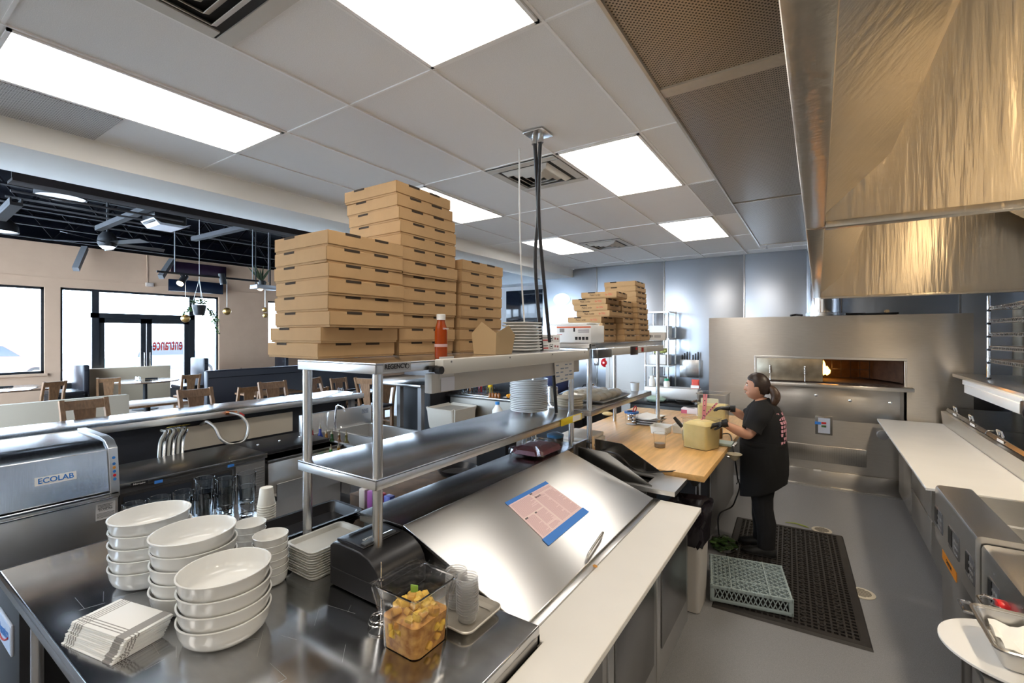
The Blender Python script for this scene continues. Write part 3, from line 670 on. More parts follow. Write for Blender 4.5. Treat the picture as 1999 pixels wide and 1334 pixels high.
for i in range(1, 8):
    for j in range(1, 22): m.lathe([(.012, .016), (.013, .021), (.021, .021), (.023, .016)], 10, (-X2 + e + (2 * X2 - 2 * e) * i / 8, -Y2 + e + (2 * Y2 - 2 * e) * j / 22, 0))
m.build('raised_rings', RUBBER, t, local=True)['kind'] = 'stuff'
# dish rack upside down on floor and mat
t = thing('dish_rack', 'grey blue plastic dish rack lying upside down on the floor by the mat', 'rack', (-.437, 3.825, .024), R(11))
m = MB(); q = .255
for z in (0.002, .092): 
    for a in ((-q, -q, q, -q + .014), (-q, q - .014, q, q), (-q, -q, -q + .014, q), (q - .014, -q, q, q)): m.box(a[0], a[1], z, a[2], a[3], z + .024, r=.004)
m.build('rim', GREYP, t, local=True)
for s_ in (0, 1, 2, 3):
    m = MB(); n = 15
    for k in range(n):
        a = -q + .03 + (2 * q - .06) * k / n; b2 = a + (2 * q - .06) / n
        for (u, v) in (((a, .024), (b2, .094)), ((a, .094), (b2, .024))):
            P = lambda w_, z: {0: (w_, -q + .006, z), 1: (w_, q - .006, z), 2: (-q + .006, w_, z), 3: (q - .006, w_, z)}[s_]
            m.bar(P(*u), P(*v), .006, .006)
    for cx in (-q + .012, q - .012):
        P = lambda w_, z: {0: (w_, -q + .008, z), 1: (w_, q - .008, z), 2: (-q + .008, w_, z), 3: (q - .008, w_, z)}[s_]
        m.bar(P(cx, 0), P(cx, .115), .024, .012)
    m.build('lattice_side', GREYP, t, local=True, smooth=False)
m = MB(); n = 9
for k in range(-n + 1, n):
    d_ = 2 * q * k / n
    a = (max(-q, -q + d_), max(-q, -q - d_)); L_ = 2 * q - abs(d_)
    m.bar((a[0], a[1], .104), (a[0] + L_, a[1] + L_, .104), .008, .02)
    m.bar((a[0], -a[1], .104), (a[0] + L_, -a[1] - L_, .104), .008, .02)
for k in (-.12, .12):
    m.bar((k, -q, .106), (k, q, .106), .010, .022); m.bar((-q, k, .106), (q, k, .106), .010, .022)
m.build('base_grid', GREYP, t, local=True, smooth=False)
for x, y, lab in ((.27, 4.29, 'round beige floor drain cover at the edge of the rubber mat'), (.03, 5.46, 'beige floor drain cover past the far end of the mat')):
    t = thing('floor_drain', lab, 'drain', (x, y, .001))
    m = MB().lathe([(0, .0), (.085, 0), (.085, .004), (.07, .006), (0, .006)], 32); m.build('cover', mat('beige drain', (.50, .45, .36), .6), t, local=True)
    s_ = MB()
    for k in range(-4, 5): w_ = math.sqrt(.06 ** 2 - (.014 * k) ** 2); s_.box(-w_, .014 * k - .003, .0062, w_, .014 * k + .003, .0072)
    s_.build('slots', mat('drain slot', (.06, .055, .05), .9), t, local=True)
m = MB()
m.tube([AZ(1533, 1020, .008), AZ(1553, 1022, .012), AZ(1572, 1028, .006), AZ(1580, 1031, .006)], [.003, .006, .006, .002], 6)
tag(m.build('herb_sprig', mat('pale stalk green', (.30, .36, .06), .6)), 'thin pale green stalk lying on the floor beyond the mat', 'herb')
# slim bin
t = thing('slim_bin', 'slim grey bin with black liner under the counter end', 'bin', (-.775, 3.46, 0))
def rrect(x0, y0, x1, y1, z, rr, n=4):
    out = []
    for (cx, cy), a0 in zip(((x0 + rr, y0 + rr), (x1 - rr, y0 + rr), (x1 - rr, y1 - rr), (x0 + rr, y1 - rr)), (pi, 1.5 * pi, 0, .5 * pi)):
        for k in range(n + 1): a = a0 + .5 * pi * k / n; out.append((cx + rr * cos(a), cy + rr * sin(a), z))
    return out
MB().loops([rrect(-.87, 3.34, -.68, 3.60, .005, .03), rrect(-.89, 3.32, -.66, 3.62, .70, .035), rrect(-.885, 3.325, -.665, 3.615, .70, .035), rrect(-.87, 3.345, -.68, 3.595, .05, .03)]).build('bin_body', GREYBIN, t)
LINER = mat('black bin liner', (.012, .009, .013), .22, bump=1., bscale=22)
rg = []
for z, e in ((.46, -.002), (.52, .012), (.60, .008), (.66, .022), (.71, .026), (.725, .012), (.70, -.02), (.60, -.035)):
    r0 = rrect(-.89 - e, 3.32 - e, -.66 + e, 3.62 + e, z, .04, 5); rg.append([(x + .008 * sin(7 * i + z * 40), y + .008 * cos(5 * i + z * 30), zz + .01 * sin(3 * i)) for i, (x, y, zz) in enumerate(r0)])
MB().loops(rg, False, False).build('liner', LINER, t)
# bag of greens on the floor
t = thing('bag_of_greens', 'clear bag of green herbs on the floor beside the slim bin', 'bag', (-.70, 4.47, 0))
m = MB()
for k in range(26): m.ball((-.71 + random.uniform(-.07, .07), 4.46 + random.uniform(-.08, .06), random.uniform(.02, .09)), .022, (1.4, 1, .35), 8, 5, .2)
m.build('herbs', GREEN, t)['kind'] = 'stuff'
m = MB().ball((-.70, 4.47, .065), .11, (1.05, 1.1, .58), 18, 10, .10); m.build('plastic_bag', CLEAR, t)
# ================================================================== butcher block table and sink counter
t = thing('butcher_block_table', 'long maple topped work table behind the sink, where the cook stands', 'table', (-1.36, 4.85, 0))
MB().box(-2.12, 3.44, .885, -.665, 6.25, .93, r=.004).build('tabletop', WOODT, t)
for x in (-2.02, -.77):
    for y in (3.75, 6.15): MB().tube([(x, y, .0), (x, y, .885)], .02, 14).build('leg', STEEL, t)
MB().tube([(-.77, 3.62, .82), (-.77, 6.1, .82)], .03, 12).build('side_rail', DARKST, t)
MB().box(-2.02, 3.75, .25, -.95, 4.4, .28).build('undershelf', STEELY, t)
t = thing('undercounter_fridge', 'black undercounter fridge with steel side below the maple table', 'fridge', (-1.2, 5.2, 0))
MB().box(-1.9, 4.55, .05, -.84, 5.95, .80, r=.006).build('body', BLACKM, t)
MB().box(-.845, 4.56, .06, -.825, 5.94, .79, r=.004).build('door', mat('grey fridge side', (.22, .22, .225), .35, .6), t)
# sink counter
t = thing('sink_counter', 'narrow stainless hand sink counter with slanted splash guards', 'sink', (-1.2, 3.2, 0))
m = MB()
x0, x1, y0, y1 = -1.485, -.775, 3.075, 3.42
for a in ((x0, y0, -1.40, y1), (-.98, y0, x1, y1), (-1.40, y0, -.98, 3.12), (-1.40, 3.34, -.98, y1)): m.box(a[0], a[1], .87, a[2], a[3], .90)
m.build('counter_top', STEELX, t)
m = MB().box(-1.40, 3.12, .68, -.98, 3.34, .69).box(-1.41, 3.12, .68, -1.40, 3.34, .89).box(-.98, 3.12, .68, -.97, 3.34, .89).box(-1.40, 3.11, .68, -.98, 3.12, .89).box(-1.40, 3.34, .68, -.98, 3.35, .89)
m.build('basin', DARKST, t)
MB().box(x0, y0, .10, x1 - .13, y1 - .1, .60).build('cabinet', DARKST, t)
for y in (3.095, 3.40):
    MB().prism([(-1.47, .90), (-1.47, 1.10), (-1.25, 1.09), (-.93, .91), (-.93, .90)], y, y + .006).build('splash_guard', mat('splash steel', (.40, .395, .385), .22, 1.), t)
MB().box(-1.50, 3.075, .87, -1.486, 3.42, 1.12).build('back_splash', STEELY, t)
m = MB(); rr = random.Random(5)
for k in range(60):
    c = V((-1.30 + rr.gauss(0, .07), 3.22 + rr.gauss(0, .025), .693 + rr.random() * .02)); a = rr.random() * 6.28
    m.tube([c, c + V((.03 * cos(a), .03 * sin(a), .012)), c + V((.05 * cos(a + .6), .05 * sin(a + .6), .006))], .003, 5)
m2 = m.build('cheese_shreds', mat('shredded cheese', (.62, .46, .10), .6)); tag(m2, 'scattered yellow shreds lying in the steel sink', 'food'); m2['kind'] = 'stuff'
cc = AZ(1168, 884, .90)
t = thing('soap_dispenser', 'dark soap pump bottle standing at the back of the sink', 'bottle', (-1.437, 3.175, .9015))
c = V((-1.437, 3.175, .9015))
MB().lathe([(0, 0), (.036, 0), (.04, .006), (.04, .10), (.03, .13), (.013, .145), (.013, .155), (0, .155)], 28, c).build('bottle', mat('dark soap plastic', (.03, .025, .022), .12, trans=.2), t)
MB().lathe([(0, .155), (.016, .155), (.016, .175), (.006, .18), (.005, .215), (0, .215)], 16, c).tube([c + V((0, 0, .215)), c + V((0, 0, .225)), c + V((.04, -.01, .222))], .006, 8).build('pump', BLACKP, t)
MB().lathe([(.0405, .03), (.0405, .085)], 28, c).build('label', PAPER, t)
# --- things on the maple table
t = thing('butter_tub', 'square tub of pale butter at the table corner before the cook', 'tub', (-.80, 4.28, .932))
BUTTER = mat('butter', (.84, .67, .29), .5, var=.08, vscale=12, bump=.2, bscale=14, sss=.1)
bz = .933; bx, by, hw = -.86, 4.32, .118
rt = M.Translation((bx, by, 0)) @ M.Rotation(R(-20), 4, 'Z') @ M.Translation((-bx, -by, 0))
MB().loops([rrect(bx - hw * .92, by - hw * .92, bx + hw * .92, by + hw * .92, bz + .003, .02), rrect(bx - hw * .975, by - hw * .975, bx + hw * .975, by + hw * .975, bz + .205, .02), rrect(bx - hw * .6, by - hw * .5, bx + hw * .5, by + hw * .6, bz + .235, .02)]).tf(rt).build('butter', BUTTER, t)
MB().loops([rrect(bx - hw * .94, by - hw * .94, bx + hw * .94, by + hw * .94, bz, .022), rrect(bx - hw, by - hw, bx + hw, by + hw, bz + .25, .022), rrect(bx - hw - .01, by - hw - .01, bx + hw + .01, by + hw + .01, bz + .255, .026)], True, False).tf(rt).build('container', mat('tub plastic', (.95, .94, .88), .12, trans=.97, ior=1.12), t, solid=.0015)
t = thing('butter_bin', 'clear square bin of pale butter behind the cook\'s gloved hand', 'tub', (-.98, 5.55, .932))
bx, by, hw = -.99, 5.62, .15
MB().loops([rrect(bx - hw * .92, by - hw * .92, bx + hw * .92, by + hw * .92, bz + .003, .02), rrect(bx - hw * .95, by - hw * .95, bx + hw * .95, by + hw * .95, bz + .20, .02)]).build('butter', BUTTER, t)
MB().loops([rrect(bx - hw * .94, by - hw * .94, bx + hw * .94, by + hw * .94, bz, .022), rrect(bx - hw, by - hw, bx + hw, by + hw, bz + .33, .022), rrect(bx - hw - .014, by - hw - .014, bx + hw + .014, by + hw + .014, bz + .335, .03)], True, False).build('container', CLEAR, t, solid=.002)
MB().box(bx - .10, by - hw - .012, bz + .235, bx + .08, by - hw - .010, bz + .29).build('paper_label', mat('label tint', (.66, .62, .42), .7), t)
t = thing('brown_sauce_jar', 'small jar of brown spice behind the butter tub', 'jar', (-.77, 4.66, .932))
MB().lathe([(0, 0), (.035, 0), (.037, .09), (.03, .10), (0, .10)], 20, (-.80, 4.80, .932)).build('spice', mat('spice brown', (.33, .15, .035), .6), t)
MB().lathe([(.038, 0), (.040, .10), (.033, .115), (.033, .125)], 20, (-.80, 4.80, .932)).build('glass', CLEAR, t, solid=.0012)
def tongs(p, q, label, base):
    a, b2 = V(p), V(q); t = thing('tongs', label, 'tongs', a); d = (b2 - a); s_ = d.cross(V((0, 0, 1))).normalized() * .008
    m = MB().bar(a + s_ * .4, b2 + s_ * 1.4, .016, .003).bar(a - s_ * .4, b2 - s_ * 1.4, .016, .003); m.build('arms', mat('pink tong silicone', (.58, .16, .17), .5), t)
    k = MB()
    for i in range(7): c = a + d * (.2 + .11 * i); k.box(c.x - .004, c.y - .010, c.z - .004, c.x + .004, c.y + .010, c.z + .004)
    k.build('dark_print', INK, t)
tongs((-.88, 4.34, 1.15), AY(1400, 787, 4.42), 'pink printed tongs leaning in the butter tub', .93)
tongs((-.90, 4.55, .945), AY(1377, 770, 4.75), 'pink printed tongs propped upright behind the butter tub', .93)
t = thing('digital_scale', 'white and green digital scale overhanging the table edge by the cook', 'scale', (-.66, 4.42, .932))
a = AZ(1405, 878, .945)
MB().prism([(-.77, 4.46), (-.635, 4.46), (-.635, 4.62), (-.77, 4.62)], .933, .955, 'z').build('platform', mat('pale green plastic', (.50, .60, .52), .4), t, bev=.004)
MB().box(-.635, 4.46, .935, -.607, 4.62, .95, r=.004).build('display_edge', STEEL, t)
t = thing('clear_cup_bracket', 'clear plastic cup shaped bracket hanging from the table corner', 'bracket', (-.62, 4.32, .86))  # clear cup-like funnel on a short stem
MB().lathe([(.012, 0), (.03, .015), (.05, .05), (.062, .055)], 20, (-.60, 4.36, .845)).build('funnel', mat('cloudy bracket plastic', (.70, .62, .46), .25, trans=.4), t, solid=.003)
MB().tube([(-.66, 4.36, .87), (-.60, 4.36, .865)], .012, 8).build('stem', STEEL, t)
cable = [AZ(1398, 850, .94), AZ(1424, 848, .945), V((-.62, 4.42, .93)), AX(1436, 905, -.63), AX(1440, 935, -.62), AX(1444, 950, -.61), AX(1436, 975, -.62), AX(1428, 990, -.66), AX(1405, 1003, -.72), AX(1402, 1030, -.74), AZ(1408, 1060, .012), AZ(1420, 1062, .012), AZ(1395, 1052, .02), AX(1392, 1048, -.79)]
def smoothpath(pts, n=6):
    pts = [V(p) for p in pts]; out = []
    for i in range(len(pts) - 1):
        p0, p1, p2, p3 = pts[max(i - 1, 0)], pts[i], pts[i + 1], pts[min(i + 2, len(pts) - 1)]
        for k in range(n):
            u = k / n; out.append(.5 * ((2 * p1) + (p2 - p0) * u + (2 * p0 - 5 * p1 + 4 * p2 - p3) * u * u + (3 * p1 - p0 - 3 * p2 + p3) * u ** 3))
    out.append(pts[-1]); return out
tag(MB().tube(smoothpath(cable), .0065, 8).build('appliance_cable', BLACKP), 'black power cord hanging down from the maple table edge', 'cable')
tag(MB().tube(smoothpath([AX(1438, 945, -.63), AX(1443, 937, -.625), AX(1450, 936, -.62), AX(1451, 946, -.615), AX(1445, 950, -.62)]), .005, 8).build('cable_loop', BLACKP), 'small black cord loop beside the cook\'s apron', 'cord')
tag(MB().tube(smoothpath([AZ(1147, 858, .93), AZ(1175, 880, 1.02), AZ(1206, 888, 1.09), AZ(1235, 915, .96), AZ(1258, 922, .91), AZ(1300, 921, .935), AZ(1330, 922, .91), AX(1340, 945, -.775)]), .006, 8).build('trailing_cable', BLACKP), 'black cord trailing over the sink splash guards', 'cord')
def deli(x, y, z, r, h, name, label, cat, material=FROST, square=False, content=None):
    t = thing(name, label, cat, (x, y, z))
    if square: MB().loops([rrect(x - r * .9, y - r * 1.1, x + r * .9, y + r * 1.1, z, .02), rrect(x - r, y - r * 1.25, x + r, y + r * 1.25, z + h, .025), rrect(x - r - .008, y - r * 1.25 - .008, x + r + .008, y + r * 1.25 + .008, z + h + .003, .03)], True, False).build('tub', material, t, solid=.0015)
    else: MB().lathe([(0, 0), (r * .82, 0), (r, h), (r + .004, h + .002)], 32, (x, y, z)).build('cup', material, t, solid=.0015)
    if content: MB().lathe([(0, .002), (r * .80, .002), (r * .87, h * content[1]), (0, h * content[1])], 32, (x, y, z)).build('content', content[0], t)
    return t
p = AZ(1288, 873, .932); deli(p.x, p.y, .932, .055, .125, 'measuring_cup', 'clear plastic cup a quarter full on the maple table', 'cup', CLEAR, content=(mat('cup residue', (.42, .30, .17), .3, trans=.5), .28))
p = AZ(1290, 848, .932); deli(p.x - .02, p.y + .08, .932, .085, .07, 'plastic_tub', 'shallow frosted tub standing just behind the clear plastic cup', 'tub', FROST, True)
p = AZ(1322, 848, .932); deli(p.x + .02, p.y + .14, .932, .085, .07, 'plastic_tub', 'shallow frosted tub with pale label nearest the butter tub', 'tub', FROST, True)
p = AZ(1233, 828, .932)
t = thing('utensil_tub', 'blue lidded clear tub full of steel biscuit cutters', 'tub', p)
MB().lathe([(0, 0), (.062, 0), (.072, .12), (.076, .125)], 32, p).build('tub', CLEAR, t, solid=.0015)
m = MB()
for k in range(7): m.ball(p + V((.028 * cos(k * 2.1), .028 * sin(k * 2.1), .03 + .013 * k)), .028, (1, 1, .8), 12, 8)
m.build('cutters', CHROME, t)['kind'] = 'stuff'
MB().lathe([(.055, .12), (.078, .122), (.078, .14), (.05, .142)], 32, p).build('lid_rim', mat('blue lid', (.015, .10, .32), .4), t, solid=.002)
MB().tube(smoothpath([p + V((.02, -.02, .12)), p + V((.035, -.03, .18)), p + V((.05, -.02, .205)), p + V((.055, 0, .18)), p + V((.04, .0, .14))]), .006, 8).build('scissor_handle', RED, t)
p = AZ(1258, 826, .932)
t = thing('newspaper_stack', 'heap of folded newspapers and papers on the maple table', 'papers', (p.x, p.y, .932))
for k in range(7):
    m = MB(); n = 8; a = random.uniform(-.25, .25)
    vs = []
    for i in range(n + 1):
        row = []
        for j in range(n + 1):
            u, v = i / n - .5, j / n - .5; w_ = V((u * .25 * cos(a) - v * .36 * sin(a), u * .25 * sin(a) + v * .36 * cos(a), .008 + .0105 * k + .010 * (abs(u) * 2) ** 3 * (1 if k > 3 else .4) + .004 * sin(6 * v + k)))
            row.append(m.bm.verts.new(V((p.x + .05, p.y + .03, .932)) + w_))
        vs.append(row)
    for i in range(n):
        for j in range(n): m._f([vs[i][j], vs[i + 1][j], vs[i + 1][j + 1], vs[i][j + 1]])
    m.build('sheet_bundle', [mat('newsprint dark', (.14, .12, .105), .8, var=.5, vscale=14), mat('newsprint', (.50, .48, .46), .8, var=.3, vscale=18), PAPER][(k % 2) if k < 6 else 2], t, solid=.006)
p = AZ(1187, 812, .932)
tag(MB().ball((p.x, p.y, .957), .05, (1.5, .9, .5), 16, 10, .05).build('dough_piece', mat('raw dough', (.60, .43, .19), .7, bump=.3, bscale=20)), 'small lump of dough left on the maple table', 'dough')
p = AZ(1345, 808, .932)
t = thing('tissue_box', 'white and pink tissue box at the far end of the maple table', 'box', (p.x, p.y, .932))
MB().box(p.x - .09, p.y - .02, .932, p.x + .11, p.y + .11, 1.0, r=.002).build('carton', mat('tissue carton', (.68, .62, .63), .7), t)
MB().lathe([(0, 0), (.035, 0), (.035, .001), (0, .001)], 20, (p.x + .01, p.y + .045, 1.0), sx=1.5).build('opening', mat('dark opening', (.04, .03, .035), .9), t)
MB().box(p.x - .091, p.y - .021, .935, p.x - .02, p.y - .02, .98).build('pink_print', mat('pink print', (.50, .10, .16), .6), t)
t = thing('chef_knife', 'black handled knife standing behind the frosted tubs', 'knife', AZ(1335, 852, .932))
a = AY(1316, 815, 4.55); b2 = AY(1332, 834, 4.55); c = V((b2.x + .03, 4.5, .935))
MB().tube([a, (a + b2) / 2, b2], [.015, .02, .017], 12).build('handle', BLACKP, t); MB().bar(b2, c, .03, .003).build('blade', STEEL, t)
p = AY(1311, 803, 5.2)
t = thing('glass_cruet', 'small empty glass bottle at the back of the maple table', 'bottle', (-1.60, 5.55, .932))
MB().lathe([(0, 0), (.03, 0), (.03, .10), (.02, .12), (.02, .14)], 20, (-1.60, 5.55, .932)).build('glass', CLEAR, t, solid=.0015)
# stack of sheet trays and a towel at the left of the table
p = AZ(1140, 830, .932)
t = thing('towel_stack', 'flat stack of folded white towels on the table below the shelf', 'towels', (-1.80, 3.85, .932))
for k in range(3): MB().box(-1.95 + .006 * k, 3.62, .933 + .036 * k, -1.62 - .01 * k, 4.02 - .01 * k, .966 + .036 * k, r=.012).build('towel', mat('towel cloth', (.60, .57, .52), .9, var=.1, vscale=10), t)
# --- back wall fittings
t = thing('knife_holder', 'wall mounted steel knife holder with black handled knives', 'knife rack', (-1.76, 7.96, 1.25))
MB().box(-1.91, 7.90, 1.23, -1.61, 7.995, 1.52, r=.004).build('pocket', STEEL, t)
for k, x in enumerate((-1.88, -1.84, -1.80, -1.71, -1.67, -1.63)):
    MB().box(x - .012, 7.935, 1.52, x + .012, 7.955, 1.60 + .025 * (k % 3), r=.005).build('knife_handle', BLACKP, t)
struct(MB().box(-3.16, 7.965, .02, -2.45, 7.994, 2.06, r=.003).box(-3.23, 7.955, 0, -3.16, 7.994, 2.12).box(-2.45, 7.955, 0, -2.38, 7.994, 2.12).box(-3.16, 7.955, 2.06, -2.45, 7.994, 2.12).build('door_3', WHITEW))
t = thing('storage_rack', 'metal rack with food boxes beside the white door', 'rack', (-2.15, 7.6, 0))
for x in (-2.34, -1.98):
    for y in (7.45, 7.9): MB().tube([(x, y, 0), (x, y, 2.32)], .014, 10).build('post', STEEL, t)
for z in (.5, 1.0, 1.42, 1.85, 2.28):
    MB().box(-2.36, 7.43, z, -1.96, 7.92, z + .025).build('shelf_board', STEEL, t)
fd = [(-2.31, 1.448, .28, .16, WHITEP, 'white tub on the wall rack, lowest visible'), (-2.30, 1.878, .28, .20, PAPER, 'white carton on the wall rack below its top shelf'), (-2.31, 1.03, .28, .22, DARKST, 'dark steel tub low on the wall rack')]
for x, z, w_, h_, mm, lab in fd: tag(MB().box(x, 7.5, z, x + w_, 7.85, z + h_, r=.01).build('storage_tub', mm), lab, 'tub')
m = MB()
for k in range(12): m.ball((-2.12 + random.uniform(-.1, .1), 7.56 + random.uniform(-.04, .06), 1.66 + random.uniform(-.03, .03)), .045, (1, 1, .6), 10, 6, .2)
g_ = m.build('lettuce_heap', mat('pale lettuce', (.42, .44, .14), .6)); tag(g_, 'pale green lettuce heap on the wall rack', 'lettuce'); g_['kind'] = 'stuff'; g_.location.z = 1.615
for x, lab in ((AY(1148, 704, 7.99).x, 'white light switch on the back wall, farther from the red bell'), (AY(1164, 704, 7.99).x, 'white light switch on the back wall, next to the red bell')):
    t = thing('wall_switch', lab, 'switch', (x, 7.99, 1.43)); MB().box(x - .04, 7.985, 1.36, x + .04, 7.999, 1.50, r=.004).build('plate', STEEL, t); MB().box(x - .015, 7.978, 1.395, x + .015, 7.986, 1.465, r=.002).build('rocker', WHITEP, t)
t = thing('alarm_bell', 'red fire alarm bell on the back wall by the white door', 'bell', (AY(1181, 706, 7.99).x, 7.98, 1.42))
bxx = t.location.x
MB().lathe([(0, -.06), (.03, -.058), (.075, -.03), (.085, 0), (0, 0)], 28, (bxx, 7.998, 1.42), ax='y').build('gong', RED, t)
MB().lathe([(0, -.075), (.015, -.075), (.015, -.05), (0, -.05)], 12, (bxx, 7.998, 1.42), ax='y').build('hub', CHROME, t)
tag(MB().lathe([(0, 0), (.16, 0), (.16, -.004), (0, -.004)], 40, (-4.15, 7.998, 2.62), ax='y', sx=1.15, sy=.75).build('dull_spot_plate', mat('dull steel', (.40, .41, .43), .5, 1.)), 'dull round blanking plate on the upper steel wall', 'plate')
# low equipment in front of the back wall
t = thing('steel_work_counter', 'black and steel counter with pans in front of the back wall', 'counter', (-1.75, 7.3, 0))
MB().box(-2.35, 6.75, .0, -1.31, 7.42, .90).build('body', DARKST, t); MB().box(-2.37, 6.72, .90, -1.30, 7.42, .94, r=.004).build('top', BLACKM, t)
t = thing('prep_pan', 'shallow dark pan on the back counter near the oven', 'pan', (-1.60, 6.86, .942))
MB().lathe([(0, 0), (.09, 0), (.113, .042), (.118, .042)], 32, (-1.60, 6.86, .942)).build('pan', DARKST, t, solid=.002)
MB().tube([(-1.49, 6.84, .98), (-1.36, 6.80, 1.03), (-1.32, 6.78, 1.10)], .012, 8).build('handle', mat('worn handle', (.12, .07, .045), .5), t)
tag(MB().ball((-1.98, 6.775, .99), .11, (1.3, .8, .42), 16, 10, .12).build('folded_cloth', mat('mint cloth', (.38, .52, .43), .9)), 'mint green cloth crumpled on the back counter', 'cloth')
t = thing('steel_dispenser_box', 'plain pale steel box standing over the back counter', 'box', (-1.78, 6.95, 1.1))
MB().box(-2.18, 6.88, .99, -1.42, 7.12, 1.15, r=.004).build('box', mat('pale satin steel', (.66, .65, .63), .45, .7), t); MB().box(-2.18, 6.89, .94, -2.14, 7.1, .99).box(-1.46, 6.89, .94, -1.42, 7.1, .99).build('leg', STEEL, t)
for n, (x, h_, col, lab) in enumerate([(-2.10, .10, WHITEP, 'white plastic jar standing on the pale steel box'), (-1.88, .07, mat('clear green cap', (.03, .30, .16), .4), 'green capped bottle standing on the pale steel box'), (-1.475, .09, mat('red and white bag', (.60, .07, .05), .5), 'red and white packet beside the oven wall')]):
    t = thing('squeeze_jar' if n < 2 else 'food_packet', lab, 'jar' if n < 2 else 'packet', (x, 7.0, 1.152))
    if n < 2:
        MB().lathe([(0, 0), (.045, 0), (.045, h_), (.03, h_ + .02), (0, h_ + .02)], 20, (x, 7.0, 1.152)).build('jar', WHITEP, t); MB().cyl((x, 7.0, 1.152 + h_ + .02), .034, .035).build('cap', col, t)
    else: MB().loops([rrect(x - .055, 6.97, x + .055, 7.05, 1.152, .02), rrect(x - .05, 6.98, x + .05, 7.03, 1.152 + h_, .02), rrect(x - .055, 7.0, x + .055, 7.01, 1.152 + h_ + .04, .004)]).build('packet', col, t); MB().box(x - .056, 6.965, 1.16, x + .056, 6.97, 1.20).build('white_band', PAPER, t)
# ================================================================== sandwich prep table with sloped lid
t = thing('sandwich_prep_table', 'stainless prep table with big sloped lid and long white board', 'prep table', (-1.1, 2.2, 0)); PT = t
LY0, LY1 = 1.415, 3.0
MB().box(-1.45, 1.42, .10, -.70, 3.05, .81, r=.003).box(-.80, 1.0, .10, -.70, 1.425, .81).build('cabinet', STEEL, t)
for y0, y1 in ((1.01, 1.70), (1.72, 2.36), (2.38, 3.03)):
    d = MB().box(-.705, y0, .13, -.685, y1, .80, r=.004).build('door', STEELY, t)
    MB().box(-.684, y0 + .06, .28, -.678, y1 - .06, .75, r=.002).build('door_panel', mat('door reveal', (.30, .295, .29), .3, 1.), d)
MB().box(-1.42, 1.45, 0, -.74, 2.97, .10).build('toe_kick', BLACKM, t)
MB().box(-.925, LY0, .81, -.863, 3.06, .845, r=.003).build('rail_edge', STEELY, t)
MB().prism([(-.609, 1.0), (-.609, 3.06), (-.862, 3.06), (-.862, 1.412), (-.809, 1.412), (-.809, 1.0)], .812, .840, 'z').build('cutting_board', BOARD, t, bev=.004)
MB().prism([(-1.49, .81), (-1.49, 1.065), (-.92, .84), (-.92, .81)], LY0 + .01, LY1 - .01).build('rail_housing', STEEL, t)
LA, LB = V((-.890, 0, .860)), V((-1.510, 0, 1.091))
SA = math.atan2(LB.z - LA.z, LA.x - LB.x); LN = V((sin(SA), 0, cos(SA)))
def onlid(px, py, lift=0.):
    r = ray(px, py); p0 = LA + LN * lift; o = V((0, 0, H)); return o + r * ((p0 - o).dot(LN) / r.dot(LN))
l = MB().prism([(LB.x, LB.z), (LA.x, LA.z), (LA.x - .008, LA.z - .015), (LB.x - .008, LB.z - .015)], LY0, LY1).build('sloped_lid', mat('lid steel', (.66, .65, .63), .28, 1., aniso=(.8, (1, .05, -.37))), t, bev=.003)
a, b = onlid(1146, 1090), onlid(1174, 1048)
u = LN * .03
MB().tube(smoothpath([a, a + u * .8, a * .75 + b * .25 + u, a * .25 + b * .75 + u, b + u * .8, b]), .006, 10).build('lid_handle', STEEL, l)
MB().box(-1.80, 1.412, 1.045, -1.512, 3.22, 1.090, r=.003).build('rear_ledge', mat('dark ledge steel', (.30, .29, .285), .22, 1., aniso=(.6, (1, 0, 0))), t)
MB().box(-1.79, 1.43, .81, -1.52, 3.20, 1.045).build('rear_housing', DARKST, t)
# menu sheet on the lid
t = thing('recipe_sheet', 'pink printed sheet held on the sloped lid with blue tape', 'sheet', onlid(1068, 1000))
q = [onlid(*p, .0015) for p in ((987, 982), (1065, 941), (1146, 999), (1070, 1062))]
MB().slab(q, .0008).build('sheet', mat('pink sheet', (.78, .58, .57), .6), t)
# sheet axes: left edge = reading top. columns run from tape to tape
A, B_, C_, D_ = q
def sh(u, v, e=.0006): return A + (B_ - A) * u * (1 - v) + (C_ - D_) * u * v + (D_ - A) * v + LN * e
MB().slab([sh(-.01, -.01), sh(1.01, -.01), sh(1.01, .07), sh(-.01, .07)], .0008).build('blue_tape', BLUET, t)
MB().slab([sh(-.02, .89), sh(1.02, .89), sh(1.02, 1.03), sh(-.02, 1.03)], .0008).build('blue_tape', BLUET, t)
pr = MB(); hd = MB(); wl = MB()
rr = random.Random(11)
for u0, u1, vs in ((.03, .46, ((.10, .42), )), (.03, .22, ((.46, .87),)), (.25, .46, ((.46, .74), (.77, .87))), (.50, .72, ((.20, .86),)), (.75, .97, ((.20, .86),)), (.50, .97, ((.09, .16),))):
    for v0, v1 in vs:
        v = v0
        while v < v1 - .012:
            e = u1 - rr.random() * .35 * (u1 - u0) if rr.random() < .4 else u1
            pr.slab([sh(u0, v), sh(e, v), sh(e, v + .007), sh(u0, v + .007)], .0003); v += .018
for u0, u1, v in ((.25, .29, .44), (.03, .09, .44), (.48, .54, .075)): hd.slab([sh(u0, v, .001), sh(u1, v, .001), sh(u1, v + .03, .001), sh(u0, v + .03, .001)], .0003)
for u0, v0, u1, v1 in ((.475, .08, .49, .88), (0, .43, .47, .445), (.48, .16, 1., .17), (.235, .45, .245, .88), (.25, .75, .47, .76)): wl.slab([sh(u0, v0, .0008), sh(u1, v0, .0008), sh(u1, v1, .0008), sh(u0, v1, .0008)], .0003)
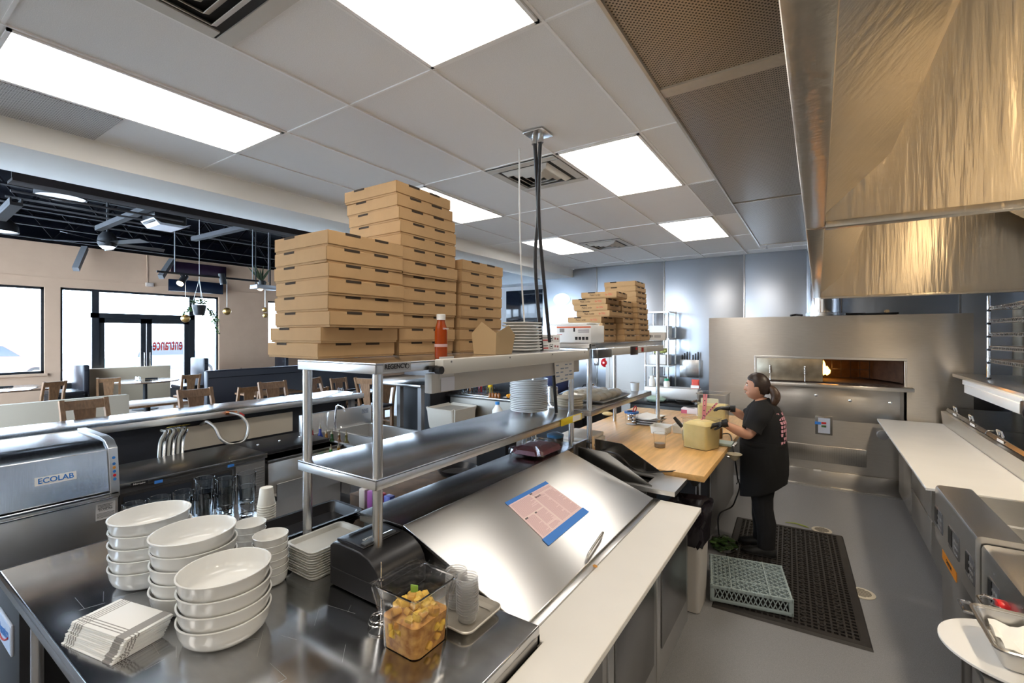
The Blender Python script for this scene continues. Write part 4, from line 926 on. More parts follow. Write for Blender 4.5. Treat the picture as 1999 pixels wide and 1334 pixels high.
pr.build('printed_lines', mat('pink ink', (.56, .34, .35), .7), t)['kind'] = 'stuff'; hd.build('headings', mat('grey ink', (.12, .10, .11), .7), t)['kind'] = 'stuff'; wl.build('column_gaps', mat('pale pink', (.80, .66, .60), .6), t)
text('Brunch', .020, INK, 'heading_lettering', t, sh(.575, .20, .0016), B_ - A, A - D_, .0002)
tag(MB().ball(onlid(1157, 1104) + V((.012, 0, 0)), .012, (1, .7, .5), 10, 6, .2).build('food_crumb', mat('orange crumb', (.55, .25, .05), .7)), 'tiny orange crumb by the edge of the sloped lid', 'crumb')
# ================================================================== overshelves
def overshelf(label, x0, x1, y0, y1, zl, zu, feet, posts, low_y1=None):
    t = thing('double_overshelf', label, 'shelf', ((x0 + x1) / 2, (y0 + y1) / 2, min(feet)))
    for z, ye, nm in ((zl, low_y1 or y1, 'lower_shelf'), (zu, y1, 'upper_shelf')):
        s_ = MB().box(x0, y0, z - .012, x1, ye, z, r=.003)
        s_.build(nm, mat('shelf steel', (.68, .68, .69), .20, 1., aniso=(.85, (1, .03, 0))), t)
        s_ = MB()
        for a in ((x1 - .006, y0, x1, ye), (x0, y0, x0 + .006, ye), (x0, y0, x1, y0 + .006), (x0, ye - .006, x1, ye)): s_.box(a[0], a[1], z - .045, a[2], a[3], z - .004, r=.002)
        s_.build('rim', STEELY, t)
    for (x, y), zf in zip(posts, feet): MB().tube([(x, y, zf), (x, y, zu - .012)], .0205, 20).build('post', STEEL, t)
    return t
OS1 = overshelf('nearer double overshelf carrying the big pizza box stacks', -1.985, -1.45, 1.215, 3.16, 1.35, 1.81, (.902, .902, 1.091, .0), ((-1.475, 1.245), (-1.955, 1.245), (-1.54, 3.12), (-1.955, 3.12)))
OS2 = overshelf('farther double overshelf over the maple table with the smaller boxes', -1.985, -1.43, 3.235, 5.12, 1.35, 1.862, (.902, .0, .932, .932), ((-1.46, 3.27), (-1.955, 3.27), (-1.46, 5.08), (-1.955, 5.08)), 4.75)
MB().box(-1.449, 1.25, 1.772, -1.4475, 1.40, 1.806).build('brand_sticker', mat('grey sticker', (.36, .36, .365), .5), OS1)
text('REGENCY', .027, INK, 'sticker_lettering', OS1, (-1.4465, 1.315, 1.792), (0, 1, 0), (0, 0, 1), .0003, bold=.03)
MB().lathe([(.010, 0), (.010, .0006), (.0075, .0006), (.0075, 0)], 24, (-1.4475, 1.38, 1.79), ax='x').build('round_mark', INK, OS1)
MB().box(-1.4445, 3.235 - .0, 1.822, -1.4285, 3.32, 1.856).build('brand_sticker', mat('grey sticker', (.36, .36, .365), .5), OS2)
text('REGENCY', .016, INK, 'sticker_lettering', OS2, (-1.428, 3.278, 1.842), (0, 1, 0), (0, 0, 1), .0003)
t = thing('strip_warmer', 'long cream warmer strip under the front edge of the nearer overshelf', 'warmer', (-1.44, 2.3, 1.70))
CRM = mat('cream enamel', (.62, .59, .53), .4)
MB().box(-1.449, 1.545, 1.745, -1.395, 3.12, 1.812, r=.006).build('housing', CRM, t)
MB().box(-1.50, 1.535, 1.655, -1.455, 3.08, 1.745, r=.004).build('reflector', mat('warm grey enamel', (.50, .475, .44), .45), t)
MB().box(-1.445, 1.50, 1.755, -1.42, 1.544, 1.785, r=.006).lathe([(0, 0), (.018, 0), (.018, .03), (0, .03)], 14, (-1.42, 1.53, 1.765), ax='x').build('plug', BLACKP, t)
for k in range(4): MB().lathe([(0, 0), (.005, 0), (.004, .003), (0, .003)], 10, (-1.395, 1.60 + .48 * k, 1.80), ax='x').build('screw', DARKST, t)
t = thing('strip_warmer', 'pale warmer strip with red switch box under the farther overshelf', 'warmer', (-1.42, 4.2, 1.75))
MB().box(-1.425, 3.55, 1.755, -1.385, 5.05, 1.815, r=.005).build('housing', CRM, t)
MB().box(-1.429, 3.26, 1.745, -1.385, 3.54, 1.81, r=.003).build('dark_end', DARKST, t)
s_ = MB().box(-1.386, 3.98, 1.745, -1.372, 4.15, 1.822, r=.002).build('switch_plate', mat('dark switch plate', (.03, .02, .02), .3), t)
MB().box(-1.372, 4.09, 1.79, -1.366, 4.12, 1.81).build('red_switch', RED, s_)
for k, mm in enumerate((PAPER, RED, PAPER)): MB().box(-1.3855, 4.2 + .09 * k, 1.765, -1.384, 4.26 + .09 * k, 1.805).build('warning_sticker', mm, t)
# notes hung under the strip warmer
t = thing('order_note', 'two plain white paper notes hanging from the cream warmer strip', 'note', (-1.45, 1.72, 1.6))
a, b2 = AX(858, 710, -1.452), AX(886, 738, -1.452); MB().box(-1.4535, a.y, b2.z, -1.4515, b2.y, a.z + .03).build('upper_sheet', mat('grey white paper', (.60, .59, .57), .8), t)
a, b2 = AX(861, 740, -1.450), AX(887, 761, -1.450); MB().box(-1.4505, a.y, b2.z, -1.4485, b2.y, a.z + .005).build('lower_sheet', mat('bluish paper', (.68, .69, .76), .8), t)
t = thing('prep_chart', 'white chart with small blue tables hung at the end of the warmer', 'chart', (-1.44, 3.0, 1.5))
a, b2 = AX(1081, 698, -1.442), AX(1120, 742, -1.442)
MB().slab([(-1.442, a.y, a.z), (-1.442, b2.y, a.z + .012), (-1.442, b2.y, b2.z + .01), (-1.442, a.y + .03, b2.z - .004)], .001).build('sheet', PAPER, t)
m = MB()
for i in range(4):
    for j in range(7):
        if (i * 7 + j) % 3: m.box(-1.4415, a.y + .03 + i * (b2.y - a.y - .04) / 4, a.z - .012 - j * .024, -1.4405, a.y + .03 + (i + .6 + .2 * (j % 2)) * (b2.y - a.y - .04) / 4, a.z - .004 - j * .024)
m.build('printed_tables', mat('blue grey ink', (.28, .36, .48), .7), t)['kind'] = 'stuff'
# conduits dropping to the shelves
cb = AZ(1050, 260, CZ)
t = thing('power_conduit', 'twin black flexible conduits hanging from a square ceiling plate', 'conduit', (cb.x, cb.y, 1.82))
MB().box(cb.x - .07, cb.y - .07, CZ - .012, cb.x + .07, cb.y + .07, CZ - .002, r=.002).build('ceiling_plate', STEEL, t)
c1 = smoothpath([(cb.x - .025, cb.y, CZ - .015), AX(1047, 330, -1.50), AX(1050, 420, -1.58), AX(1045, 520, -1.62), V((-1.60, 2.785, 1.815))], 14)
c2 = smoothpath([(cb.x + .02, cb.y, CZ - .015), AX(1053, 330, -1.48), AX(1052, 420, -1.53), AX(1059, 520, -1.57), AX(1073, 668, -1.60)], 14)
for c in (c1, c2):
    k = MB().tube(c, .0125, 10); k.build('flex_conduit', mat('conduit black', (.03, .03, .033), .4, bump=.6, bscale=60, stretch=(.1, .1, 4)), t)
    MB().tube([c[0] + V((0, 0, .01)), c[0] + V((0, 0, -.05))], .018, 12).build('fitting', STEEL, t)
cw = AZ(1014, 290, CZ)
tag(MB().tube(smoothpath([cw, AX(1014, 400, -1.70), AX(1018, 540, -1.72), V((-1.73, 2.78, 1.90)), V((-1.735, 2.82, 1.82))], 8), .0055, 8).build('white_cable', WHITEP), 'thin white cable hanging straight from the ceiling beside the conduits', 'cable')
a, b2 = AX(1078, 700, -1.60), AX(1086, 815, -1.60)
tag(MB().tube([(-1.60, a.y, 1.755), (-1.60, b2.y, 1.353)], .013, 10).build('black_conduit_leg', BLACKP), 'black conduit between the two shelves behind the prep chart', 'conduit')
t = thing('tape_roll_sticker', 'yellow tape wrapped on the lower shelf edge by the shelf joint', 'tape', (-1.44, 3.05, 1.31))
MB().box(-1.4495, 2.78, 1.303, -1.444, 3.10, 1.352, r=.002).build('tape', mat('yellow tape', (.70, .52, .02), .5), t); MB().box(-1.4455, 2.95, 1.308, -1.4435, 3.08, 1.347).build('label', PAPER, t)
# ------------------------------------------------------------------ pizza boxes
def boxproto(w, l, h, written=False):
    """closed corrugated box: front right corner at the origin, w along -x, l along +y"""
    t = thing('pizza_box', '', 'box', (0, 0, 0))
    g_ = .0015
    MB().box(-w + .004, .004, 0, -.004, l - .004, h * .55).build('tray', CARD, t, local=True, bev=.0015)
    lid = MB(); lid.box(-w, 0, h - .004, 0, l, h)
    for a in ((-w, 0, -w + .004, l), (-.004, 0, 0, l), (-w, 0, 0, .004), (-w, l - .004, 0, l)): lid.box(a[0], a[1], .010, a[2], a[3], h - .002)
    o = lid.build('lid', CARD, t, local=True, bev=.0025)
    s_ = MB()
    for y in (l * .30, l * .68): MB().box(-.03, y - .042, h - .011, .0012, y + .042, h + .0008).build('tab_slot', CARDD, o, local=True)
    s_.box(-w * .80, -.0012, h - .010, -w * .60, .03, h + .0008).build('tab_slot', CARDD, o, local=True)
    if written:
        text('Made 2 order', h * .46, mat('brown print', (.07, .04, .02), .8), 'lettering', o, (-w * .60, -.0006, h * .52), (1, 0, 0), (0, 0, 1), .0004, squeeze=.72)
        text('for YOU', h * .44, REDINK, 'red_lettering', o, (-w * .22, -.0006, h * .52), (1, 0, 0), (0, 0, 1), .0004, squeeze=.72)
    return kids(t)
bx1 = boxproto(.43, .445, .0715); first = [bx1]
rr = random.Random(2)
def place(proto, x, y, z, rz, label, group, used={}):
    if proto.name not in used:
        used[proto.name] = 1; proto.location = (x, y, z); proto.rotation_euler = (0, 0, rz); proto['label'] = label; proto['group'] = group; return proto
    return dup(proto, (x, y, z), rz, label, group)
offs1 = [(622, -1), (628, -1), (642, 1), (640, 0), (642, -1), (640, 1), (639, -1), (640, 0)]
for i in range(8):
    x = AY(offs1[i][0], 600, 1.25).x
    place(bx1, x, 1.25 + .004 * offs1[i][1], 1.812 + .0725 * i, R(offs1[i][1] * .9), 'kraft pizza box, %s of the stack at the near shelf end' % ordl(i, 8), 'stack of eight large pizza boxes')
for i in range(13):
    px = [778, 780, 780, 782, 784, 782, 786, 784, 782, 782, 780, 776, 774][i]
    x = AY(px, 600, 1.715).x
    place(bx1, x, 1.715 + rr.uniform(-.004, .004), 1.812 + .0725 * i, R(rr.uniform(-1.2, 1.2)), 'kraft pizza box, %s of the tallest stack' % ordl(i, 13), 'stack of thirteen large pizza boxes')
for i in range(8):
    x = AY([897, 897, 897, 900, 898, 900, 901, 902][i], 600, 2.20).x
    place(bx1, x, 2.20 + rr.uniform(-.003, .006), 1.812 + .0725 * i, R(rr.uniform(-1, 1)), 'kraft pizza box, %s of the stack behind the takeout carton' % ordl(i, 8), 'third stack of large pizza boxes')
bx2 = boxproto(.34, .34, .056); bx3 = boxproto(.34, .34, .056, True)
zs = 1.864
plan = [(1176, 3.98, 0, bx2), (1176, 3.98, 0, bx2), (1176, 3.98, 0, bx2), (1174, 3.98, 1, bx3), (1190, 3.98, -3, bx3), (1186, 3.98, 0, bx3), (1183, 3.98, 1, bx3), (1204, 3.98, 4, bx3)]
for i, (px, y, a, pt) in enumerate(plan):
    place(pt, AY(px, 640, y).x, y, zs + .057 * i, R(a), 'pizza box %s, %s of the stack leaning by the white cartons' % ('with printed side' if pt is bx3 else 'with plain side', ordl(i, 8)), 'stack of printed pizza boxes')
for i in range(7):
    place(bx2, AY([1220, 1219, 1217, 1216, 1214, 1213, 1213][i], 640, 4.34).x, 4.34 + .004 * (i % 2), zs + .057 * i, R(rr.uniform(-1, 1)), 'small pizza box, %s of the middle stack on the farther overshelf' % ordl(i, 7), 'middle stack of small pizza boxes')
for i in range(11):
    place(bx2, AY([1249, 1248, 1247, 1246, 1245, 1245, 1244, 1243, 1242, 1241, 1240][i], 600, 4.70).x, 4.70, zs + .057 * i, R(rr.uniform(-1, 1)), 'small pizza box, %s of the tall far stack beside the white card box' % ordl(i, 11), 'far stack of small pizza boxes')
# ------------------------------------------------------------------ upper shelf goods
t = thing('juice_bottle', 'amber juice bottle with white cap in front of the pizza boxes', 'bottle', (-1.50, 1.635, 1.812)); c = V((-1.49, 1.635, 1.811))
JU = mat('amber juice', (.55, .09, .012), .08, trans=.55, ior=1.33)
MB().lathe([(0, 0), (.026, 0), (.030, .004), (.030, .125), (.026, .15), (.019, .172), (.018, .185), (0, .185)], 32, c).build('bottle', JU, t)
MB().lathe([(0, .182), (.021, .182), (.021, .207), (.019, .209), (0, .209)], 28, c).build('cap', WHITEP, t)
MB().lathe([(.0306, .055), (.0306, .068)], 32, c).build('label_band', mat('pale red print', (.62, .40, .38), .5), t)
text('COLD PRESSED', .010, PAPER, 'bottle_lettering', t, c + V((.0305, 0, .14)), (0, 1, 0), (0, 0, 1), .0003, squeeze=.6)
t = thing('takeout_carton', 'open folded kraft takeout carton beside the amber bottle', 'carton', (-1.56, 2.16, 1.812))
CARDT = mat('takeout kraft', (.52, .36, .19), .8, bump=.1, bscale=50)
xa, xb, ya, yb, z0 = -1.66, -1.505, 2.10, 2.265, 1.812
MB().slab([(xa, ya, z0), (xb, ya, z0), (xb + .01, ya - .008, z0 + .12), ((xa + xb) / 2 - .01, ya - .015, z0 + .185), (xa - .01, ya - .008, z0 + .12)], .002).build('end_panel', CARDT, t)
MB().slab([(xb, ya, z0), (xb, yb, z0), (xb + .015, yb + .012, z0 + .11), (xb + .02, (ya + yb) / 2 + .02, z0 + .165), (xb + .01, ya - .008, z0 + .12)], .002).build('front_panel', CARDT, t)
MB().slab([(xa, yb, z0), (xa, ya, z0), (xa - .01, ya, z0 + .12), (xa - .01, yb, z0 + .12)], .002).box(xa, ya, z0, xb, yb, z0 + .002).build('back_and_base', CARDT, t)
def platestack(n, c, r, pitch, name, label_fn, cat, group, square=False, mat_=CERAM, prof=None):
    p = None
    for i in range(n):
        loc = (c[0] + rr.uniform(-.004, .004), c[1] + rr.uniform(-.004, .004), c[2] + pitch * i)
        if p is None:
            m = MB()
            if square: m.loops([rrect(-r * .6, -r * .7, r * .6, r * .7, .001, .02), rrect(-r * .66, -r * .76, r * .66, r * .76, .006, .02), rrect(-r * .85, -r, r * .85, r, .0135, .03), rrect(-r * .85, -r, r * .85, r, .0205, .03), rrect(-r * .66, -r * .76, r * .66, r * .76, .009, .02)])
            else: m.lathe(prof or [(0, .001), (r * .70, .001), (r * .74, .003), (r * .985, .0105), (r, .0125), (r, .0195), (r * .985, .0205), (r * .72, .0125), (0, .0115)], 48)
            p = m.build(name, mat_, None, org=(0, 0, 0)); p.location = loc; tag(p, label_fn(i), cat, group)
        else:
            q_ = p.copy(); COL.objects.link(q_); q_.location = loc; q_.rotation_euler = (0, 0, rr.uniform(-.03, .03)) if square else (0, 0, rr.random() * 6); q_['label'] = label_fn(i)
platestack(18, (-1.81, 2.955, 1.352), .142, .0132, 'dinner_plate', lambda i: 'white round plate, %s of the tall stack on the lower shelf' % (ordl(i, 18) if i in (0, 17) else ORD[i] + ' from the bottom' if i < 13 else ['fifth', 'fourth', 'third', 'second'][i - 13] + ' from the top'), 'plate', 'round plates on the lower shelf')
platestack(10, (-1.66, 2.63, 1.812), .115, .0195, 'square_plate', lambda i: 'white square dish, %s of the pile behind the takeout carton' % ordl(i, 10), 'dish', 'square dishes on the upper shelf', True)
def carton(x0, y0, z0, x1, y1, z1, label, red=True, marks=True):
    t = thing('shipping_carton', label, 'carton', ((x0 + x1) / 2, (y0 + y1) / 2, z0))
    MB().box(x0, y0, z0, x1, y1, z1, r=.002).build('carton', PAPER, t)
    if red:
        h_ = z1 - z0
        yl = y1 - y0
        MB().box(x1 - .001, y0 + yl * .10, z0 + h_ * .22, x1 + .001, y0 + yl * .38, z0 + h_ * .36).build('red_print', REDINK, t)
        MB().box(x1 - .001, y0 + yl * .70, z0 + h_ * .35, x1 + .001, y0 + yl * .78, z0 + h_ * .62).box(x1 - .001, y0 + yl * .83, z0 + h_ * .30, x1 + .001, y0 + yl * .92, z0 + h_ * .55).build('red_marks', mat('faded red', (.45, .16, .16), .7), t)
        k = MB().box(x1 - .001, y0 + yl * .10, z0 + h_ * .55, x1 + .001, y0 + yl * .36, z0 + h_ * .63)
        for a in ((.45, .2, .62, .24), (.45, .74, .62, .78), (.45, .2, .465, .78), (.605, .2, .62, .78), (.50, .40, .57, .55)): k.box(x1 - .001, y0 + yl * a[0], z0 + h_ * a[1], x1 + .001, y0 + yl * a[2], z0 + h_ * a[3])
        k.build('black_print', INK, t)['kind'] = 'stuff'
    return t
carton(-1.84, 2.82, 1.812, -1.63, 3.11, 1.868, 'small white carton with red print, lower of two by the square dishes')
carton(-1.84, 2.82, 1.869, -1.63, 3.11, 1.925, 'small white carton with red print, upper of two by the square dishes')
t = thing('shipping_carton', 'larger white carton with handling symbols and a red top band', 'carton', (-1.60, 3.42, zs))
x0, x1, y0, y1, z0, z1 = -1.76, -1.46, 3.30, 3.56, zs, zs + .135
MB().box(x0, y0, z0, x1, y1, z1, r=.002).build('carton', PAPER, t)
MB().box(x0 + .002, y0 - .001, z1 - .02, x1 - .002, y0 + .001, z1 - .009).build('red_band', mat('orange red band', (.75, .16, .07), .7), t)
m = MB()
for k in range(4): m.box(x0 + .165 + .03 * k, y0 - .001, z0 + .02, x0 + .187 + .03 * k, y0 + .001, z0 + .045)
m.box(x0 + .15, y0 - .001, z0 + .085, x0 + .165, y0 + .001, z0 + .115).box(x0 + .19, y0 - .001, z0 + .095, x0 + .285, y0 + .001, z0 + .100).box(x0 + .19, y0 - .001, z0 + .08, x0 + .285, y0 + .001, z0 + .085)
for k in range(7): m.box(x0 + .03 + .006 * k, y0 - .001, z0 + .08, x0 + .033 + .006 * k, y0 + .001, z0 + .11)
m.build('printed_symbols', INK, t)['kind'] = 'stuff'
MB().box(x0 - .0, y0 - .0012, z0 + .06, x0 + .05, y0, z0 + .064).build('red_line', REDINK, t)
tag(MB().box(-1.84, 3.31, zs + .137, -1.50, 3.55, zs + .147, r=.002).build('paper_pad', PAPER), 'flat white paper pad lying on the larger white carton', 'paper')
tag(MB().box(-1.76, 3.33, zs + .148, -1.48, 3.53, zs + .156, r=.002).build('paper_pad', PAPER), 'smaller white pad topmost on the larger white carton', 'paper')
t = thing('card_box', 'small white box with black marks at the far shelf end', 'box', (-1.50, 5.0, zs))
p0 = AY(1262, 656, 4.9)
MB().box(-1.57, 5.05, zs + .001, -1.375, 5.118, zs + .088, r=.002).build('carton', PAPER, t)
m = MB()
for k in range(4): m.box(-1.56 + .014 * k, 5.0485, zs + .03 + .005 * (k % 2), -1.552 + .014 * k, 5.05, zs + .06)
for k in range(3): m.box(-1.49, 5.0485, zs + .03 + .012 * k, -1.42, 5.05, zs + .034 + .012 * k)
m.build('black_marks', INK, t)['kind'] = 'stuff'
# ------------------------------------------------------------------ lower shelf goods
t = thing('steel_canister', 'brushed steel canister behind the tall plate stack', 'canister', (-1.88, 3.10, 1.352)); c = V((-1.90, 3.48, 1.352))
t.location = c
MB().lathe([(0, 0), (.05, 0), (.05, .125), (.045, .13), (.044, .13), (.044, .01), (0, .01)], 32, c).build('body', STEEL, t)
MB().lathe([(.0505, .10), (.052, .102), (.052, .108), (.0505, .11)], 32, c).build('band', CHROME, t)
t = thing('dough_tray', 'sheet tray of dough balls under plastic film on the lower far shelf', 'tray', (-1.70, 3.95, 1.352))
MB().loops(panmesh(-1.93, 3.56, -1.46, 4.20, 1.353, 1.378, .008), cap1=False).build('sheet_pan', mat('aluminium tray', (.55, .55, .55), .35, 1.), t)
m = MB()
for i in range(3):
    for j in range(5): m.ball((-1.83 + .13 * i, 3.64 + .12 * j, 1.392), .05, (1, 1, .75), 16, 10)
m.build('dough_balls', mat('raw dough pale', (.66, .58, .44), .6, sss=.1), t)['kind'] = 'stuff'
m = MB(); n = 16
vs = [[m.bm.verts.new((-1.95 + .5 * i / n, 3.54 + .68 * j / n, 1.385 + .055 * max(0, sin(pi * i / n)) ** .4 * max(0, sin(pi * j / n)) ** .4 + rr.uniform(-.008, .008))) for j in range(n + 1)] for i in range(n + 1)]
for i in range(n):
    for j in range(n): m._f([vs[i][j], vs[i + 1][j], vs[i + 1][j + 1], vs[i][j + 1]])
FILM = bpy.data.materials.new('cling film'); FILM.use_nodes = True
nt = FILM.node_tree; nt.nodes.remove(nt.nodes['Principled BSDF'])
mx = nt.nodes.new('ShaderNodeMixShader'); tr = nt.nodes.new('ShaderNodeBsdfTransparent'); gl = nt.nodes.new('ShaderNodeBsdfGlossy'); fr = nt.nodes.new('ShaderNodeLayerWeight')
gl.inputs['Roughness'].default_value = .12; fr.inputs[0].default_value = .07; nt.links.new(fr.outputs['Facing'], mx.inputs[0]); nt.links.new(tr.outputs[0], mx.inputs[1]); nt.links.new(gl.outputs[0], mx.inputs[2]); nt.links.new(mx.outputs[0], nt.nodes['Material Output'].inputs[0])
m.build('plastic_film', FILM, t)
t = thing('flat_bread_pile', 'pile of wrapped pale flatbread on the lower shelf behind the dough', 'bread', (-1.80, 3.3, 1.352))
t.location = (-1.62, 3.42, 1.352)
for k in range(4): MB().lathe([(0, 0), (.10, 0), (.108, .008), (.10, .016), (0, .018)], 28, (-1.68, 3.38, 1.353 + .019 * k)).build('flatbread', mat('pale flatbread', (.64, .56, .43), .75, var=.12, vscale=18), t)
deli(-1.56, 4.62, 1.352, .045, .085, 'paper_cup', 'white paper cup on the far end of the lower far shelf', 'cup', PAPER)
tag(MB().box(-1.90, 4.28, 1.353, -1.60, 4.50, 1.362, r=.003).build('flat_steel_tray', STEEL), 'flat steel lid lying on the lower far shelf by the cup', 'lid')
# things on the rear ledge of the prep table
t = thing('wrapped_meat_bag', 'clear bag of purple sliced meat on the ledge under the shelf', 'bag', (-1.66, 2.84, 1.091))
rg = []
for z, e in ((1.098, .02), (1.11, .0), (1.135, .012), (1.15, .05)): rg.append([(x + .008 * sin(i * 2.3 + z * 90), y + .008 * cos(i * 1.7), zz + .004 * sin(i)) for i, (x, y, zz) in enumerate(rrect(-1.78 + e, 2.66 + e, -1.54 - e, 2.98 - e, z, .04, 5))])
MB().loops(rg).build('meat', mat('purple meat', (.20, .065, .085), .45, var=.4, vscale=12), t)
rg = []
for z, e in ((1.096, -.0), (1.115, -.012), (1.145, .0), (1.163, .05)): rg.append([(x + .012 * sin(i * 3.3 + z * 50), y + .015 * cos(i * 2.7), zz + .008 * sin(i * 2)) for i, (x, y, zz) in enumerate(rrect(-1.785 + e, 2.64 + e, -1.535 - e, 3.02 - e, z, .04, 6))])
MB().loops(rg).build('plastic_bag', FILM, t)
t = thing('black_round_tin', 'round black tin with blue wrap on the ledge beyond the purple bag', 'tin', (-1.68, 3.13, 1.091))
MB().lathe([(0, 0), (.06, 0), (.062, .07), (0, .07)], 28, (-1.68, 3.13, 1.091)).build('tin', BLACKP, t); MB().lathe([(.063, .05), (.066, .07), (.03, .085), (0, .08)], 18, (-1.68, 3.13, 1.091)).build('blue_wrap', mat('blue wrap', (.05, .16, .30), .3), t)
# goods seen between the shelves on the floor behind
t = thing('bottle_crate', 'dark brown crate with coloured packets behind the prep table', 'crate', (-2.05, 2.1, .0))
MB().box(-2.32, 1.75, .55, -1.86, 2.55, .98, r=.004).build('crate', mat('dark brown crate', (.10, .055, .025), .7, var=.5, vscale=12), t)
MB().box(-2.32, 1.75, 0.0, -1.86, 2.55, .55).build('stand', BLACKM, t)
for k, cc_ in enumerate(((.08, .10, .40), (.5, .05, .06), (.35, .10, .35), (.6, .55, .5))): MB().box(-1.99 - .07 * k, 1.72, .93, -1.94 - .07 * k, 1.76, 1.04, r=.006).build('packet', mat('packet %d' % k, cc_, .4), t)
t = thing('black_pan', 'black frying pan lying on the dark crate behind the ledge', 'pan', (-2.05, 2.36, .985))
MB().lathe([(0, 0), (.11, 0), (.14, .04), (.137, .04), (.108, .005), (0, .005)], 32, (-2.04, 2.40, .985)).build('pan', BLACKP, t); MB().tube([(-1.91, 2.46, 1.02), (-1.82, 2.62, 1.05)], .012, 10).build('handle', BLACKP, t)
# ================================================================== the nearest worktop and what stands on it
t = thing('steel_worktop', 'long scratched stainless worktop holding the white bowls', 'table', (-1.87, .91, 0))
X0, X1, Y0, Y1 = -2.955, -.815, .435, 1.405
MB().box(X0, Y0, .865, X1, Y1, .90, r=.006, seg=3).build('top', TABLES, t)
s_ = MB()
for a in ((X0, Y0, X0 + .02, Y1), (X1 - .02, Y0, X1, Y1), (X0, Y0, X1, Y0 + .02), (X0, Y1 - .02, X1, Y1)): s_.box(a[0], a[1], .835, a[2], a[3], .87, r=.003)
s_.build('edge_band', mat('worktop edge steel', (.34, .335, .33), .3, 1.), t)
MB().box(-.90, Y0 + .03, .06, -.83, Y1 - .01, .835).build('end_panel', STEEL, t)
MB().box(-2.60, Y0 + .50, .06, -.90, Y1 - .02, .835).build('under_cabinet', DARKST, t)
for x in (-2.64, -.87):
    for y in (Y0 + .06, Y1 - .06): MB().tube([(x, y, 0), (x, y, .84)], .022, 14).build('leg', STEEL, t)
sc_ = MB(); r2 = random.Random(9)
for k in range(46):
    x, y = r2.uniform(-2.3, -.9), r2.uniform(.5, 1.1); a = r2.uniform(0, 6.28); l_ = r2.uniform(.03, .14)
    sc_.bar((x, y, .9002), (x + l_ * cos(a), y + l_ * sin(a), .9002), .0006, .0003)
sc_.build('scratches', mat('scratch shine', (.80, .79, .77), .35, 1.), t)['kind'] = 'stuff'
t = thing('undercounter_freezer', 'black freezer with a small blue white badge below the worktop corner', 'freezer', (-2.98, .9, 0))
MB().box(-3.26, .452, .03, -2.70, 1.30, .80, r=.006).build('body', BLACKM, t)
MB().box(-3.22, .47, 0, -2.74, 1.28, .03).build('base', BLACKM, t)
bp = MB().box(-3.03, .443, .585, -2.785, .452, .715, r=.003).build('badge', mat('badge white', (.62, .68, .78), .4), t)
MB().box(-3.02, .4415, .595, -2.795, .4435, .705).build('badge_field', mat('badge light blue', (.50, .62, .82), .4), bp)
text('Avantco', .062, BLUEINK, 'badge_lettering', t, (-2.905, .441, .655), (1, 0, .12), (-.12, 0, 1), .0006, squeeze=.85, bold=.02)
MB().tube(smoothpath([(-3.0, .4405, .63), (-2.95, .4405, .612), (-2.88, .4405, .625), (-2.82, .4405, .655)]), .004, 6).build('red_swoosh', RED, bp)
# --- bowls
BR = .142
def bowlmesh(r, h):
    return [(0, .003), (r * .60, .003), (r * .62, 0), (r * .68, 0), (r * .80, h * .075), (r * .89, h * .25), (r * .945, h * .52), (r * .985, h * .93), (r, h * .965), (r * .997, h * .99), (r * .982, h), (r * .958, h * .99), (r * .945, h * .94), (r * .905, h * .55), (r * .84, h * .28), (r * .72, h * .14), (r * .5, h * .10), (0, h * .095)]
proto = None
stacks = [((-2.335, .775), 5, 'the stack by the glasses'), ((-1.993, .80), 5, 'the middle stack'), ((-1.695, .775), 4, 'the stack by the napkins')]
for (cx, cy), n, lab in stacks:
    for i in range(n):
        tilt = (rr.uniform(-.006, .006), rr.uniform(-.006, .006), rr.random() * 6) if i < n - 1 else (.016, -.012, 0)
        loc = (cx + rr.uniform(-.0012, .0012), cy + rr.uniform(-.0012, .0012), .903 + .0485 * i)
        if proto is None: proto = MB().lathe(bowlmesh(BR, .080), 64).build('serving_bowl', CERAM, None, org=(0, 0, 0)); o = proto
        else: o = proto.copy(); COL.objects.link(o)
        o.location = loc; o.rotation_euler = tilt; tag(o, 'large white bowl, %s in %s' % (ordl(i, n), lab), 'bowl', 'large white bowls')
proto = None
for (cx, cy), n, lab in [((-1.885, 1.035), 6, 'the small bowl stack beside the clear lids'), ((-2.15, 1.085), 5, 'the small bowl stack near the paper cups')]:
    for i in range(n):
        if proto is None: proto = MB().lathe(bowlmesh(.067, .05), 48).build('small_bowl', CERAM, None, org=(0, 0, 0)); o = proto
        else: o = proto.copy(); COL.objects.link(o)
        o.location = (cx + rr.uniform(-.0008, .0008), cy + rr.uniform(-.0008, .0008), .902 + .0295 * i); o.rotation_euler = (rr.uniform(-.006, .006), rr.uniform(-.006, .006), rr.random() * 6)
        tag(o, 'small white bowl, %s in %s' % (ordl(i, n), lab), 'bowl', 'small white bowls')
# --- paper cups, nested upside down
proto = None
for i in range(9):
    m = MB().lathe([(.0, .094), (.030, .094), (.031, .096), (.032, .094), (.044, .004), (.047, .003), (.047, 0), (.0435, 0), (.0432, .004), (.0314, .0915), (0, .0915)], 40) if proto is None else None
    if proto is None: proto = m.build('paper_cup', mat('paper cup', (.78, .75, .67), .7), None, org=(0, 0, 0)); o = proto
    else: o = proto.copy(); COL.objects.link(o)
    o.location = (-2.49, 1.345, .901 + .0125 * i); tag(o, 'white paper cup turned upside down, %s of the nested tower' % ordl(i, 9), 'cup', 'nested paper cups')
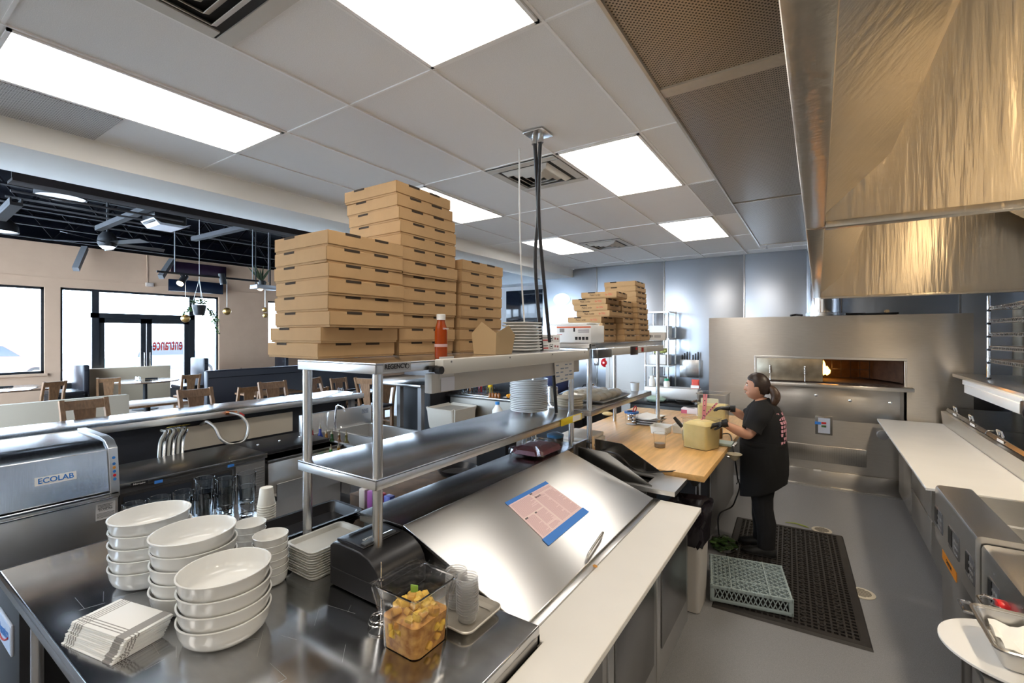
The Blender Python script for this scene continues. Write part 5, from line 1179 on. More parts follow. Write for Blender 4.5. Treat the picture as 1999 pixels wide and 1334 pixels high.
# --- drinking glasses
proto = None; gl_ = [(-2.9, .89, 0), (-2.9, 1.0, 0), (-2.795, .95, 0), (-2.9, 1.11, 0), (-2.795, 1.06, 0), (-2.69, 1.12, 0), (-2.795, 1.17, 0), (-2.9, 1.22, 0), (-2.69, 1.23, 0), (-2.795, 1.28, 0), (-2.9, 1.33, 0), (-2.69, 1.34, 0),
      (-2.795, 1.17, 1), (-2.69, 1.23, 1), (-2.69, 1.34, 1)]
gn = ['first', 'second', 'third', 'fourth', 'fifth', 'sixth', 'seventh', 'eighth', 'ninth', 'tenth', 'eleventh', 'twelfth']
for k, (x, y, lv) in enumerate(gl_):
    if proto is None: proto = MB().lathe([(0, 0), (.034, 0), (.037, .006), (.048, .165), (.0475, .1665), (.0460, .165), (.0350, .016), (0, .012)], 36).build('drinking_glass', GLASS, None, org=(0, 0, 0)); o = proto
    else: o = proto.copy(); COL.objects.link(o)
    o.location = (x, y, .901 + (.075 if lv else 0)); o.rotation_euler = (0, 0, k)
    tag(o, ('clear tumbler stacked on top, %s from the steel bar fridge end' % gn[k - 12]) if lv else 'clear tumbler on the worktop, %s of the lower layer counting from the dish machine' % gn[k], 'glass', 'clear tumblers on the worktop')
# --- black trays and clear lids
proto = None; ang = R(-2)
for i in range(4):
    if proto is None:
        m = MB().loops([rrect(-.10, -.185, .10, .185, 0, .03), rrect(-.125, -.21, .125, .21, .045, .035), rrect(-.14, -.225, .14, .225, .047, .04), rrect(-.14, -.225, .14, .225, .051, .04), rrect(-.122, -.207, .122, .207, .050, .035), rrect(-.098, -.183, .098, .183, .004, .03)])
        proto = m.build('black_tray', BLACKP, None, org=(0, 0, 0)); o = proto
    else: o = proto.copy(); COL.objects.link(o)
    o.location = (-2.175, 1.405, .901 + .011 * i); o.rotation_euler = (0, 0, ang + .002 * (i % 2)); tag(o, 'black plastic takeout tray, %s of the pile beneath the overshelf' % ordl(i, 4), 'tray', 'black takeout trays')
proto = None
for i in range(11):
    if proto is None:
        m = MB().loops([rrect(-.082, -.125, .082, .125, 0, .02), rrect(-.092, -.135, .092, .135, .018, .024), rrect(-.10, -.143, .10, .143, .0185, .028), rrect(-.10, -.143, .10, .143, .0205, .028), rrect(-.088, -.131, .088, .131, .0200, .022), rrect(-.080, -.123, .080, .123, .0015, .02)])
        proto = m.build('clear_container', mat('stacked clear plastic', (.80, .80, .76), .35, trans=.35, ior=1.3), None, org=(0, 0, 0)); o = proto
    else: o = proto.copy(); COL.objects.link(o)
    o.location = (-1.82, 1.255 + .001 * (i % 3), .901 + .0105 * i); o.rotation_euler = (0, 0, .001 * (i % 3)); tag(o, 'clear rectangular container, %s of the pile beside the black printer' % ordl(i, 11), 'container', 'clear rectangular containers')
# --- receipt printer
t = thing('receipt_printer', 'black receipt printer with a curved front on the worktop', 'printer', (-1.53, 1.27, .901))
xa, xb, ya, yb = -1.665, -1.36, 1.165, 1.40
yb = 1.395
prof = [(xa, .905)]
prof = [(xb, .905), (xb, .98), (xb - .008, 1.01), (xb - .03, 1.04), (xb - .07, 1.065), (xb - .12, 1.078), (xa + .06, 1.083), (xa + .02, 1.078), (xa, 1.062), (xa, .905)]
xa2 = xa
m = MB().prism(prof, 1.16, 1.40); m.build('body', BLACKP, t, bev=.004)
MB().prism([(xa + .01, 1.083), (xa + .06, 1.090), (xb - .125, 1.085), (xb - .125, 1.079), (xa + .01, 1.07)], 1.185, 1.375).build('top_cover', BLACKP, t, bev=.003)
MB().box(xb - .16, 1.20, 1.080, xb - .135, 1.36, 1.092, r=.003).build('paper_slot', mat('slot shine', (.10, .11, .12), .15), t)
MB().box(xa + .04, 1.22, 1.0885, xa + .055, 1.35, 1.0915).build('top_highlight_ridge', BLACKP, t)
text('CITIZEN', .016, PAPER, 'printer_lettering', t, (xb - .175, 1.25, 1.0895), (0, 1, 0), (-1, 0, .04), .0005)
MB().box(xa - .001, 1.158, .975, xb + .001, 1.402, .978).build('case_seam', INK, t)
for x in (xa + .03, xb - .03):
    for y in (1.18, 1.38): MB().cyl((x, y, .901), .012, .006, 12).build('foot', BLACKM, t)
# --- container of seasoned potatoes
t = thing('food_container', 'clear square container of seasoned potatoes wrapped in film', 'container', (-1.11, 1.11, .901))
cx, cy = -1.115, 1.10; r0, r1 = .076, .090
def sq(e, z, rad=.022, n=5): return rrect(cx - e, cy - e, cx + e, cy + e, z, rad, n)
POTA = mat('seasoned potato', (.62, .36, .06), .55, var=.55, vscale=24, col2=(.45, .20, .04), sss=.05)
POTB = mat('potato mash spice', (.66, .36, .095), .65, var=.6, vscale=38, col2=(.36, .15, .035), bump=.5, bscale=60)
MB().loops([sq(r0 - .004, .905), sq(r0 + .003, 1.005), sq(r0 - .02, 1.015)]).build('spiced_filling', POTB, t)
rp = random.Random(4)
for k in range(62):
    a = rp.random() * 6.28; rd = .070 * math.sqrt(rp.random()); z = 1.014 + .022 * max(0, 1 - rd / .06) + rp.uniform(-.004, .012)
    if k > 42:
        sd = rp.randrange(4); w_ = rp.uniform(-.05, .05); e = r0 + .000; z = rp.uniform(.925, .995)
        x, y = [(w_, -e), (e, w_), (w_, e), (-e, w_)][sd]; x *= .90; y *= .90
    else: x, y = rd * cos(a), rd * sin(a)
    b_ = MB().box(-.016, -.013, -.011, .016, .013, .011, r=.006)
    b_.tf(M.Translation((cx + x, cy + y, z)) @ M.Rotation(rp.random() * 6, 4, 'Z') @ M.Rotation(rp.uniform(-.8, .8), 4, 'X'))
    b_.build('potato_cube', mat('potato yellow', (.85, .54, .08), .5, var=.4, vscale=30, sss=.1) if k % 3 else POTA, t)
MB().slab([(cx - .055, cy + .03, 1.035), (cx - .035, cy + .045, 1.03), (cx - .035, cy + .045, 1.055), (cx - .055, cy + .03, 1.06)], .004).build('green_sticker', mat('green sticker', (.25, .45, .06), .5), t)
MB().loops([sq(r0, .901), sq(r0 + .003, .905), sq(r1 - .006, 1.055), sq(r1, 1.075), sq(r1 + .006, 1.10), sq(r1 + .014, 1.104), sq(r1 + .014, 1.107), sq(r1 + .004, 1.106), sq(r1 - .003, 1.08), sq(r1 - .009, 1.055), sq(r0 - .001, .907), sq(r0 - .003, .905)], True, True).build('container', mat('thin clear tub', (.98, .98, .98), .05, trans=1., ior=1.13), t)
m = MB(); n = 18
vs = [[m.bm.verts.new((cx + (i / n - .5) * 2 * (r1 + .016), cy + (j / n - .5) * 2 * (r1 + .016), 1.110 + rp.uniform(-.003, .004) + (.012 if j > n - 4 and i > 5 else 0) * rp.random())) for j in range(n + 1)] for i in range(n + 1)]
for i in range(n):
    for j in range(n): m._f([vs[i][j], vs[i + 1][j], vs[i + 1][j + 1], vs[i][j + 1]])
rg = []
for z, e in ((1.11, .017), (1.085, .014), (1.05, .006), (1.02, .003)): rg.append([(x + rp.uniform(-.003, .003), y + rp.uniform(-.003, .003), zz + rp.uniform(-.012, .012) * (z < 1.1)) for x, y, zz in sq(r1 + e, z, .025, 8)])
m.loops(rg, False, False)
m.build('cling_film', FILM, t)
# --- small tray with plastic cups
t = thing('small_tray', 'small beige metal tray behind the potato container', 'tray', (-1.08, 1.36, .901))
MB().loops([[(x, y, z) for x, y, z in r_] for r_ in panmesh(-1.19, 1.20, -.975, 1.398, .902, .925, .008, ta=.016)], cap1=False).build('tray', mat('beige anodised tray', (.52, .48, .41), .4, .6), t)
for s_i, (x, y, n_, lab) in enumerate([(-1.045, 1.285, 14, 'the nested tower on the beige tray'), (-1.13, 1.325, 12, 'the second nested tower on the beige tray')]):
    for i in range(n_):
        if s_i == 0 and i == 0: proto = MB().lathe([(0, 0), (.0318, 0), (.0374, .032), (.041, .033), (.041, .035), (.0371, .035), (.0314, .002), (0, .002)], 32).build('portion_cup', mat('clear cup plastic', (.97, .97, .97), .15, trans=.85, ior=1.12), None, org=(0, 0, 0)); o = proto
        else: o = proto.copy(); COL.objects.link(o)
        o.location = (x, y, .905 + .0092 * i); tag(o, 'clear portion cup, %s of %s' % (ordl(i, n_), lab), 'cup', 'clear portion cups')
# --- receipt spike
t = thing('receipt_spike', 'chrome receipt spike with coiled wire base near the printer', 'spike', (-1.30, 1.105, .901)); sx, sy = -1.285, 1.10
pts = [(sx + .045 * cos(a) * (1 - .10 * a / 6.28), sy + .045 * sin(a) * (1 - .10 * a / 6.28), .906 + .012 * (a / 6.28)) for a in [k * .3 for k in range(50)]]
MB().tube(pts, .003, 8).build('coil_base', CHROME, t); MB().tube([(sx, sy, .903), (sx, sy, 1.12)], [.0028, .0018], 8).build('spike', CHROME, t)
MB().tube([pts[-1], (sx, sy, .93)], .003, 8).build('spoke', CHROME, t)
# --- napkins
nc = (-2.0, .545); na = math.atan2(.65 - .48, -1.81 + 2.05)
NP = mat('white napkin', (.80, .79, .76), .85); NS = mat('grey napkin stripe', (.30, .285, .27), .85)
n_ = 14
proto = None
for i in range(n_):
    loc = (nc[0] + .04 + .0006 * i + rp.uniform(-.002, .002), nc[1] + .0020 * i + rp.uniform(-.002, .002), .901 + .0048 * i)
    if proto is None:
        t = thing('folded_napkin', '', 'napkin', (0, 0, 0)); w_, l_ = .072, .138
        MB().box(-l_, -w_, 0, l_, w_, .0045, r=.0015).build('cloth', NP, t, local=True)
        m = MB()
        for a in (.018, .030, .042, .054): m.box(-l_ + a, -w_ - .0004, -.0002, -l_ + a + .004, w_ + .0004, .0048)
        for a in (.014, .024, .034): m.box(-l_ - .0003, -w_ + a, -.0002, l_ + .0003, -w_ + a + .0035, .0047)
        m.box(l_ - .05, -w_ - .0003, -.0001, l_ - .012, w_ + .0003, .00475)
        m.build('stripes', NS, t, local=True)
        kids(t); proto = t; o = t; o.location = loc
    else: o = dup(proto, loc)
    o.rotation_euler = (0, 0, R(13) + rp.uniform(-.03, .03)); o['label'] = 'white striped paper napkin, %s of the pile by the front bowl stack' % (ordl(i, n_) if i < 13 else 'topmost'); o['group'] = 'striped napkins'
# ================================================================== the cook
def skinned(chains, sub=2):
    """chains of (point, radius) grown into one tapering surface; first chain holds the root"""
    me = bpy.data.meshes.new('s'); vs = []; es = []; rad = []; key = {}
    for ch in chains:
        pv = None
        for p, r_ in ch:
            k = tuple(round(c, 4) for c in p)
            if k not in key: key[k] = len(vs); vs.append(k); rad.append(r_)
            if pv is not None and pv != key[k]: es.append((pv, key[k]))
            pv = key[k]
    me.from_pydata(vs, es, []); ob = bpy.data.objects.new('s', me); COL.objects.link(ob)
    md = ob.modifiers.new('Skin', 'SKIN'); md.use_smooth_shade = True
    for i, sv in enumerate(me.skin_vertices[0].data):
        r_ = rad[i]; sv.radius = r_ if isinstance(r_, tuple) else (r_, r_)
        sv.use_root = i == 0
    ms = ob.modifiers.new('Sub', 'SUBSURF'); ms.levels = sub; ms.render_levels = sub
    ev = ob.evaluated_get(bpy.context.evaluated_depsgraph_get())
    out = bpy.data.meshes.new_from_object(ev); bpy.data.objects.remove(ob); return out
def addmesh(m, me): m.bm.from_mesh(me); return m
PY = 4.62
t = thing('person', 'person in black shirt and black apron with a ponytail, working at the maple table', 'person', (-.42, PY, 0))
def Q(px, py, y): return AY(px, py, y)
cx = -.405
Ls, Le, Lw = V((-.40, 4.44, 1.265)), Q(1461, 851, 4.36), Q(1416, 829, 4.28)
Rs, Re, Rw = V((-.42, 4.81, 1.265)), Q(1457, 817, 4.86), Q(1430, 800, 4.80)
neck0, neck1 = V((-.405, PY, 1.30)), V((-.435, PY, 1.375))
hip = V((cx + .01, PY, .86))
body = skinned([[(hip, (.15, .13)), (V((cx, PY, 1.05)), (.15, .14)), (V((cx, PY, 1.22)), (.12, .12)), (neck0, .058), (neck1, .055)],
                [(V((cx, PY, 1.22)), (.12, .12)), (Ls, .062), (Ls * .5 + Le * .5, .055), (Le, .048), (Le * .5 + Lw * .5, .045), (Lw, .030), (Lw + (Lw - Le).normalized() * .03, .028)],
                [(V((cx, PY, 1.22)), (.12, .12)), (Rs, .062), (Rs * .5 + Re * .5, .055), (Re, .047), (Re * .5 + Rw * .5, .043), (Rw, .029), (Rw + (Rw - Re).normalized() * .03, .027)],
                [(hip, (.15, .13)), (V((-.39, 4.53, .82)), .095), (V((-.405, 4.53, .46)), .062), (V((-.375, 4.53, .26)), .055), (V((-.37, 4.53, .09)), .038)],
                [(hip, (.15, .13)), (V((-.40, 4.71, .82)), .095), (V((-.43, 4.71, .46)), .062), (V((-.42, 4.72, .26)), .055), (V((-.42, 4.73, .09)), .038)]])
hc = V((-.455, PY, 1.462))                          # head centre; the face looks along -x
m = addmesh(MB(), body)
hm = MB().ball((0, 0, 0), .1, (.93, .76, 1.16), 28, 20)
for v in hm.bm.verts:
    c = v.co
    if c.x < -.02:                                  # face side: flatten, jaw, nose, lips, brow
        f = min(1, (-c.x - .02) / .06)
        c.x += .010 * f * (abs(c.y) < .05)
        c.x -= .026 * f * math.exp(-((c.y / .013) ** 2 + ((c.z + .014) / .017) ** 2)); c.x -= .010 * f * math.exp(-((c.y / .010) ** 2 + ((c.z - .008) / .022) ** 2))
        c.x -= .011 * f * math.exp(-((c.y / .022) ** 2 + ((c.z + .052) / .011) ** 2))
        c.x -= .016 * f * math.exp(-((c.y / .03) ** 2 + ((c.z + .086) / .018) ** 2))
        c.x += .007 * f * math.exp(-(((abs(c.y) - .032) / .014) ** 2 + ((c.z - .016) / .013) ** 2))
        c.x -= .004 * f * math.exp(-((c.y / .05) ** 2 + ((c.z - .035) / .010) ** 2))
    if c.z < -.04: c.x -= .012; c.y *= 1 - .22 * min(1, (-c.z - .04) / .07)
hm.tf(M.Translation(hc) @ M.Rotation(R(-6), 4, 'Y'))
tmp = bpy.data.meshes.new('h'); hm.bm.to_mesh(tmp); hm.bm.free(); m.bm.from_mesh(tmp)
for s_ in (-1, 1):
    m.ball(hc + V((.008, s_ * .076, -.004)), .028, (.62, .32, 1.05), 14, 8)
m.build('body', SKIN, t)
for s_ in (-1, 1):
    e_ = MB().ball(hc + V((-.0715, s_ * .031, .014)), .0095, n=12, m=8).build('eye', mat('eye white', (.70, .67, .64), .2), t)
    MB().ball(hc + V((-.0787, s_ * .031, .013)), .0042, n=10, m=6).build('iris', mat('dark iris', (.02, .012, .01), .15), e_)
    MB().tube([hc + V((-.083, s_ * .014, .034)), hc + V((-.080, s_ * .034, .038)), hc + V((-.068, s_ * .050, .032))], .0028, 6).build('eyebrow', HAIR, t)
MB().tube([hc + V((-.088, -.018, -.053)), hc + V((-.096, 0, -.052)), hc + V((-.088, .018, -.053))], [.002, .0034, .002], 8).build('lips', mat('lip red', (.36, .10, .085), .45), t)
# hair pulled back into a low ponytail
m = MB().ball((0, 0, 0), .1085, (.96, .80, 1.12), 72, 56)
def sstep(a_, b_, x): u_ = min(1, max(0, (x - a_) / (b_ - a_))); return u_ * u_ * (3 - 2 * u_)
for v in m.bm.verts:
    c = v.co
    val = max(min(-.022 - .8 * max(0, c.z - .03) - c.x, .070 - .25 * abs(c.y) - c.z), min(.020 + .35 * (-c.z - .02) - c.x, -.004 - c.z), -.072 - c.z)
    k = sstep(-.008, .008, val)
    v.co = c * (1 + .018 * sin(40 * c.x + 25 * c.z) * (1 - k) * .4) * (1 - .17 * k)
m.tf(M.Translation(hc + V((.008, 0, .007))))
m.build('hair', HAIR, t)
MB().lathe([(.030, 0), (.036, .006), (.036, .014), (.030, .02)], 18, hc + V((.085, 0, .0)), ax='x').build('hair_tie', BLACKF, t)
pt = smoothpath([hc + V((.085, 0, .0)), hc + V((.125, -.012, -.02)), hc + V((.150, -.02, -.075)), hc + V((.130, -.02, -.135)), hc + V((.115, -.018, -.165))], 6)
MB().tube(pt, [.024 + .013 * sin(pi * min(1, k / (len(pt) - 1) * 1.1)) if k < len(pt) - 3 else .02 - .006 * (k - len(pt) + 3) for k in range(len(pt))], 14).build('ponytail', mat('brown ponytail', (.085, .045, .025), .4, var=.5, vscale=50), t)
def ell(cx_, cy_, rx, ry, z, n=32, tilt=0., w_=0., seed=0): return [(cx_ + rx * cos(2 * pi * k / n) * (1 + w_ * sin(5 * 2 * pi * k / n + seed)), cy_ + ry * sin(2 * pi * k / n) * (1 + w_ * sin(4 * 2 * pi * k / n + seed)), z + tilt * cos(2 * pi * k / n)) for k in range(n)]
SHIRT = mat('black shirt', (.0055, .0055, .0065), .85, bump=.5, bscale=14)
m = MB().loops([ell(-.42, PY, .062, .066, 1.352, tilt=.018), ell(-.41, PY, .085, .105, 1.325), ell(-.405, PY, .125, .185, 1.285), ell(-.40, PY, .150, .225, 1.23), ell(-.40, PY, .165, .222, 1.15), ell(-.402, PY, .172, .208, 1.06, w_=.012), ell(-.402, PY, .170, .203, 1.0, w_=.015, seed=1), ell(-.40, PY, .172, .205, .955, w_=.02, seed=2)], False, True)
m.build('shirt', SHIRT, t)
for s_, e_, nm in ((Ls, Le, 'sleeve'), (Rs, Re, 'sleeve')):
    d = e_ - s_; s0 = s_ - d * .1 + V((0, .03 if s_ is Ls else -.03, .01))
    MB().tube(smoothpath([s0, s_ + d * .2, s_ + d * .5, s_ + d * .78]), [.092, .093, .092, .091, .090, .089, .088, .086, .084, .082, .080, .078, .077, .076, .076, .077, .078, .079, .080][:19], 20).build(nm, SHIRT, t)
# pink back lettering: a column of block shapes on the shirt's back
m = MB(); rp2 = random.Random(8)
PINKP = mat('pink shirt print', (.62, .30, .36), .8)
def onback(z, y):
    k = min(1, max(0, (1.285 - z) / .12)); rx = .125 + .045 * k; ry = .185 + .035 * k
    return V((-.402 + rx * math.sqrt(max(0, 1 - ((y - PY) / ry) ** 2)) + .0045, y, z))
for i, z in enumerate([1.255 - .034 * j for j in range(8)]):
    for y0 in (-.13, -.09, -.05, -.01, .03, .07, .11):
        w_ = .03; hh = .024
        if rp2.random() < .85: m.slab([onback(z, PY + y0), onback(z, PY + y0 + w_), onback(z - hh, PY + y0 + w_ - .006 * (i % 2)), onback(z - hh, PY + y0 + .004)], .002)
m.build('pink_back_print', PINKP, t)['kind'] = 'stuff'
APR = mat('black apron', (.0035, .0035, .004), .9, bump=.4, bscale=12)
MB().loops([ell(-.402, PY, .176, .208, 1.005, w_=.012), ell(-.402, PY, .186, .216, .93, w_=.015), ell(-.400, PY, .188, .222, .82, w_=.02, seed=1), ell(-.402, PY, .186, .222, .70, tilt=.02, w_=.03, seed=1), ell(-.41, PY, .182, .214, .565, tilt=.075, w_=.04, seed=1)], False, False).build('apron', APR, t, solid=.006)
MB().loops([ell(-.402, PY, .180, .212, 1.0), ell(-.402, PY, .184, .216, .985), ell(-.402, PY, .184, .216, .965), ell(-.402, PY, .180, .212, .95)], False, False).build('apron_tie', APR, t)
MB().slab([(-.56, PY - .12, 1.0), (-.585, PY, 1.0), (-.56, PY + .12, 1.0), (-.50, PY + .07, 1.27), (-.50, PY - .07, 1.27)], .006).build('apron_bib', APR, t)
TRO = mat('black trousers', (.0055, .0055, .0065), .85, bump=.4, bscale=16)
for hipx, y, kx, ax_ in ((-.39, 4.53, -.405, -.37), (-.40, 4.71, -.43, -.42)):
    ls = [(hipx, .86, .112), (hipx - .004, .70, .105), (kx, .52, .088), (kx + .005, .42, .082), (ax_ - .005, .30, .080), (ax_, .18, .072), (ax_ - .005, .09, .070)]
    MB().loops([ell(x, y, r_ * .98, r_, z, 22, w_=.035, seed=z * 30) for x, z, r_ in ls]).build('trouser_leg', TRO, t)
SHOE = mat('black shoe', (.010, .010, .010), .38)
for ax_, y in ((-.37, 4.53), (-.42, 4.73)):
    rg = []
    for u, hw_, ht in ((.075, .030, .075), (.06, .040, .095), (.02, .043, .105), (-.04, .044, .085), (-.10, .049, .062), (-.15, .047, .050), (-.185, .030, .036), (-.195, .012, .024)):
        rg.append([(ax_ + u, y + hw_ * cos(2 * pi * k / 16), .034 + (ht - .018) * max(0, sin(2 * pi * k / 16)) + .010 * min(0, sin(2 * pi * k / 16))) for k in range(16)])
    s_ = MB().loops(rg).build('shoe', SHOE, t)
    MB().prism([(ax_ + .08, y - .032), (ax_ + .08, y + .032), (ax_ - .06, y + .047), (ax_ - .15, y + .05), (ax_ - .198, y + .014), (ax_ - .198, y - .014), (ax_ - .15, y - .05), (ax_ - .06, y - .047)], .019, .030, 'z').build('sole', mat('shoe sole', (.018, .017, .016), .6), s_)
# gloved hands: palm and five unequal, bent fingers
GLV = mat('black glove', (.010, .010, .011), .35)
def hand(w0, dirv, up, side, curl, label):
    d = V(dirv).normalized(); u = V(up); u = (u - d * u.dot(d)).normalized(); s_ = d.cross(u) * side
    p0 = V(w0)
    ch = [[(p0, .029), (p0 + d * .03, (.034, .022)), (p0 + d * .075, (.038, .017))]]
    for off, ln, ra in ((-.030, .062, .0085), (-.010, .074, .009), (.010, .070, .009), (.028, .055, .008)):
        b0 = p0 + d * .075 + s_ * off; q0 = b0 + d * .012
        k1 = q0 + (d * cos(curl * .5) - u * sin(curl * .5)) * ln * .45
        k2 = k1 + (d * cos(curl * 1.2) - u * sin(curl * 1.2)) * ln * .32
        k3 = k2 + (d * cos(curl * 1.7) - u * sin(curl * 1.7)) * ln * .26
        ch.append([(p0 + d * .075, (.038, .017)), (q0, ra + .001), (k1, ra), (k2, ra * .95), (k3, ra * .8)])
    tb = p0 + d * .03 - s_ * .028
    ch.append([(p0 + d * .03, (.034, .022)), (tb - s_ * .008 - u * .006, .0115), (tb + d * .028 - s_ * .020 - u * .014, .010), (tb + d * .052 - s_ * .018 - u * .022, .0085)])
    m = addmesh(MB(), skinned(ch, 2))
    m.tube([p0 - d * .035, p0 - d * .01, p0 + d * .01], [.035, .034, .032], 16)
    m.build('glove', GLV, t)
hand(Lw + (Lw - Le).normalized() * .015, (-.9, -.05, -.25), (0, -.25, 1), 1, .75, '')
hand(Rw + (Rw - Re).normalized() * .015, (-.95, -.2, .02), (0, -.1, 1), -1, .5, '')
# ================================================================== bar: glass washer, bar fridge, bar top, sinks
t = thing('glass_washer', 'stainless hooded glass washer with blue white makers plate', 'dishwasher', (-4.35, .78, 0))
a = .42; b_ = 1.125; xf = -3.95
MB().box(-4.62, a, .08, xf, b_, .86, r=.004).build('lower_cabinet', STEELY, t)
MB().box(-4.58, a + .02, 0, xf - .04, b_ - .02, .08).build('base', BLACKM, t)
MB().box(xf - .02, a, .855, xf + .025, b_, .872, r=.004).box(xf - .02, a, .828, xf + .02, b_, .84, r=.003).build('door_track', CHROME, t)
BLS = mat('polished washer steel', (.60, .62, .66), .2, 1., var=.10, vscale=14, stretch=(1, 14, 1), rvar=.05)
MB().prism([(-4.62, .88), (-4.62, 1.205), (-4.16, 1.205), (-4.06, 1.195), (-3.99, 1.15), (-3.945, .88)], a, b_ - .045).build('hood_door', BLS, t, bev=.004)
cp_ = MB().prism([(-4.64, .84), (-4.64, 1.22), (-4.15, 1.22), (-4.04, 1.205), (-3.97, 1.16), (-3.925, .88), (-3.925, .84)], b_ - .045, b_ + .005).build('control_column', mat('washer side steel', (.60, .60, .60), .3, .9), t, bev=.003)
for k, (z, cc_) in enumerate(((1.095, BLUEINK), (1.055, BLUEINK), (1.03, mat('amber lamp', (.6, .25, .03), .4)), (1.005, BLUEINK), (.98, RED), (.955, BLUEINK))):
    MB().lathe([(0, 0), (.009, 0), (.009, .003), (0, .003)], 14, (-3.925 - (z - .88) * .161, b_ - .02, z), ax='x').build('button', cc_, cp_)
MB().slab([(-3.963, .73, 1.00), (-3.963, .92, 1.00), (-3.971, .92, 1.05), (-3.971, .73, 1.05)], .003).build('makers_plate', mat('plate white', (.72, .72, .70), .4), t)
text('ECOLAB', .044, BLUEINK, 'plate_lettering', t, (-3.966, .825, 1.025), (0, 1, 0), (-.167, 0, 1), .0008, squeeze=1., bold=.018)
MB().box(-3.949, 1.01, .70, -3.947, 1.11, .81).build('notice_sticker', mat('notice grey', (.52, .52, .52), .6), t)
text('ECOLAB', .019, INK, 'sticker_lettering', t, (-3.946, 1.06, .765), (0, 1, 0), (0, 0, 1), .0003)
m = MB()
for k in range(4): m.box(-3.947, 1.02, .795 - .008 * k, -3.9462, 1.095 - .012 * (k % 2), .798 - .008 * k)
for k in range(5): m.box(-3.947, 1.015, .742 - .007 * k, -3.9462, 1.105, .744 - .007 * k)
m.build('sticker_print', INK, t)['kind'] = 'stuff'
# bar fridge with dark steel top
t = thing('bar_fridge', 'long low bar fridge with dark steel top and vented end', 'fridge', (-4.3, 1.66, 0))
MB().box(-4.6, 1.17, 0, -4.1, 2.16, .10).build('plinth', BLACKM, t)
DKT = mat('bar top dark steel', (.27, .265, .255), .28, 1., var=.15, vscale=14, stretch=(14, 1, 14))
MB().box(-4.66, 1.14, .845, -4.035, 2.19, .885, r=.004).build('top', DKT, t)
MB().box(-4.63, 1.15, .10, -4.06, 2.18, .845).build('body', mat('fridge body steel', (.28, .28, .285), .35, .9), t)
for y0, y1 in ((1.16, 1.62), (1.64, 1.90)):
    d = MB().box(-4.058, y0, .14, -4.04, y1, .81, r=.004).build('door', BLACKM, t); MB().box(-4.041, y0 + .02, .16, -4.036, y1 - .02, .79).build('glass', mat('dark door glass', (.03, .035, .045), .06), d)
m = MB().box(-4.058, 1.93, .14, -4.045, 2.17, .82)
for k in range(22): m.box(-4.046, 2.08, .30 + .022 * k, -4.038, 2.16, .31 + .022 * k)
m.build('louvred_panel', mat('grey louvre', (.36, .355, .35), .4, .8), t)
MB().box(-4.035, 1.22, .852, -4.0335, 1.32, .876).build('name_badge', BLACKP, t)
text('Nor-Lake', .018, PAPER, 'badge_lettering', t, (-4.033, 1.27, .864), (0, 1, 0), (0, 0, 1), .0003)
for y in (1.36, 1.86): MB().box(-4.036, y, .835, -4.032, y + .05, .856).build('blue_tape', BLUET, t)
# bar top on posts, dark bar front
t = thing('bar_counter', 'long stainless bar counter gleaming with window light', 'bar', (-5.7, 2.2, 0))
MB().box(-6.02, -.6, 1.062, -5.36, 4.28, 1.10, r=.004).build('bar_top', mat('bar top steel', (.60, .61, .63), .22, 1., rvar=.08, vscale=8), t)
MB().box(-5.375, -.6, 1.035, -5.355, 4.28, 1.098, r=.003).build('front_edge', STEELY, t)
MB().box(-5.62, -.6, 0, -5.52, 4.1, 1.06).build('bar_wall', mat('dark bar wall', (.022, .024, .03), .5), t)
for y in (4.15,): MB().box(-5.50, y - .03, 0, -5.43, y + .03, 1.06).build('post', GREYM, t)
MB().box(-5.515, 2.1, .72, -5.50, 3.3, .96).build('pale_splash_panel', CREAM, t)
# hoses
t = thing('braided_hose', 'braided steel hose looping from a copper valve under the bar edge', 'hose', (-5.33, 2.35, 1.0))
hp = [AX(447, 806, -5.33), AX(470, 812, -5.25), AX(484, 832, -5.2), AX(478, 858, -5.16), AX(455, 868, -5.16), AX(432, 858, -5.2), AX(420, 836, -5.26), AX(404, 824, -5.33), AX(392, 830, -5.42)]
MB().tube(smoothpath(hp), .016, 10).build('hose', mat('braided steel', (.50, .49, .46), .35, .9, bump=.8, bscale=120), t)
c = AX(453, 806, -5.33)
MB().tube([AX(440, 806, -5.34), AX(462, 806, -5.32)], .022, 12).build('copper_valve', mat('copper', (.50, .20, .10), .3, 1.), t)
MB().tube([AX(466, 808, -5.30), AX(475, 814, -5.27)], .023, 12).build('red_cap', RED, t)
t = thing('soda_lines', 'bundle of clear beverage tubes with a yellow tag behind the bar fridge', 'tubes', (-4.9, 1.9, .9))
for k in range(6):
    o_ = V((0, .035 * k, 0))
    m = MB().tube(smoothpath([V((-4.72, 1.62 + .035 * k, .80)), V((-4.80, 1.66 + .035 * k, .98)), V((-4.98, 1.76 + .035 * k, 1.03)), V((-5.3, 1.84 + .035 * k, 1.0))]), .013, 8)
    m.build('tube', [mat('tube clear', (.45, .44, .40), .2, trans=.4), STEEL][k % 2], t)
MB().slab([(-5.02, 1.80, 1.07), (-5.02, 1.98, 1.07), (-5.12, 2.0, 1.05), (-5.12, 1.82, 1.05)], .004).build('yellow_tag', mat('yellow black tag', (.55, .42, .05), .6, var=.9, vscale=60), t)
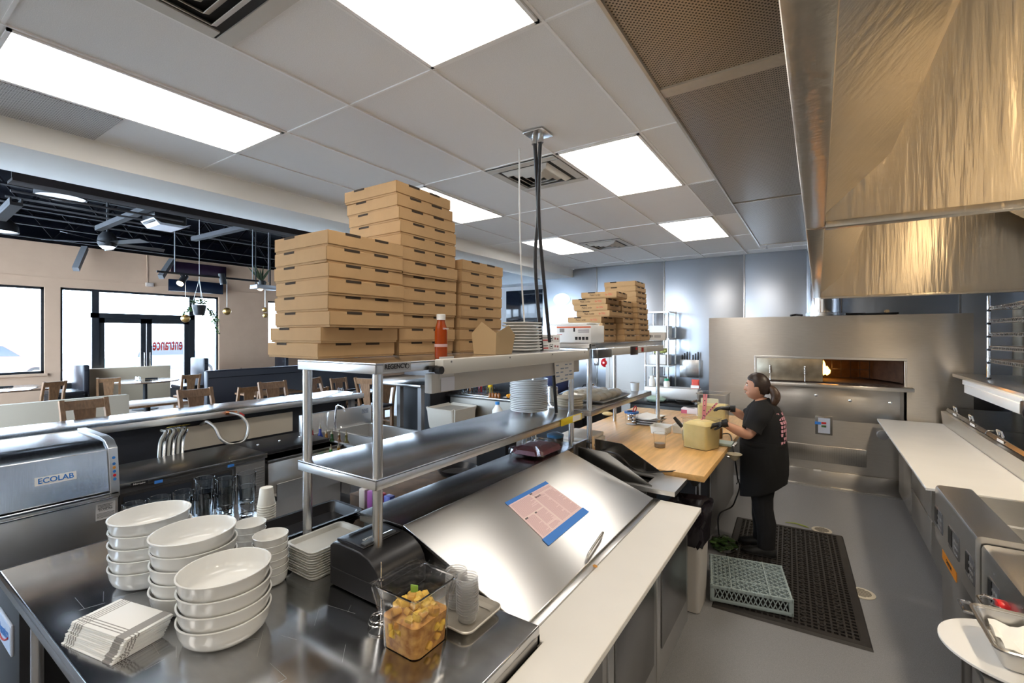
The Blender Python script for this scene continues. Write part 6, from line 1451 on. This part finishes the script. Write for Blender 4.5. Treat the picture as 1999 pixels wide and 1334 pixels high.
# ice bin, sink, bottles
t = thing('ice_bin', 'steel ice bin with black sliding lid next to the bar fridge', 'ice bin', (-4.45, 2.55, 0))
MB().box(-4.85, 2.23, .10, -4.10, 2.98, .80, r=.004).build('bin', STEELY, t)
MB().box(-4.87, 2.22, .80, -4.30, 2.99, .835, r=.004).build('lid', BLACKP, t)
MB().box(-4.30, 2.22, .77, -4.09, 2.99, .80, r=.004).build('front_rim', DARKST, t)
for y in (2.40, 2.62, 2.84): MB().ball((-4.60, y, .838), .012, n=10, m=6).build('lid_stud', CHROME, t)
MB().box(-4.09, 2.25, .45, -4.0, 2.97, .49).box(-4.0, 2.25, .45, -3.99, 2.97, .60).build('speed_rail', STEELX, t)
t = thing('bar_sink', 'stainless bar sink with high back splash beyond the ice bin', 'sink', (-4.4, 3.5, 0))
m = MB().box(-4.80, 3.0, .55, -3.70, 3.92, .57)
for a_ in ((-4.80, 3.0, -4.76, 3.92), (-3.74, 3.0, -3.70, 3.92), (-4.80, 3.0, -3.70, 3.04), (-4.80, 3.88, -3.70, 3.92), (-4.80, 3.34, -3.70, 3.38)): m.box(a_[0], a_[1], .57, a_[2], a_[3], .80)
m.build('basin', STEELX, t)
MB().box(-4.86, 2.99, .55, -4.80, 3.95, 1.02, r=.004).build('back_splash', STEELY, t)
MB().box(-4.799, 3.80, .93, -4.797, 3.90, .99).build('info_sticker', mat('blue print sticker', (.35, .40, .50), .5, var=.8, vscale=80), t)
for x in (-4.7, -3.8):
    for y in (3.06, 3.86): MB().tube([(x, y, 0), (x, y, .55)], .02, 10).build('leg', STEEL, t)
t = thing('bar_faucet', 'chrome gooseneck faucet on the bar sink splash', 'faucet', (-4.72, 3.36, .80))
MB().tube(smoothpath([(-4.72, 3.36, .80), (-4.72, 3.36, .95), (-4.72, 3.37, 1.06), (-4.69, 3.38, 1.10), (-4.63, 3.40, 1.08), (-4.61, 3.41, 1.03)]), .012, 10).build('spout', CHROME, t)
for dy in (-.05, .05): MB().tube([(-4.72, 3.36 + dy, .81), (-4.68, 3.36 + dy, .84)], .010, 8).build('tap', CHROME, t)
bcol = [('red', (.35, .02, .02)), ('blue', (.03, .05, .30)), ('amber', (.28, .12, .02)), ('dark green', (.02, .07, .02)), ('brown', (.14, .06, .02)), ('olive', (.12, .10, .03)), ('bright green', (.03, .30, .04)), ('honey', (.38, .20, .04))]
bp_ = [(609, 833, -4.60, 0), (625, 830, -4.56, 1), (637, 839, -4.45, 2), (648, 840, -4.30, 3), (662, 842, -4.24, 4), (676, 842, -4.20, 5), (646, 870, -4.04, 6), (661, 866, -4.02, 7)]
for px, py, x, k in bp_:
    a = AX(px, py, x); nm, cc_ = bcol[k]
    zt = a.z; zb = zt - .30
    t = thing('liquor_bottle', '%s liquor bottle with pour spout beside the bar sink' % nm, 'bottle', (a.x, a.y, zb), 0, 'bottles in the speed rail')
    c = V((a.x, a.y, zb))
    MB().lathe([(0, 0), (.036, 0), (.038, .01), (.038, .16), (.016, .215), (.014, .26), (0, .26)], 18, c).build('glass', mat('bottle ' + nm, cc_, .08, trans=.4), t)
    MB().lathe([(0, .26), (.015, .26), (.013, .275), (.006, .28), (.005, .31), (0, .31)], 12, c).build('pour_spout', mat('dull spout', (.28, .24, .17), .4, .6), t)
    MB().lathe([(.0385, .05), (.0385, .13)], 18, c).build('label', PAPER if k % 2 else mat('tan label', (.45, .34, .18), .7), t)
t = thing('speed_rack', 'steel bottle well holding liquor bottles beside the ice bin', 'rack', (-4.3, 3.0, 0))
t.location = (-4.2, 2.985, .4)
MB().box(-4.66, 2.985, .30, -3.96, 2.995, .62).build('divider', STEEL, t)
# trash bins and service counter beyond the bar
t = thing('bagged_trash_bin', 'square bin with pale beige liner beyond the bar', 'bin', (-5.0, 5.75, 0))
MB().loops([rrect(-5.20, 5.55, -4.84, 6.0, 0, .03), rrect(-5.28, 5.50, -4.76, 6.05, .72, .03)]).build('bin', mat('tan bin', (.40, .36, .30), .6), t)
rg = []
for z, e in ((.42, -.005), (.55, .012), (.68, .02), (.75, .035), (.755, .02), (.73, -.01), (.60, -.05)):
    rg.append([(x + .012 * sin(9 * i), y + .012 * cos(7 * i), zz + .012 * sin(5 * i)) for i, (x, y, zz) in enumerate(rrect(-5.28 - e, 5.50 - e, -4.76 + e, 6.05 + e, z, .04, 5))])
MB().loops(rg, False, False).build('liner', mat('beige liner', (.60, .55, .47), .45, bump=.8, bscale=18), t)
t = thing('service_counter', 'dark high service counter with grey steel posts beyond the bar', 'counter', (-5.8, 6.2, 0))
MB().box(-6.35, 5.45, 1.06, -5.42, 7.1, 1.10, r=.004).build('top', DKT, t)
MB().box(-6.2, 5.75, 0, -5.48, 7.0, 1.06).build('body', BLACKM, t)
for x in (-6.02, -5.52): MB().box(x - .04, 5.53, 0, x + .04, 5.61, 1.06).build('post', GREYM, t)
t = thing('back_counter', 'dark topped steel counter crowded with glasses, beyond the bar', 'counter', (-4.6, 6.6, 0))
MB().box(-5.42, 6.05, .86, -3.5, 7.2, .90, r=.004).build('top', DKT, t); MB().box(-5.36, 6.12, .05, -3.55, 7.15, .86).build('body', mat('warm steel', (.42, .39, .34), .35, .9), t)
proto = None
for k in range(18):
    if proto is None: proto = MB().lathe([(0, 0), (.03, 0), (.038, .13), (.036, .13), (.029, .008), (0, .008)], 20).build('water_glass', GLASS, None, org=(0, 0, 0)); o = proto
    else: o = proto.copy(); COL.objects.link(o)
    o.location = (-5.25 + .085 * (k % 9), 6.22 + .1 * (k // 9), .912); tag(o, 'upright clear water glass on the tray beyond the trash bin', 'glass', 'water glasses on the serving tray')
tag(MB().box(-5.32, 6.15, .901, -4.48, 6.42, .911, r=.004).build('serving_tray', STEEL), 'steel serving tray under the upright water glasses', 'tray')
for n, (px, py, h_, r_, cc_, lab) in enumerate([(917, 748, .14, .03, (.45, .15, .02), 'amber sauce bottle standing behind the water glasses'), (938, 752, .12, .04, (.55, .02, .02), 'red capped jar standing behind the water glasses'), (957, 762, .17, .042, (.75, .50, .01), 'bright yellow cup at the end of the water glasses')]):
    p = AY(px, py, 6.6); tag(MB().lathe([(0, 0), (r_, 0), (r_ * 1.05, h_), (r_ * .6, h_ + .02), (0, h_ + .02)], 20, (p.x, 6.6, .901)).build('condiment_jar', mat('condiment %d' % n, cc_, .4)), lab, 'jar')
for n in range(4):
    tag(MB().lathe([(0, 0), (.025, 0), (.025, .06), (.012, .08), (0, .08)], 14, (-4.50 + .06 * n, 6.12, .901)).build('honey_bottle', mat('honey amber', (.36, .12, .02), .15, trans=.3)), 'tiny amber honey bottle at the front of the glass counter, %s from the tray' % ORD[n + 1].replace('second', 'nearest').replace('third', 'second').replace('fourth', 'third').replace('fifth', 'fourth'), 'bottle', None)
t = thing('food_plate', 'white plate with orange food beside the plate stack on the far counter', 'plate', (-4.2, 6.2, .901))
MB().lathe([(0, .002), (.07, .002), (.13, .018), (.135, .018), (.07, .006), (0, .006)], 32, (-4.14, 6.2, .901)).build('plate', CERAM, t)
m = MB()
for k in range(12): m.ball((-4.14 + random.uniform(-.05, .05), 6.2 + random.uniform(-.05, .05), .925 + random.uniform(0, .03)), .025, n=8, m=5, jit=.2)
m.build('orange_food', mat('orange food', (.70, .30, .02), .5), t)['kind'] = 'stuff'
t = thing('milk_jug', 'white jug with blue cap below the far counter edge', 'jug', (-3.75, 5.5, .45))
p = AY(971, 790, 5.45)
MB().lathe([(0, 0), (.07, 0), (.075, .02), (.075, .15), (.03, .22), (.028, .235), (0, .235)], 24, (p.x, 5.45, p.z - .235)).build('jug', WHITEP, t); MB().lathe([(0, 0), (.032, 0), (.032, .04), (0, .04)], 20, (p.x, 5.45, p.z)).build('cap', mat('blue cap', (.03, .22, .55), .4), t)
tag(MB().box(p.x - .3, 5.3, p.z - .275, p.x + .25, 5.62, p.z - .24).build('low_shelf', BLACKM), 'black low shelf carrying the white jug', 'shelf')
MB_ = MB().box(p.x - .28, 5.32, 0, p.x + .23, 5.6, p.z - .276); tag(MB_.build('low_cabinet', BLACKM), 'black low cabinet under the shelf with the white jug', 'cabinet')
# far steel kitchen end: screen, duct, bottles, cloche
t = thing('wall_screen', 'black television at the far end past the steel wall', 'television', (-5.9, 9.6, 2.7))
MB().box(-6.50, 9.52, 2.15, -4.95, 9.58, 3.02, r=.008).build('screen', mat('tv glass', (.006, .008, .012), .08), t); MB().box(-5.9, 9.58, 2.4, -5.5, 10.4, 2.7).build('bracket', BLACKM, t)
t = thing('curved_duct', 'pale curved steel duct above the far television', 'duct', (-5.6, 9.2, 3.2))
MB().prism([(9.0, 3.12), (9.05, 3.32), (9.25, 3.5), (9.45, 3.55), (9.45, 3.2), (9.2, 3.08)], -6.4, -4.75, 'x').build('duct', mat('pale duct', (.62, .66, .70), .35, .5), t)
MB().box(-5.25, 8.94, 3.18, -4.95, 9.0, 3.36, r=.004).build('black_box', BLACKM, t)
t = thing('cloche_kettle', 'shiny steel domed urn behind the dough tray', 'urn', (-3.1, 6.9, .9))
p = AY(1158, 750, 6.4)
MB().lathe([(0, 0), (.10, 0), (.11, .02), (.11, .16), (.09, .23), (.04, .27), (0, .275)], 32, (p.x, 6.4, .9)).build('urn', CHROME, t); MB().lathe([(0, .27), (.018, .275), (.02, .30), (0, .31)], 14, (p.x, 6.4, .9)).build('knob', CHROME, t)
MB().tube(smoothpath([(p.x - .11, 6.36, 1.0), (p.x - .17, 6.36, 1.06), (p.x - .15, 6.36, 1.16), (p.x - .09, 6.36, 1.18)]), .012, 8).build('handle', BLACKP, t)
t = thing('side_counter', 'dark steel counter below the domed urn', 'counter', (p.x, 6.5, 0)); MB().box(p.x - .35, 6.2, 0, p.x + .25, 6.9, .86).build('body', DARKST, t); MB().box(p.x - .36, 6.19, .86, p.x + .26, 6.92, .898).build('top', STEELX, t)
a = AY(1083, 745, 5.6)
tag(MB().ball((a.x, 5.65, 1.28), .22, (1.05, .7, .75), 20, 12, .03).build('navy_coat', mat('navy cloth', (.012, .016, .05), .9)), 'navy blue cloth bundle seen past the plate stack', 'cloth')
tag(MB().box(a.x - .3, 5.45, 0, a.x + .3, 5.85, 1.115).build('dark_locker', BLACKM), 'black locker standing under the navy cloth', 'cabinet')
for n, (px, cc_, lab) in enumerate([(1003, (.35, .38, .40), 'grey bottle behind the plate stack, nearest the notes'), (1012, (.5, .10, .12), 'pink red bottle behind the plate stack'), (1021, (.45, .47, .48), 'silver shaker behind the plate stack'), (1038, (.50, .20, .08), 'orange bottle behind the plate stack, by the chart')]):
    q_ = AY(px, 745, 6.75); tag(MB().lathe([(0, 0), (.04, 0), (.04, .22), (.02, .28), (.02, .32), (0, .32)], 18, (q_.x, 6.75, 1.23)).build('bar_bottle', mat('bar bottle %d' % n, cc_, .25)), lab, 'bottle')
a, b2 = AY(880, 745, 6.75), AY(1080, 745, 6.75)
tag(MB().box(a.x, 6.6, 1.19, b2.x, 6.9, 1.228).build('bottle_ledge', DARKST), 'dark bottle ledge running behind the tall plate stack', 'shelf')
t = thing('ledge_support', 'dark upright panel carrying the bottle ledge', 'panel', ((a.x + b2.x) / 2, 6.85, .9)); MB().box(a.x, 6.85, .901, b2.x, 6.88, 1.19).build('panel', BLACKM, t)
t = thing('bread_basket', 'row of brown loaves on the ledge by the chart', 'bread', (-3.4, 6.75, 1.23))
q_ = AY(1062, 728, 6.75); 
MB().box(q_.x - .16, 6.62, 1.2285, q_.x + .16, 6.88, 1.25).build('board', BLACKM, t)
for k in range(4): MB().ball((q_.x - .11 + .075 * k, 6.75, 1.29), .05, (.8, 1.8, .8), 14, 8).build('loaf', mat('loaf', (.42, .22, .07), .7), t)
# ================================================================== dining room
def chair(seat_z, top_z, high=False):
    t = thing('wooden_bar_stool' if high else 'wooden_chair', '', 'stool' if high else 'chair', (0, 0, 0))
    w_ = .21; d = .20; s_ = seat_z
    MB().box(-d, -w_, s_ - .04, d, w_, s_, r=.012).build('seat', LEATH if high else WOODC, t, local=True)
    for y in (-w_ + .025, w_ - .025):
        MB().bar((d - .03, y, 0), (d - .03, y, s_ - .04), .04, .04).build('leg', WOODC, t, local=True)
        m = MB(); pts = [(-d + .04, 0), (-d + .02, s_), (-d - .02, (s_ + top_z) / 2), (-d - .09, top_z)]
        for p, q in zip(pts, pts[1:]): m.bar((p[0], y, p[1]), (q[0], y, q[1]), .045, .04)
        m.build('leg', WOODC, t, local=True)
        MB().bar((d - .03, y, s_ * .35), (-d + .03, y, s_ * .35), .025, .03).build('stretcher', WOODC, t, local=True)
    MB().box(d - .05, -w_ + .03, s_ * .45, d - .02, w_ - .03, s_ * .45 + .03).build('stretcher', WOODC, t, local=True)
    MB().prism([(-d - .075, top_z - .105), (-d - .05, top_z - .105), (-d - .08, top_z - .01), (-d - .105, top_z - .01)], -w_ + .03, w_ - .03).build('top_rail', WOODC, t, local=True)
    MB().slab([(-d - .005, -.065, s_ + .02), (-d - .005, .065, s_ + .02), (-d - .062, .095, top_z - .10), (-d - .062, -.095, top_z - .10)], .014).build('back_splat', WOODC, t, local=True)
    return kids(t)
st = chair(.76, 1.23, True); ch = chair(.46, .98)
def put(proto, x, y, rz, lab, grp, used={}): return place(proto, x, y, 0, rz, lab, grp)
for x, y, a, lab in [(-6.35, 1.62, 4, 'wooden bar stool tucked behind the bar, closest to the glass washer'), (-6.45, 2.72, 2, 'wooden bar stool behind the middle of the bar'), (-6.55, 3.76, -4, 'wooden bar stool behind the bar end, left of the near shelf post'), (-6.6, 4.55, 20, 'wooden bar stool standing past the end of the bar, seen between shelf posts'), (-6.2, 5.2, 100, 'tall wooden chair standing against the dark service counter')]:
    o = put(st, x, y, R(a), lab, 'bar stools')
    o['group'] = 'bar stools'
for x, y, a, lab in [(-13.7, 1.75, 180, 'wooden chair on the bar side of the square window table, nearest the camera'), (-13.3, 2.6, 200, 'wooden chair at the end of the square window table'), (-13.4, 3.65, 165, 'wooden chair before the dark booth bench'), (-12.9, 5.0, 180, 'wooden chair with a cloth, by the round table'),
                      (-12.3, 6.6, 180, 'wooden chair tucked at the small square table before the long booth'), (-13.6, 7.0, 90, 'wooden chair beyond the round table'), (-7.8, 5.0, 180, 'wooden chair at the dining table past the bar end'), (-7.4, 6.3, 170, 'wooden chair at the long dining table before the dark booth'), (-8.6, 6.4, 0, 'wooden chair on the booth side of the long dining table'), (-9.0, 4.4, 180, 'wooden chair half hidden behind the bar stools')]:
    put(ch, x, y, R(a), lab, 'dining chairs')
# tables
def ptable(x, y, label, rnd=None, sx=.4, sy=.4, top=WOODD):
    t = thing('dining_table', label, 'table', (x, y, 0))
    if rnd: MB().lathe([(0, .715), (rnd, .715), (rnd + .005, .725), (rnd + .005, .742), (rnd, .75), (0, .75)], 48, (x, y, 0)).build('tabletop', top, t)
    else: MB().box(x - sx, y - sy, .715, x + sx, y + sy, .75, r=.004).build('tabletop', top, t)
    MB().lathe([(0, 0), (.28, 0), (.27, .02), (.05, .04), (.045, .70), (.12, .715), (0, .715)], 24, (x, y, 0)).build('pedestal', BLACKM, t)
    return t
GLT = mat('glossy table top', (.12, .075, .05), .12, coat=.5)
ptable(-14.6, 4.72, 'round dining table in front of the cream half wall', .72, top=GLT)
ptable(-14.9, 2.1, 'square dining table under the first window', None, .75, .8, top=GLT)
ptable(-12.9, 6.4, 'small square dining table before the long dark booth', None, .42, .42, top=GLT)
ptable(-8.1, 5.7, 'long brown dining table past the end of the bar', None, .45, 1.0)
ptable(-9.8, 3.2, 'dark low dining table behind the bar stools', None, .45, .5, top=WOODC)
ptable(-9.5, 5.2, 'brown dining table along the long dark booth', None, .4, .5, top=WOODC)
def setting(x, y, label1, label2):
    t = thing('table_caddy', label1, 'caddy', (x, y, .751)); MB().box(x - .06, y - .06, .751, x + .06, y + .06, .76).build('base', STEEL, t)
    for dx, dy in ((-.03, -.03), (.03, -.03), (0, .03)): MB().lathe([(0, 0), (.022, 0), (.024, .08), (0, .09)], 12, (x + dx, y + dy, .761)).build('shaker', GLASS, t)
    t = thing('rolled_napkin', label2, 'napkin', (x, y + .3, .751)); MB().tube([(x - .03, y + .16, .775), (x + .03, y + .42, .775)], [.024, .02], 10).build('roll', BLACKF, t)
setting(-14.7, 4.6, 'small glass shaker caddy on the round dining table', 'dark rolled napkin on the round dining table')
setting(-15.0, 2.0, 'small glass shaker caddy on the square window table', 'dark rolled napkin on the square window table')
setting(-12.9, 6.25, 'small glass shaker caddy on the table before the long booth', 'dark rolled napkin on the table before the long booth')
setting(-8.1, 5.9, 'small glass shaker caddy on the long brown table', 'dark rolled napkin on the long brown table')
for x, y, lab in ((-8.05, 5.25, 'clear tumbler on the long brown table, nearer the bar'), (-8.2, 6.4, 'clear tumbler on the long brown table, nearer the booth'), (-12.8, 6.62, 'clear tumbler on the table before the long booth')):
    tag(MB().lathe([(0, 0), (.036, 0), (.04, .12), (.038, .12), (.034, .01), (0, .01)], 18, (x, y, .751)).build('drinking_glass', GLASS), lab, 'glass')
# half walls
struct(MB().box(-9.05, -1.5, 0, -8.92, 2.68, 1.0, r=.004).build('wall_half', CREAM))
struct(MB().box(-16.72, 4.1, 0, -16.58, 6.0, 1.0, r=.004).build('wall_half_entry', mat('sand half wall paint', (.55, .44, .31), .85)))
# booths
def booth(x0, y0, x1, y1, h, label, back):
    t = thing('booth_bench', label, 'booth', ((x0 + x1) / 2, (y0 + y1) / 2, 0))
    MB().box(x0, y0, 0, x1, y1, .38).build('base', BLACKM, t); MB().box(x0, y0, .38, x1, y1, .48, r=.03).build('seat', LEATH, t)
    q = {'+x': (x1 - .14, y0, x1, y1), '-x': (x0, y0, x0 + .14, y1), '+y': (x0, y1 - .14, x1, y1), '-y': (x0, y0, x1, y0 + .14)}[back]
    b = MB().box(q[0], q[1], .05, q[2], q[3], h, r=.04, seg=3).build('backrest', LEATH, t)
    e = .012
    MB().box(q[0] - e, q[1] + .03, h - .16, q[2] + e, q[3] - .03, h - .145).build('piping', BLACKF, b)
    return t
booth(-16.9, 3.28, -15.9, 3.95, 1.15, 'dark leather booth bench by the storefront corner', '+y')
booth(-15.9, 5.75, -15.0, 6.4, 1.25, 'dark leather booth seat behind the round table', '+y')
booth(-10.9, 4.35, -10.3, 8.9, 1.2, 'long dark leather booth running along behind the bar stools', '+x')
booth(-16.6, 8.3, -15.9, 9.4, 1.25, 'dark leather booth far along the window wall', '+y')
# rug / floor mat
tag(MB().box(-8.4, 5.5, .001, -6.7, 7.6, .010).build('brown_rug', mat('brown rug', (.26, .16, .075), .9, var=.3, vscale=14)), 'brown woven rug under the long dining table', 'rug')
# ceiling fan
fc = AX(210, 478, -9.0)
t = thing('ceiling_fan', 'black ceiling fan with a round white light, over the dining room', 'fan', (fc.x, fc.y, fc.z))
MB().tube([(fc.x, fc.y, fc.z + .12), (fc.x, fc.y, 4.99)], .018, 10).build('downrod', BLACKM, t)
MB().lathe([(0, .20), (.06, .19), (.11, .12), (.125, .02), (.10, -.03), (0, -.03)], 28, (fc.x, fc.y, fc.z)).build('motor', BLACKM, t)
MB().lathe([(0, -.075), (.06, -.065), (.095, -.03), (0, -.03)], 28, (fc.x, fc.y, fc.z)).build('light_globe', mat('fan light', (.85, .85, .88), .5, emit=(.9, .93, 1), estr=.8), t)
for k in range(5):
    a = 2 * pi * k / 5 + .35; d = V((cos(a), sin(a), 0)); n_ = V((-sin(a), cos(a), 0)); c = V((fc.x, fc.y, fc.z + .03))
    MB().slab([c + d * .10 - n_ * .05 + V((0, 0, .012)), c + d * .72 - n_ * .07 + V((0, 0, .016)), c + d * .75 + n_ * .05 - V((0, 0, .016)), c + d * .10 + n_ * .05 - V((0, 0, .012))], .008).build('blade', BLACKP, t)
# dome and canopy lights of the dining room
def dome(px, py, x, r_, label):
    p = AX(px, py, x); t = thing('dome_pendant', label, 'lamp', p)
    MB().lathe([(r_, 0), (r_ * .96, r_ * .45), (r_ * .6, r_ * .85), (.04, r_), (.03, r_ + .08), (0, r_ + .08)], 36, p).build('shade', BLACKM, t, solid=.006)
    MB().lathe([(0, .012), (r_ * .95, .012), (r_ * .95, .02), (0, .02)], 36, p).build('diffuser', mat('pale lamp disc', (.65, .70, .78), .5, emit=(.8, .9, 1), estr=.55), t)
    MB().tube([p + V((0, 0, r_ + .08)), V((p.x, p.y, 4.99))], .008, 8).build('cord', BLACKM, t)
dome(119, 387, -7.2, .22, 'black dome pendant with pale disc near the dark beam'); dome(-6, 452, -8.0, .18, 'black dome pendant cut by the frame edge')
p = AX(318, 440, -7.0)
t = thing('projector', 'black and white projector box hung under the dark roof', 'projector', p)
MB().box(p.x - .2, p.y - .16, p.z, p.x + .2, p.y + .20, p.z + .19, r=.03).build('case', BLACKP, t)
MB().prism([(p.y - .17, p.z + .04), (p.y - .10, p.z - .035), (p.y + .16, p.z - .035), (p.y + .24, p.z + .02), (p.y + .16, p.z - .005), (p.y - .09, p.z - .005)], p.x - .2, p.x + .2, 'x').build('white_cover', mat('projector white', (.70, .72, .80), .5), t)
MB().tube([(p.x, p.y, p.z + .19), (p.x, p.y, 4.99)], .02, 8).build('mount_pole', BLACKM, t)
# screens on the window wall
for n, (q, lab) in enumerate([(((335, 508), (442, 542)), 'upper dark screen on the wall above the storefront'), (((330, 543), (436, 575)), 'lower dark screen hung above the storefront')]):
    a, b2 = AX(*q[0], -16.7), AX(*q[1], -16.7)
    t = thing('wall_monitor', lab, 'screen', (-16.75, (a.y + b2.y) / 2, b2.z))
    MB().box(-16.78, a.y, b2.z - .0, -16.70, b2.y, a.z - .02, r=.01).build('panel', mat('screen glass %d' % n, ((.022, .010, .022), (.008, .014, .030))[n], .15), t)
    MB().box(-17.0, (a.y + b2.y) / 2 - .15, b2.z + .1, -16.78, (a.y + b2.y) / 2 + .15, b2.z + .35).build('bracket', BLACKM, t)
# hanging rail with spotlights, gold balls and plants
def A8(px, py, x=-8.2): return AX(px, py, x)
t = thing('spot_track', 'thin black spotlight track hung under the dining roof', 'track', A8(420, 535))
a, b2 = A8(306, 530), A8(505, 552); b2.z = a.z
MB().tube([a, b2], .016, 8).build('track', BLACKM, t)
for px in (341, 493, 524):
    p = A8(px, 534); p.z = a.z; MB().tube([p, V((p.x, p.y, 4.99))], .008, 6).build('suspension_rod', GREYM, t)
for n, (px, py, lab, lit) in enumerate([(352, 553, 'black track spotlight glowing warm above the storefront doors', 1), (436, 553, 'unlit black track spotlight between two gold balls', 0), (508, 563, 'black track spotlight glowing warm beside the hanging shelf', 1)]):
    p = A8(px, py); t = thing('track_spotlight', lab, 'spotlight', p)
    d = V((.3, -.55, -.75)).normalized() if n != 1 else V((0, .2, -1)).normalized()
    MB().tube([p, p - d * .16], [.05, .045], 16).build('can', BLACKM, t)
    MB().tube([p - d * .08, V((p.x, p.y, a.z))], .01, 8).build('stem', BLACKM, t)
    MB().tube([p + d * .001, p + d * .02], [.045, .045], 16).build('bulb', mat('spot bulb', (1, .9, .7), .4, emit=(1, .72, .38), estr=14) if lit else BLACKP, t)
for px, py, lab in ((362, 622, 'gold ball ornament hanging before the storefront doors'), (443, 608, 'gold ball ornament hanging against the beige wall'), (517, 605, 'smaller gold ball ornament, higher of the pair by the far window'), (518, 616, 'gold ball ornament, lower of the pair by the far window')):
    p = A8(px, py, -8.2 if px < 500 else -8.3 - (.1 if py > 610 else 0)); t = thing('gold_ball_ornament', lab, 'ornament', p)
    MB().ball(p, .062 if px < 500 else .045, n=24, m=16).build('ball', mat('gold leaf', (.70, .46, .17), .3, .9, var=.3, vscale=14), t)
    MB().tube([p + V((0, 0, .05)), V((p.x, p.y, a.z))], .004, 6).build('string', PAPER, t)
def leaf(m, base, d, l_, w_):
    d = V(d).normalized(); s_ = d.cross(V((0, 0, 1))); s_ = s_.normalized() * w_ if s_.length > .01 else V((w_, 0, 0)); up = V((0, 0, .3 * w_))
    c = [m.bm.verts.new(q) for q in (base, base + d * l_ * .45 + s_ + up, base + d * l_, base + d * l_ * .45 - s_ + up)]; m._f([c[0], c[1], c[2]]); m._f([c[0], c[2], c[3]])
p = A8(389, 604, -8.6)
t = thing('hanging_plant', 'trailing green vine in a dark hanging pot before the storefront', 'plant', p); rl = random.Random(6)
MB().lathe([(0, -.10), (.075, -.10), (.105, .07), (.10, .07), (.07, -.06), (0, -.06)], 28, p).build('pot', BLACKP, t)
m = MB()
for k in range(60): a_ = rl.random() * 6.28; r_ = rl.random() * .11; leaf(m, p + V((r_ * cos(a_), r_ * sin(a_), .07 + rl.random() * .07)), (cos(a_), sin(a_), rl.uniform(-.2, .6)), .075, .025)
for s_i, (a_, ln) in enumerate([(-1.6, .16), (-1.2, .22), (.9, .30), (1.2, .42), (1.6, .46), (1.9, .34), (2.6, .2)]):
    q_ = p + V((.10 * cos(a_), .13 * sin(a_), .07))
    for k in range(int(ln / .035)): q_ = q_ + V((rl.uniform(-.01, .01), .022 * sin(a_) * (k < 5) + rl.uniform(-.01, .012), -.035)); leaf(m, q_, (rl.uniform(-1, 1), rl.uniform(-1, 1), -.7), .08, .026)
m.build('leaves', mat('vine leaf', (.08, .17, .05), .45, var=.5, vscale=15), t)
m = MB()
for a_ in (0, 2.1, 4.2): m.tube([p + V((.1 * cos(a_), .1 * sin(a_), .06)), p + V((0, 0, .5))], .003, 5)
m.tube([p + V((0, 0, .5)), V((p.x, p.y, 4.99))], .003, 5); m.build('hanger', PAPER, t)
a, b2 = A8(497, 556), A8(540, 562)
t = thing('hanging_shelf', 'small grey shelf hung from rods beside the pizza boxes', 'shelf', a)
MB().box(a.x - .12, a.y - .02, a.z - .07, a.x + .12, b2.y, a.z, r=.004).build('board', mat('galvanised shelf', (.40, .41, .44), .4, .6), t)
for y in (a.y + .02, b2.y - .12): MB().tube([(a.x, y, a.z), (a.x, y, 4.99)], .011, 8).build('rod', BLACKM, t)
p = V((a.x, a.y + .12, a.z + .002))
t = thing('spiky_plant', 'spiky snake plant in a small black pot on the hanging shelf', 'plant', p)
MB().lathe([(0, 0), (.05, 0), (.065, .08), (0, .075)], 20, p).build('pot', BLACKP, t)
m = MB()
for k in range(14):
    a_ = rl.random() * 6.28; d = V((cos(a_) * .6, sin(a_) * .9, rl.uniform(.7, 1.6))).normalized(); l_ = rl.uniform(.20, .36)
    s_ = d.cross(V((1, .2, 0))).normalized(); b0 = p + V((0, 0, .07))
    m.slab([b0 - s_ * .014, b0 + d * l_ * .5 - s_ * .02, b0 + d * l_, b0 + d * l_ * .5 + s_ * .02, b0 + s_ * .014], .003)
m.build('leaves', mat('snake plant leaf', (.09, .13, .06), .45, var=.5, vscale=12), t)
t = thing('thermostat_cord', 'small pale box and thin cord on the beige wall over the doors', 'box', (-16.97, 5.6, 3.4)); q_ = AX(292, 556, -16.97)
MB().box(-16.995, q_.y - .10, q_.z - .06, -16.93, q_.y + .10, q_.z + .06, r=.01).build('box', mat('wall box', (.52, .42, .36), .7), t); MB().tube([(-16.98, q_.y - .05, q_.z + .06), (-16.98, q_.y - .06, 4.35)], .012, 6).build('cord', WALLP, t)
